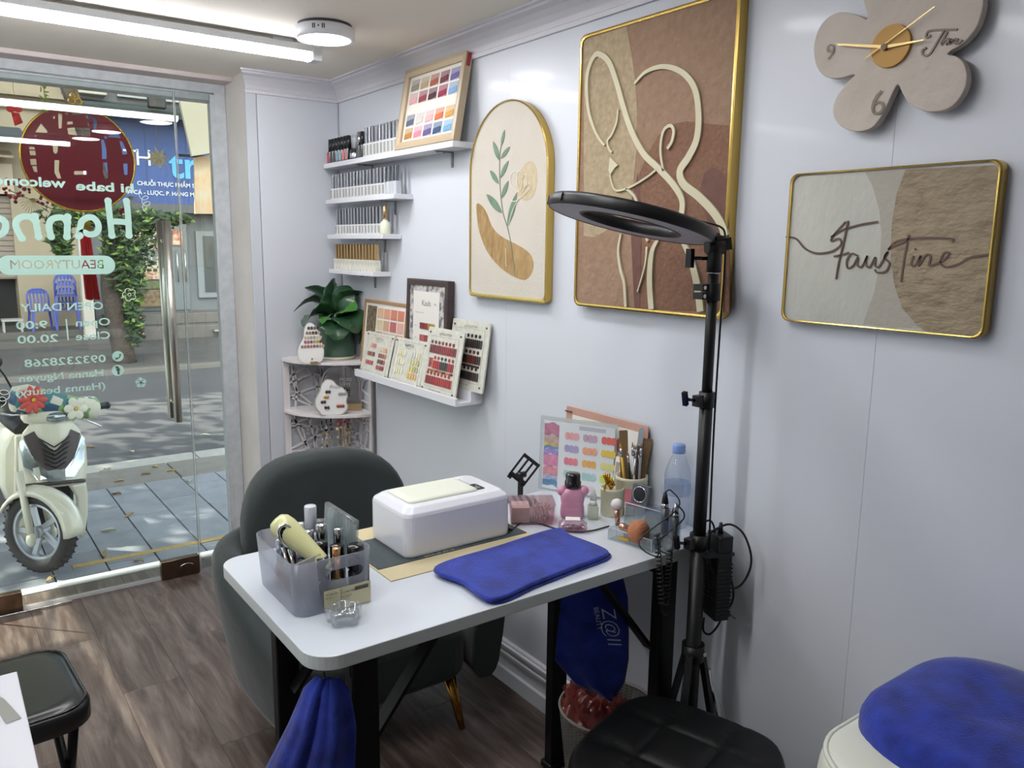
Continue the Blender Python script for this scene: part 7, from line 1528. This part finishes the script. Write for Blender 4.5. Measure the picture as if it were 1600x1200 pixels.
# pen cup with files and brushes
PCp = [(-0.075, 1.445), (-0.023, 1.41)]
pcx, pcy = min(-.055, (PCp[0][0]+PCp[1][0])/2-.008), (PCp[0][1]+PCp[1][1])/2+.012
TC = (0.035, 1.501, 0.895)
ribcup('pen_cup', 'tall cream cup packed with nail files and brushes against the wall', pcx, pcy, .041, .098)
R = random.Random(21)
def stick(name, label, cat, du, dv, tu, tv, L, mk, grp):
    L += .028; tu *= 1.15; tv *= 1.15
    a = Vector((pcx+du, pcy+dv, ZT+.012)); b_ = Vector((pcx+tu, pcy+tv, ZT+L)); t = thing(name, label, cat, tuple(a), group=grp); mk(t, a, b_); return t
GRP = 'files and brushes in the pen cup'
def mkfile(m, w_, rnd_=False):
    def f(t, a, b_):
        d = b_-a; z = d.normalized(); x = Vector((.81, -.59, 0)); x = (x-z*x.dot(z)).normalized()
        P = rrect(w_, d.length, w_*.48 if rnd_ else .002, 5, 0, d.length/2); part('file', MB(basis(a, x, z)).prism(P, -.0012, .0012), m, t, world=True)
    return f
def mkbrush(m, tipm):
    def f(t, a, b_):
        d = b_-a; part('handle', MB().tube([a, a+d*.5, a+d*.8], .003, 8, rr=[.0022, .0034, .0034]), m, t, world=True); part('ferrule', MB().tube([a+d*.8, a+d*.93], .0034, 8), m_silver, t, world=True); part('tip', MB().tube([a+d*.93, b_], .003, 8, rr=[.003, .0008]), tipm, t, world=True)
    return f
mgf = mat('bronze_file', '#8f7450', rough=.7, var=(200, '#7c6242', .3)); mgw = mat('grey_file', '#b9bcc0', rough=.7); mhair = mat('brush_hair', '#8d7a62', rough=.8)
stick('nail_file', 'square bronze nail file standing highest at the back of the pen cup', 'nail file', -.005, .015, -.012, .020, .188, mkfile(mgf, .022), GRP)
stick('nail_file', 'wide bronze nail file leaning right in the pen cup', 'nail file', .015, 0, .036, -.010, .165, mkfile(mgf, .026), GRP)
stick('nail_file', 'rounded pale grey nail file leaning right in the pen cup', 'nail file', .004, .0, .022, -.004, .196, mkfile(mgw, .014, True), GRP)
stick('nail_file', 'short curved bronze file beside the grey file', 'nail file', 0, -.010, .006, -.012, .152, mkfile(mgf, .018, True), GRP)
stick('brush', 'yellow-topped brush at the left of the pen cup', 'brush', -.010, .0, -.032, .008, .158, mkbrush(mat('yellow_plastic', '#d8b040', rough=.4), MATS['yellow_plastic']), GRP)
stick('brush', 'black-handled brush in the pen cup', 'brush', -.006, -.014, -.026, -.010, .142, mkbrush(m_blk, mhair), GRP)
stick('brush', 'white-handled brush with silver ferrule in the pen cup', 'brush', -.002, -.018, -.018, -.016, .166, mkbrush(m_wht, mhair), GRP)
stick('brush', 'clear-handled brush leaning forward in the pen cup', 'brush', .004, -.020, -.004, -.030, .164, mkbrush(clear('clear_handle', '#eeeeff', op=.3, rough=.1), mhair), GRP)
stick('brush', 'dark thin brush among the files', 'brush', .008, -.012, .004, -.018, .140, mkbrush(m_blk, m_blk), GRP)
stick('brush', 'silver tweezers standing in the pen cup', 'tweezers', -.012, -.010, -.010, -.022, .160, mkbrush(m_silver, m_silver), GRP)
stick('brush', 'gold-handled brush among the files', 'brush', .012, .008, .010, .004, .150, mkbrush(m_goldleg, mhair), GRP)
# acrylic organiser
AOp = [(-0.247, 1.321), (-0.229, 1.223), (-0.179, 1.239), (-0.135, 1.229), (-0.089, 1.454)]
aox, aoy = AOp[0]; AM2 = T(aox, aoy, ZT+.0005) @ Matrix.Rotation(math.atan2(AOp[1][1]-AOp[0][1], AOp[1][0]-AOp[0][0]), 4, 'Z')
AL = math.hypot(AOp[1][0]-AOp[0][0], AOp[1][1]-AOp[0][1])
m_ac = clear('organiser_acrylic', '#f5f8f8', op=.07, rough=.03, body='#dfe4e6', f0=1.6); m_ace = mat('acrylic_edge', '#c3cbcd', rough=.15)
ao = thing('acrylic_organiser', 'stepped clear acrylic desk organiser with a small gold plate', 'organiser', M=AM2)
def openbox(x0, y0, x1, y1, h, e=.0025): return MB().box(x0, y0, 0, x1, y0+e, h).box(x0, y1-e, 0, x1, y1, h).box(x0, y0+e, 0, x0+e, y1-e, h).box(x1-e, y0+e, 0, x1, y1-e, h).box(x0+e, y0+e, 0, x1-e, y1-e, .0025)
part('front_tray', openbox(0, 0, AL+.022, .035, .030), m_ac, ao); part('middle_tray', openbox(.020, .0365, AL+.022, .075, .088), m_ac, ao); part('back_tray', openbox(.050, .0765, AL+.03, .105, .070), m_ac, ao)
part('edge_lines', MB().tube([(0, 0, .030), (AL+.022, 0, .030), (AL+.022, .035, .030)], .0012, 5).tube([(.020, .0365, .088), (AL+.022, .0365, .088), (AL+.022, .075, .088)], .0012, 5).tube([(0, 0, .001), (AL+.022, 0, .001)], .0012, 5).tube([(0, 0, 0), (0, 0, .030)], .001, 5).tube([(.02, .0365, 0), (.02, .0365, .088)], .001, 5).tube([(AL+.022, 0, 0), (AL+.022, 0, .03)], .001, 5).tube([(AL+.022, .0365, 0), (AL+.022, .0365, .088)], .001, 5), m_ace, ao)
part('gold_plate', MB().box(.030, -.0012, .010, .060, -.0002, .017), m_gold, ao)
def A2(x, y, z): return tuple(AM2 @ Vector((x, y, z)))
# powder brush lying in the front tray
br = thing('powder_brush', 'fluffy orange powder brush with rose gold handle lying in the front tray', 'brush', A2(.03, .018, .02))
part('handle', MB().tube([A2(.020, .018, .034), A2(.024, .018, .034), A2(.034, .018, .0335), A2(.036, .018, .033), A2(.050, .018, .033)], .008, 16, rr=[.007, .0095, .0100, .0085, .0095]), mat('rose_gold', '#d8a690', rough=.15, metal=.9), br, world=True)
bm_ = mat('orange_bristle', '#b97b58', rough=.95, var=(140, '#a86a48', .25), bump=(300, 1, .003), stretch=(.2, 1, 1))
part('bristles', MB().tube([A2(.049, .018, .033), A2(.056, .018, .033), A2(.070, .018, .033), A2(.082, .018, .033), A2(.090, .018, .033), A2(.093, .018, .033)], .02, 28, rr=[.0105, .021, .0275, .0275, .022, .008]), bm_, br, world=True)
# mushroom brush, round compact, pink item
mbx = thing('mushroom_brush', 'small white-topped brush with rose stem in the organiser', 'brush', A2(.006, .040, .05))
part('head', MB().rings([[A2(.004+rr_*math.cos(a), .026+rr_*math.sin(a), z) for a in [2*PI*i/20 for i in range(20)]] for rr_, z in ((.0005, .072), (.011, .072), (.0145, .078), (.0145, .084), (.011, .091), (.005, .0945), (.0005, .095))]), mat('soft_white', '#dcd6d2', rough=.9), mbx, world=True)
part('stem', MB().cyl(A2(.008, .026, .0305), A2(.004, .026, .072), .0055, .0085, n=14), MATS['rose_gold'], mbx, world=True)
cpx = thing('round_mirror', 'dark round-faced square compact on top of the organiser', 'compact', A2(.045, .05, .09)); CM = AM2 @ T(.028, .046, .0885) @ Matrix.Rotation(math.radians(80), 4, 'X')
part('case', MB(CM).prism(rrect(.046, .046, .004, 3, .023, .023), -.012, 0), mat('compact_grey', '#4e5258', rough=.3, coat=.3), cpx, bevel=.001, world=True)
part('ring', MB(CM).tube([(.023+.018*math.cos(a), .023+.018*math.sin(a), .001) for a in [2*PI*i/32 for i in range(32)]], .0012, 8, closed=True), m_silver, cpx, world=True); part('glass', MB(CM).prism(circ(.0175, 32, .023, .023), 0, .001), m_blkg, cpx, world=True)
pkc = thing('pink_card', 'dusty pink folded card between cup and compact', 'card', A2(.02, .07, .09)); part('sheet', MB(AM2 @ T(.000, .060, .0705, .3) @ Matrix.Rotation(math.radians(78), 4, 'X')).box(0, 0, 0, .036, .040, .0015), mat('dusty_pink', '#b0636a', rough=.6), pkc, world=True)
# water bottle against the wall
wbx, wby = -.044, 1.294
wt = thing('water_bottle', 'clear plastic water bottle with pale blue cap against the wall', 'bottle', (wbx, wby, ZT+.0005))
WBT = 1.01-ZT; s_ = WBT/.205
m_pet2 = clear('pet_plastic', '#f1f5fb', op=.05, rough=.03, body='#cfdcf0', f0=1.5)
part('body', MB().lathe([(r*1, z*s_) for r, z in ((0, .004), (.018, .0), (.028, .001), (.0315, .008), (.0315, .060), (.0295, .064), (.0295, .074), (.0315, .078), (.0315, .112), (.0325, .118), (.0325, .128), (.030, .142), (.022, .165), (.0145, .180), (.0135, .188))], n=36), m_pet2, wt)
part('label_band', MB().lathe([(.0320, .082*s_), (.0322, .112*s_)], n=36), clear('bottle_label', '#e8eef8', op=.35, rough=.3, body='#c3cfe4'), wt)
lt = MB()
for k, s2 in enumerate(('TH', 'true', 'H2O')): text_mb(lt, s2, .009, basis((-.030, .002, (.103-.010*k)*s_), Vector((.3, -1, 0)), (0, 0, 1)), depth=.0003)
for k in range(6): lt.M = basis((-.0335, .022, (.106-.004*k)*s_), Vector((-.5, -1, 0)), (0, 0, 1)); lt.box(0, 0, 0, .014+.004*(k % 3), .0011, .0003)
lt.M = Matrix(); part('label_print', lt, mat('label_blue', '#7f93bc', rough=.6), wt)
part('cap', MB().lathe([(0, .184*s_), (.0155, .184*s_), (.0158, .186*s_), (.0158, .202*s_), (.0145, .205*s_), (0, .205*s_)], n=28), mat('cap_blue', '#86a4dc', rough=.35), wt)
# drill handpieces in an acrylic holder with coiled cords
hb2_ = thing('pen_holder', 'upright clear acrylic tube holding two electric file handpieces', 'holder', A2(AL+.045, .03, 0))
part('tube', MB(AM2).at(AM2 @ T(AL+.048, .034, 0)).rings([[(x, y, z) for x, y in rrect(w2, .032, .003, 2)] for w2, z in ((.040, 0), (.040, .078))]+[[(x, y, z) for x, y in rrect(.036, .028, .003, 2)] for z in (.078, .003)], smooth=False), m_ac, hb2_, world=True)
ends = []
for i, (bx2, by2, tx2, ty2, hz, lab) in enumerate(((AL+.038, .030, AL+.034, .028, .140, 'black-tipped silver electric nail file handpiece, taller of the two'), (AL+.054, .036, AL+.060, .034, .118, 'grey electric nail file handpiece with metal nose'))):
    a = Vector(A2(bx2, by2, .012)); b_ = Vector(A2(tx2, ty2, hz)); d = b_-a
    t = thing('nail_drill', lab, 'nail drill', tuple(a), group='electric file handpieces')
    part('grip', MB().tube([a, a+d*.15, a+d*.5, a+d*.72], .009, 16, rr=[.006, .0085, .0095, .0095]), mat('drill_dark', '#3b3f45', rough=.3, coat=.3), t, world=True)
    part('ring', MB().tube([a+d*.72, a+d*.80], .0088, 16), m_silver, t, world=True); part('nose', MB().tube([a+d*.80, a+d*.92, b_], .006, 14, rr=[.0085, .006, .0035]), m_silver if i else m_blk, t, world=True)
    ends.append((b_, a))
def coil(mb, a, b_, turns, r, wr_):
    a, b_ = Vector(a), Vector(b_); d = (b_-a); x = Vector((.81, -.59, 0)); y = d.normalized().cross(x).normalized(); n = turns*8
    return mb.tube([a+d*k/n+x*r*math.cos(2*PI*k/8)+y*r*math.sin(2*PI*k/8) for k in range(n+1)], wr_, 5)
CE = [(-0.249, 1.165, 0.864), (-0.235, 1.165, 0.791), (-0.222, 1.165, 0.688), (-0.203, 1.165, 0.817), (-0.203, 1.165, 0.753), (-0.209, 1.165, 0.68)]
top1 = ends[0][0]
cpth = smooth([tuple(top1), (top1.x+.006, top1.y-.012, top1.z+.006), (top1.x+.012, top1.y-.03, top1.z-.03), (CE[0][0]-.010, TY0+.03, ZT+.035), (CE[0][0], TY0-.018, ZT+.012), CE[0]], 6)
c1 = thing('coiled_cord', 'black coiled cord hanging over the desk edge, left one of the pair', 'cord', tuple(CE[2]), group='coiled cords of the nail drills')
part('lead', MB().tube(cpth, .0018, 6), m_blk, c1, world=True); cm1 = MB(); coil(cm1, CE[0], CE[2], 17, .0062, .0021); part('coil', cm1, m_blk, c1, world=True)
c2 = thing('coiled_cord', 'black coiled cord hanging over the desk edge, right one of the pair', 'cord', tuple(CE[5]), group='coiled cords of the nail drills')
tp2 = ends[1][0]; part('lead', MB().tube(smooth([tuple(tp2), (tp2.x+.005, tp2.y-.02, tp2.z-.03), (CE[3][0]-.012, TY0+.02, ZT+.02), (CE[3][0], TY0-.016, ZT+.004), CE[3]], 6), .0018, 6), m_blk, c2, world=True)
cm2 = MB(); coil(cm2, CE[3], CE[5], 15, .0062, .0021); part('coil', cm2, m_blk, c2, world=True)
cl = part('loop', MB().tube(smooth([CE[2], (CE[2][0]+.004, CE[2][1], CE[2][2]-.02), (CE[5][0]+.004, CE[5][1], CE[5][2]-.02), CE[5]], 5), .002, 6), m_blk, c1, world=True)
# lamp cord across the desk
LC = [(-0.425, 1.49, 0.803), (-0.405, 1.492, 0.803), (-0.359, 1.522, 0.803), (-0.33, 1.513, 0.803), (-0.315, 1.48, 0.803), (-0.306, 1.436, 0.803), (-0.282, 1.397, 0.803), (-0.243, 1.382, 0.803), (-0.187, 1.382, 0.803)]
lc = thing('lamp_cord', 'thin black power cord snaking from the nail lamp across the desk', 'cord', LC[2]); part('cable', MB().tube(smooth(LC, 6), .0019, 7), m_blk, lc, world=True); part('plug', MB().tube([(LC[0][0]-.004, LC[0][1]+.001, LC[0][2]+.012), (LC[1][0], LC[1][1], LC[1][2]+.001)], .0045, 10, rr=[.0052, .003]), m_blk, lc, world=True)

# ================================================================ RING LIGHT ON TRIPOD
RC_ = (-0.279, 1.2519, 1.5396); RA = (0.7638, -0.6073, -0.2185)
RV = (0.6993, 0.7141, 0.0311)
ra, rv, rc = Vector(RA), Vector(RV), Vector(RC_)
rv = (rv-ra*rv.dot(ra)).normalized(); upi = ra.cross(rv); upi = upi if upi.z > 0 else -upi
rb3 = (rv*math.cos(math.radians(7.2))-upi*math.sin(math.radians(7.2))).normalized()
nz = ra.cross(rb3).normalized(); nz = nz if nz.z > 0 else -nz
RM = Matrix(((ra.x, nz.cross(ra).x, nz.x, rc.x), (ra.y, nz.cross(ra).y, nz.y, rc.y), (ra.z, nz.cross(ra).z, nz.z, rc.z), (0, 0, 0, 1)))
PX_, PY_ = -.145, 1.133
rl = thing('ring_light', 'large black ring light switched off on a tall black tripod stand beside the desk', 'lamp', (PX_, PY_, 0))
m_rb = mat('ring_black', '#070708', rough=.45); m_rd = mat('ring_diffuser', '#a59fa8', rough=.55)
part('ring_body', MB(RM).lathe([(.176, -.008), (.180, -.004), (.180, .012), (.174, .018), (.112, .018), (.106, .012), (.106, -.008), (.110, -.008), (.112, -.004), (.172, -.004), (.176, -.008)], n=80), m_rb, rl, world=True)
part('diffuser', MB(RM).lathe([(.1105, -.0065), (.175, -.0065)], n=80), m_rd, rl, world=True)
part('seam', MB(RM).box(-.1815, -.001, -.006, -.179, .001, .012).cbox((-.155, -.094, .005), (.002, .002, .018)), m_blkg, rl, world=True)
jn = MB(RM); jn.cyl((.178, 0, .004), (.215, 0, .004), .013, .012, n=16).cyl((.183, 0, .004), (.190, 0, .004), .016, n=16)
part('ring_joint', jn, m_rb, rl, world=True)
part('screw', MB(RM).cyl((.125, -.03, .018), (.125, -.03, .026), .005, n=10), m_silver, rl, world=True)
HJ = Vector(RM @ Vector((.215, 0, .004))); HT = Vector((PX_, PY_, 1.455))
part('tilt_head', MB().bar(tuple(HJ), (PX_, PY_, HJ.z-.006), .022, .026).cyl((PX_-.016, PY_+.008, HJ.z-.008), (PX_+.016, PY_-.008, HJ.z-.008), .016, n=16).cyl((PX_, PY_, 1.435), (PX_, PY_, HJ.z), .0155, n=16), m_rb, rl, world=True)
part('wing_knob', MB().cyl((PX_-.045, PY_+.03, 1.464), (PX_-.012, PY_+.009, 1.464), .004, n=8).bar((PX_-.043, PY_+.029, 1.444), (PX_-.043, PY_+.029, 1.484), .014, .012), m_blkg, rl, world=True)
part('head_collar', MB().cyl((PX_, PY_, 1.432), (PX_, PY_, 1.436), .0135, n=16), m_silver, rl, world=True)
part('cable_clamp', MB().cyl((PX_, PY_, 1.375), (PX_, PY_, 1.412), .0165, n=16).box(PX_-.036, PY_-.004, 1.378, PX_-.010, PY_+.022, 1.392).box(PX_-.036, PY_-.004, 1.396, PX_-.010, PY_+.022, 1.410), m_rb, rl, world=True)
pl_ = MB().cyl((PX_-.030, PY_-.0055, 1.385), (PX_-.030, PY_-.004, 1.385), .0045, n=10).cyl((PX_-.030, PY_-.0055, 1.403), (PX_-.030, PY_-.004, 1.403), .0045, n=10); part('clamp_bolt', pl_, m_silver, rl, world=True)
part('upper_pole', MB().cyl((PX_, PY_, 1.14), (PX_, PY_, 1.44), .0115, n=20), m_rb, rl, world=True)
part('middle_pole', MB().cyl((PX_, PY_, .80), (PX_, PY_, 1.175), .0145, n=20), m_rb, rl, world=True)
part('lower_pole', MB().cyl((PX_, PY_, .12), (PX_, PY_, .835), .0175, n=20), m_rb, rl, world=True)
for z, r in ((1.160, .017), (.835, .021), (.30, .024)):
    part('collar', MB().cyl((PX_, PY_, z-.018), (PX_, PY_, z+.016), r, n=20).box(PX_-r-.016, PY_-.006, z-.014, PX_-r+.004, PY_+.012, z+.010), m_rb, rl, world=True)
    part('lock_knob', MB().cyl((PX_-r-.018, PY_+.003, z), (PX_-r-.038, PY_+.010, z+.004), .0035, n=8).bar((PX_-r-.036, PY_+.012, z-.010), (PX_-r-.044, PY_+.010, z+.020), .010, .010), m_blkg, rl, world=True)
part('hub', MB().cyl((PX_, PY_, .545), (PX_, PY_, .585), .026, n=18), m_rb, rl, world=True); part('hub_bolt', MB().cyl((PX_+.01, PY_-.028, .565), (PX_+.01, PY_-.022, .565), .005, n=10), m_silver, rl, world=True)
for a in (-.62, 1.47, 3.55):
    c_, s2 = math.cos(a), math.sin(a); k_ = .125 if -1 < a < 0 else .165
    part('leg', MB().bar((PX_+.02*c_, PY_+.02*s2, .565), (PX_+k_*c_, PY_+k_*s2, .012), .016, .010), m_rb, rl, world=True); part('foot', MB().cyl((PX_+k_*c_, PY_+k_*s2, 0), (PX_+k_*c_, PY_+k_*s2, .02), .010, n=10), m_blk, rl, world=True)
    part('strut', MB().bar((PX_+.02*c_, PY_+.02*s2, .30), (PX_+k_*.6*c_, PY_+k_*.6*s2, .235), .010, .006), m_silver if -1 < a < 0 else m_rb, rl, world=True)
part('gas_strut', MB().cyl((PX_+.034, PY_-.022, .52), (PX_+.075, PY_-.05, .30), .005, n=10), m_silver, rl, world=True)
# power brick and loose cables
pbk = thing('power_adapter', 'black ribbed power adapter strapped to the tripod pole', 'adapter', (-.095, 1.105, .62))
AD = [(-0.095, 1.11, 0.847), (-0.095, 1.119, 0.64), (-0.095, 1.156, 0.816), (-0.095, 1.075, 0.834)]
az0, az1 = AD[1][2]+.005, AD[0][2]; ay = (AD[2][1]+AD[3][1])/2; BMx = T(-.093, ay, 0, math.radians(-20))
part('case', MB(BMx).box(-.018, -.028, az0, .018, .028, az1), mat('adapter_black', '#08090a', rough=.45), pbk, bevel=.003, world=True)
fn_ = MB(BMx)
for k in range(14): fn_.box(-.0195, -.0295, az0+.01+k*.0095, .0195, .0295, az0+.014+k*.0095)
part('fin', fn_, MATS['adapter_black'], pbk, world=True); part('strap', MB(BMx).box(-.052, -.031, az1-.045, .0205, .031, az1-.038), m_blk, pbk, world=True)
part('plug', MB(BMx).tube([(0, 0, az1), (0, 0, az1+.025)], .006, 10, rr=[.0065, .0035]), m_blk, pbk, world=True)
def cable(label, pts, r=.0026, cat='cable', x=None):
    o = part('cable', MB().tube(smooth(pts, 6), r, 8), m_blk, None); tag(o, label, cat, 'black cables at the tripod'); return o
cable('large black cable loop beside the power adapter', [(-0.12, 1.129, 0.845), (-0.1, 1.121, 0.857), (-0.07, 1.109, 0.865), (-0.055, 1.084, 0.85), (-0.05, 1.064, 0.812), (-0.05, 1.06, 0.776), (-0.055, 1.071, 0.738), (-0.065, 1.088, 0.717), (-0.1, 1.103, 0.731), (-0.122, 1.111, 0.767), (-0.125, 1.119, 0.811)])
cable('black cable hanging in a bow below the adapter', [(-0.075, 1.116, 0.783), (-0.06, 1.107, 0.739), (-0.055, 1.099, 0.701), (-0.055, 1.102, 0.671), (-0.06, 1.12, 0.635), (-0.07, 1.128, 0.606), (-0.08, 1.141, 0.585), (-0.09, 1.151, 0.594), (-0.095, 1.147, 0.628)])
cable('black cable running down the tripod pole from the ring light', [tuple(RM @ Vector((.128, -.03, .026))), tuple(RM @ Vector((.145, -.03, .030))), tuple(RM @ Vector((.19, -.01, .03))), (PX_+.020, PY_-.010, 1.50), (PX_+.021, PY_-.012, 1.42), (PX_+.022, PY_-.008, 1.30), (PX_+.018, PY_-.010, 1.1), (PX_+.022, PY_-.010, .9), (PX_+.026, PY_-.010, .80), (PX_+.030, PY_-.014, .70)], .0022)
cable('short loose black cable end poking out below the adapter', [(-0.08, 1.121, 0.672), (-0.08, 1.096, 0.661), (-0.08, 1.07, 0.653)], .002)
cable('black cable curling from the clamp to the adapter plug', [(-0.16, 1.145, 0.811), (-0.16, 1.139, 0.843), (-0.15, 1.126, 0.872), (-0.12, 1.128, 0.879), (-0.1, 1.13, 0.861), (-0.095, 1.129, 0.835)], .0024)
wc = part('white_cable', MB().tube(smooth([(-0.012, 1.176, 0.407), (-0.012, 1.157, 0.382), (-0.012, 1.139, 0.356), (-0.012, 1.12, 0.306)], 6), .002, 6), m_wht, None); tag(wc, 'thin white cable on the wall behind the tripod leg', 'cable')
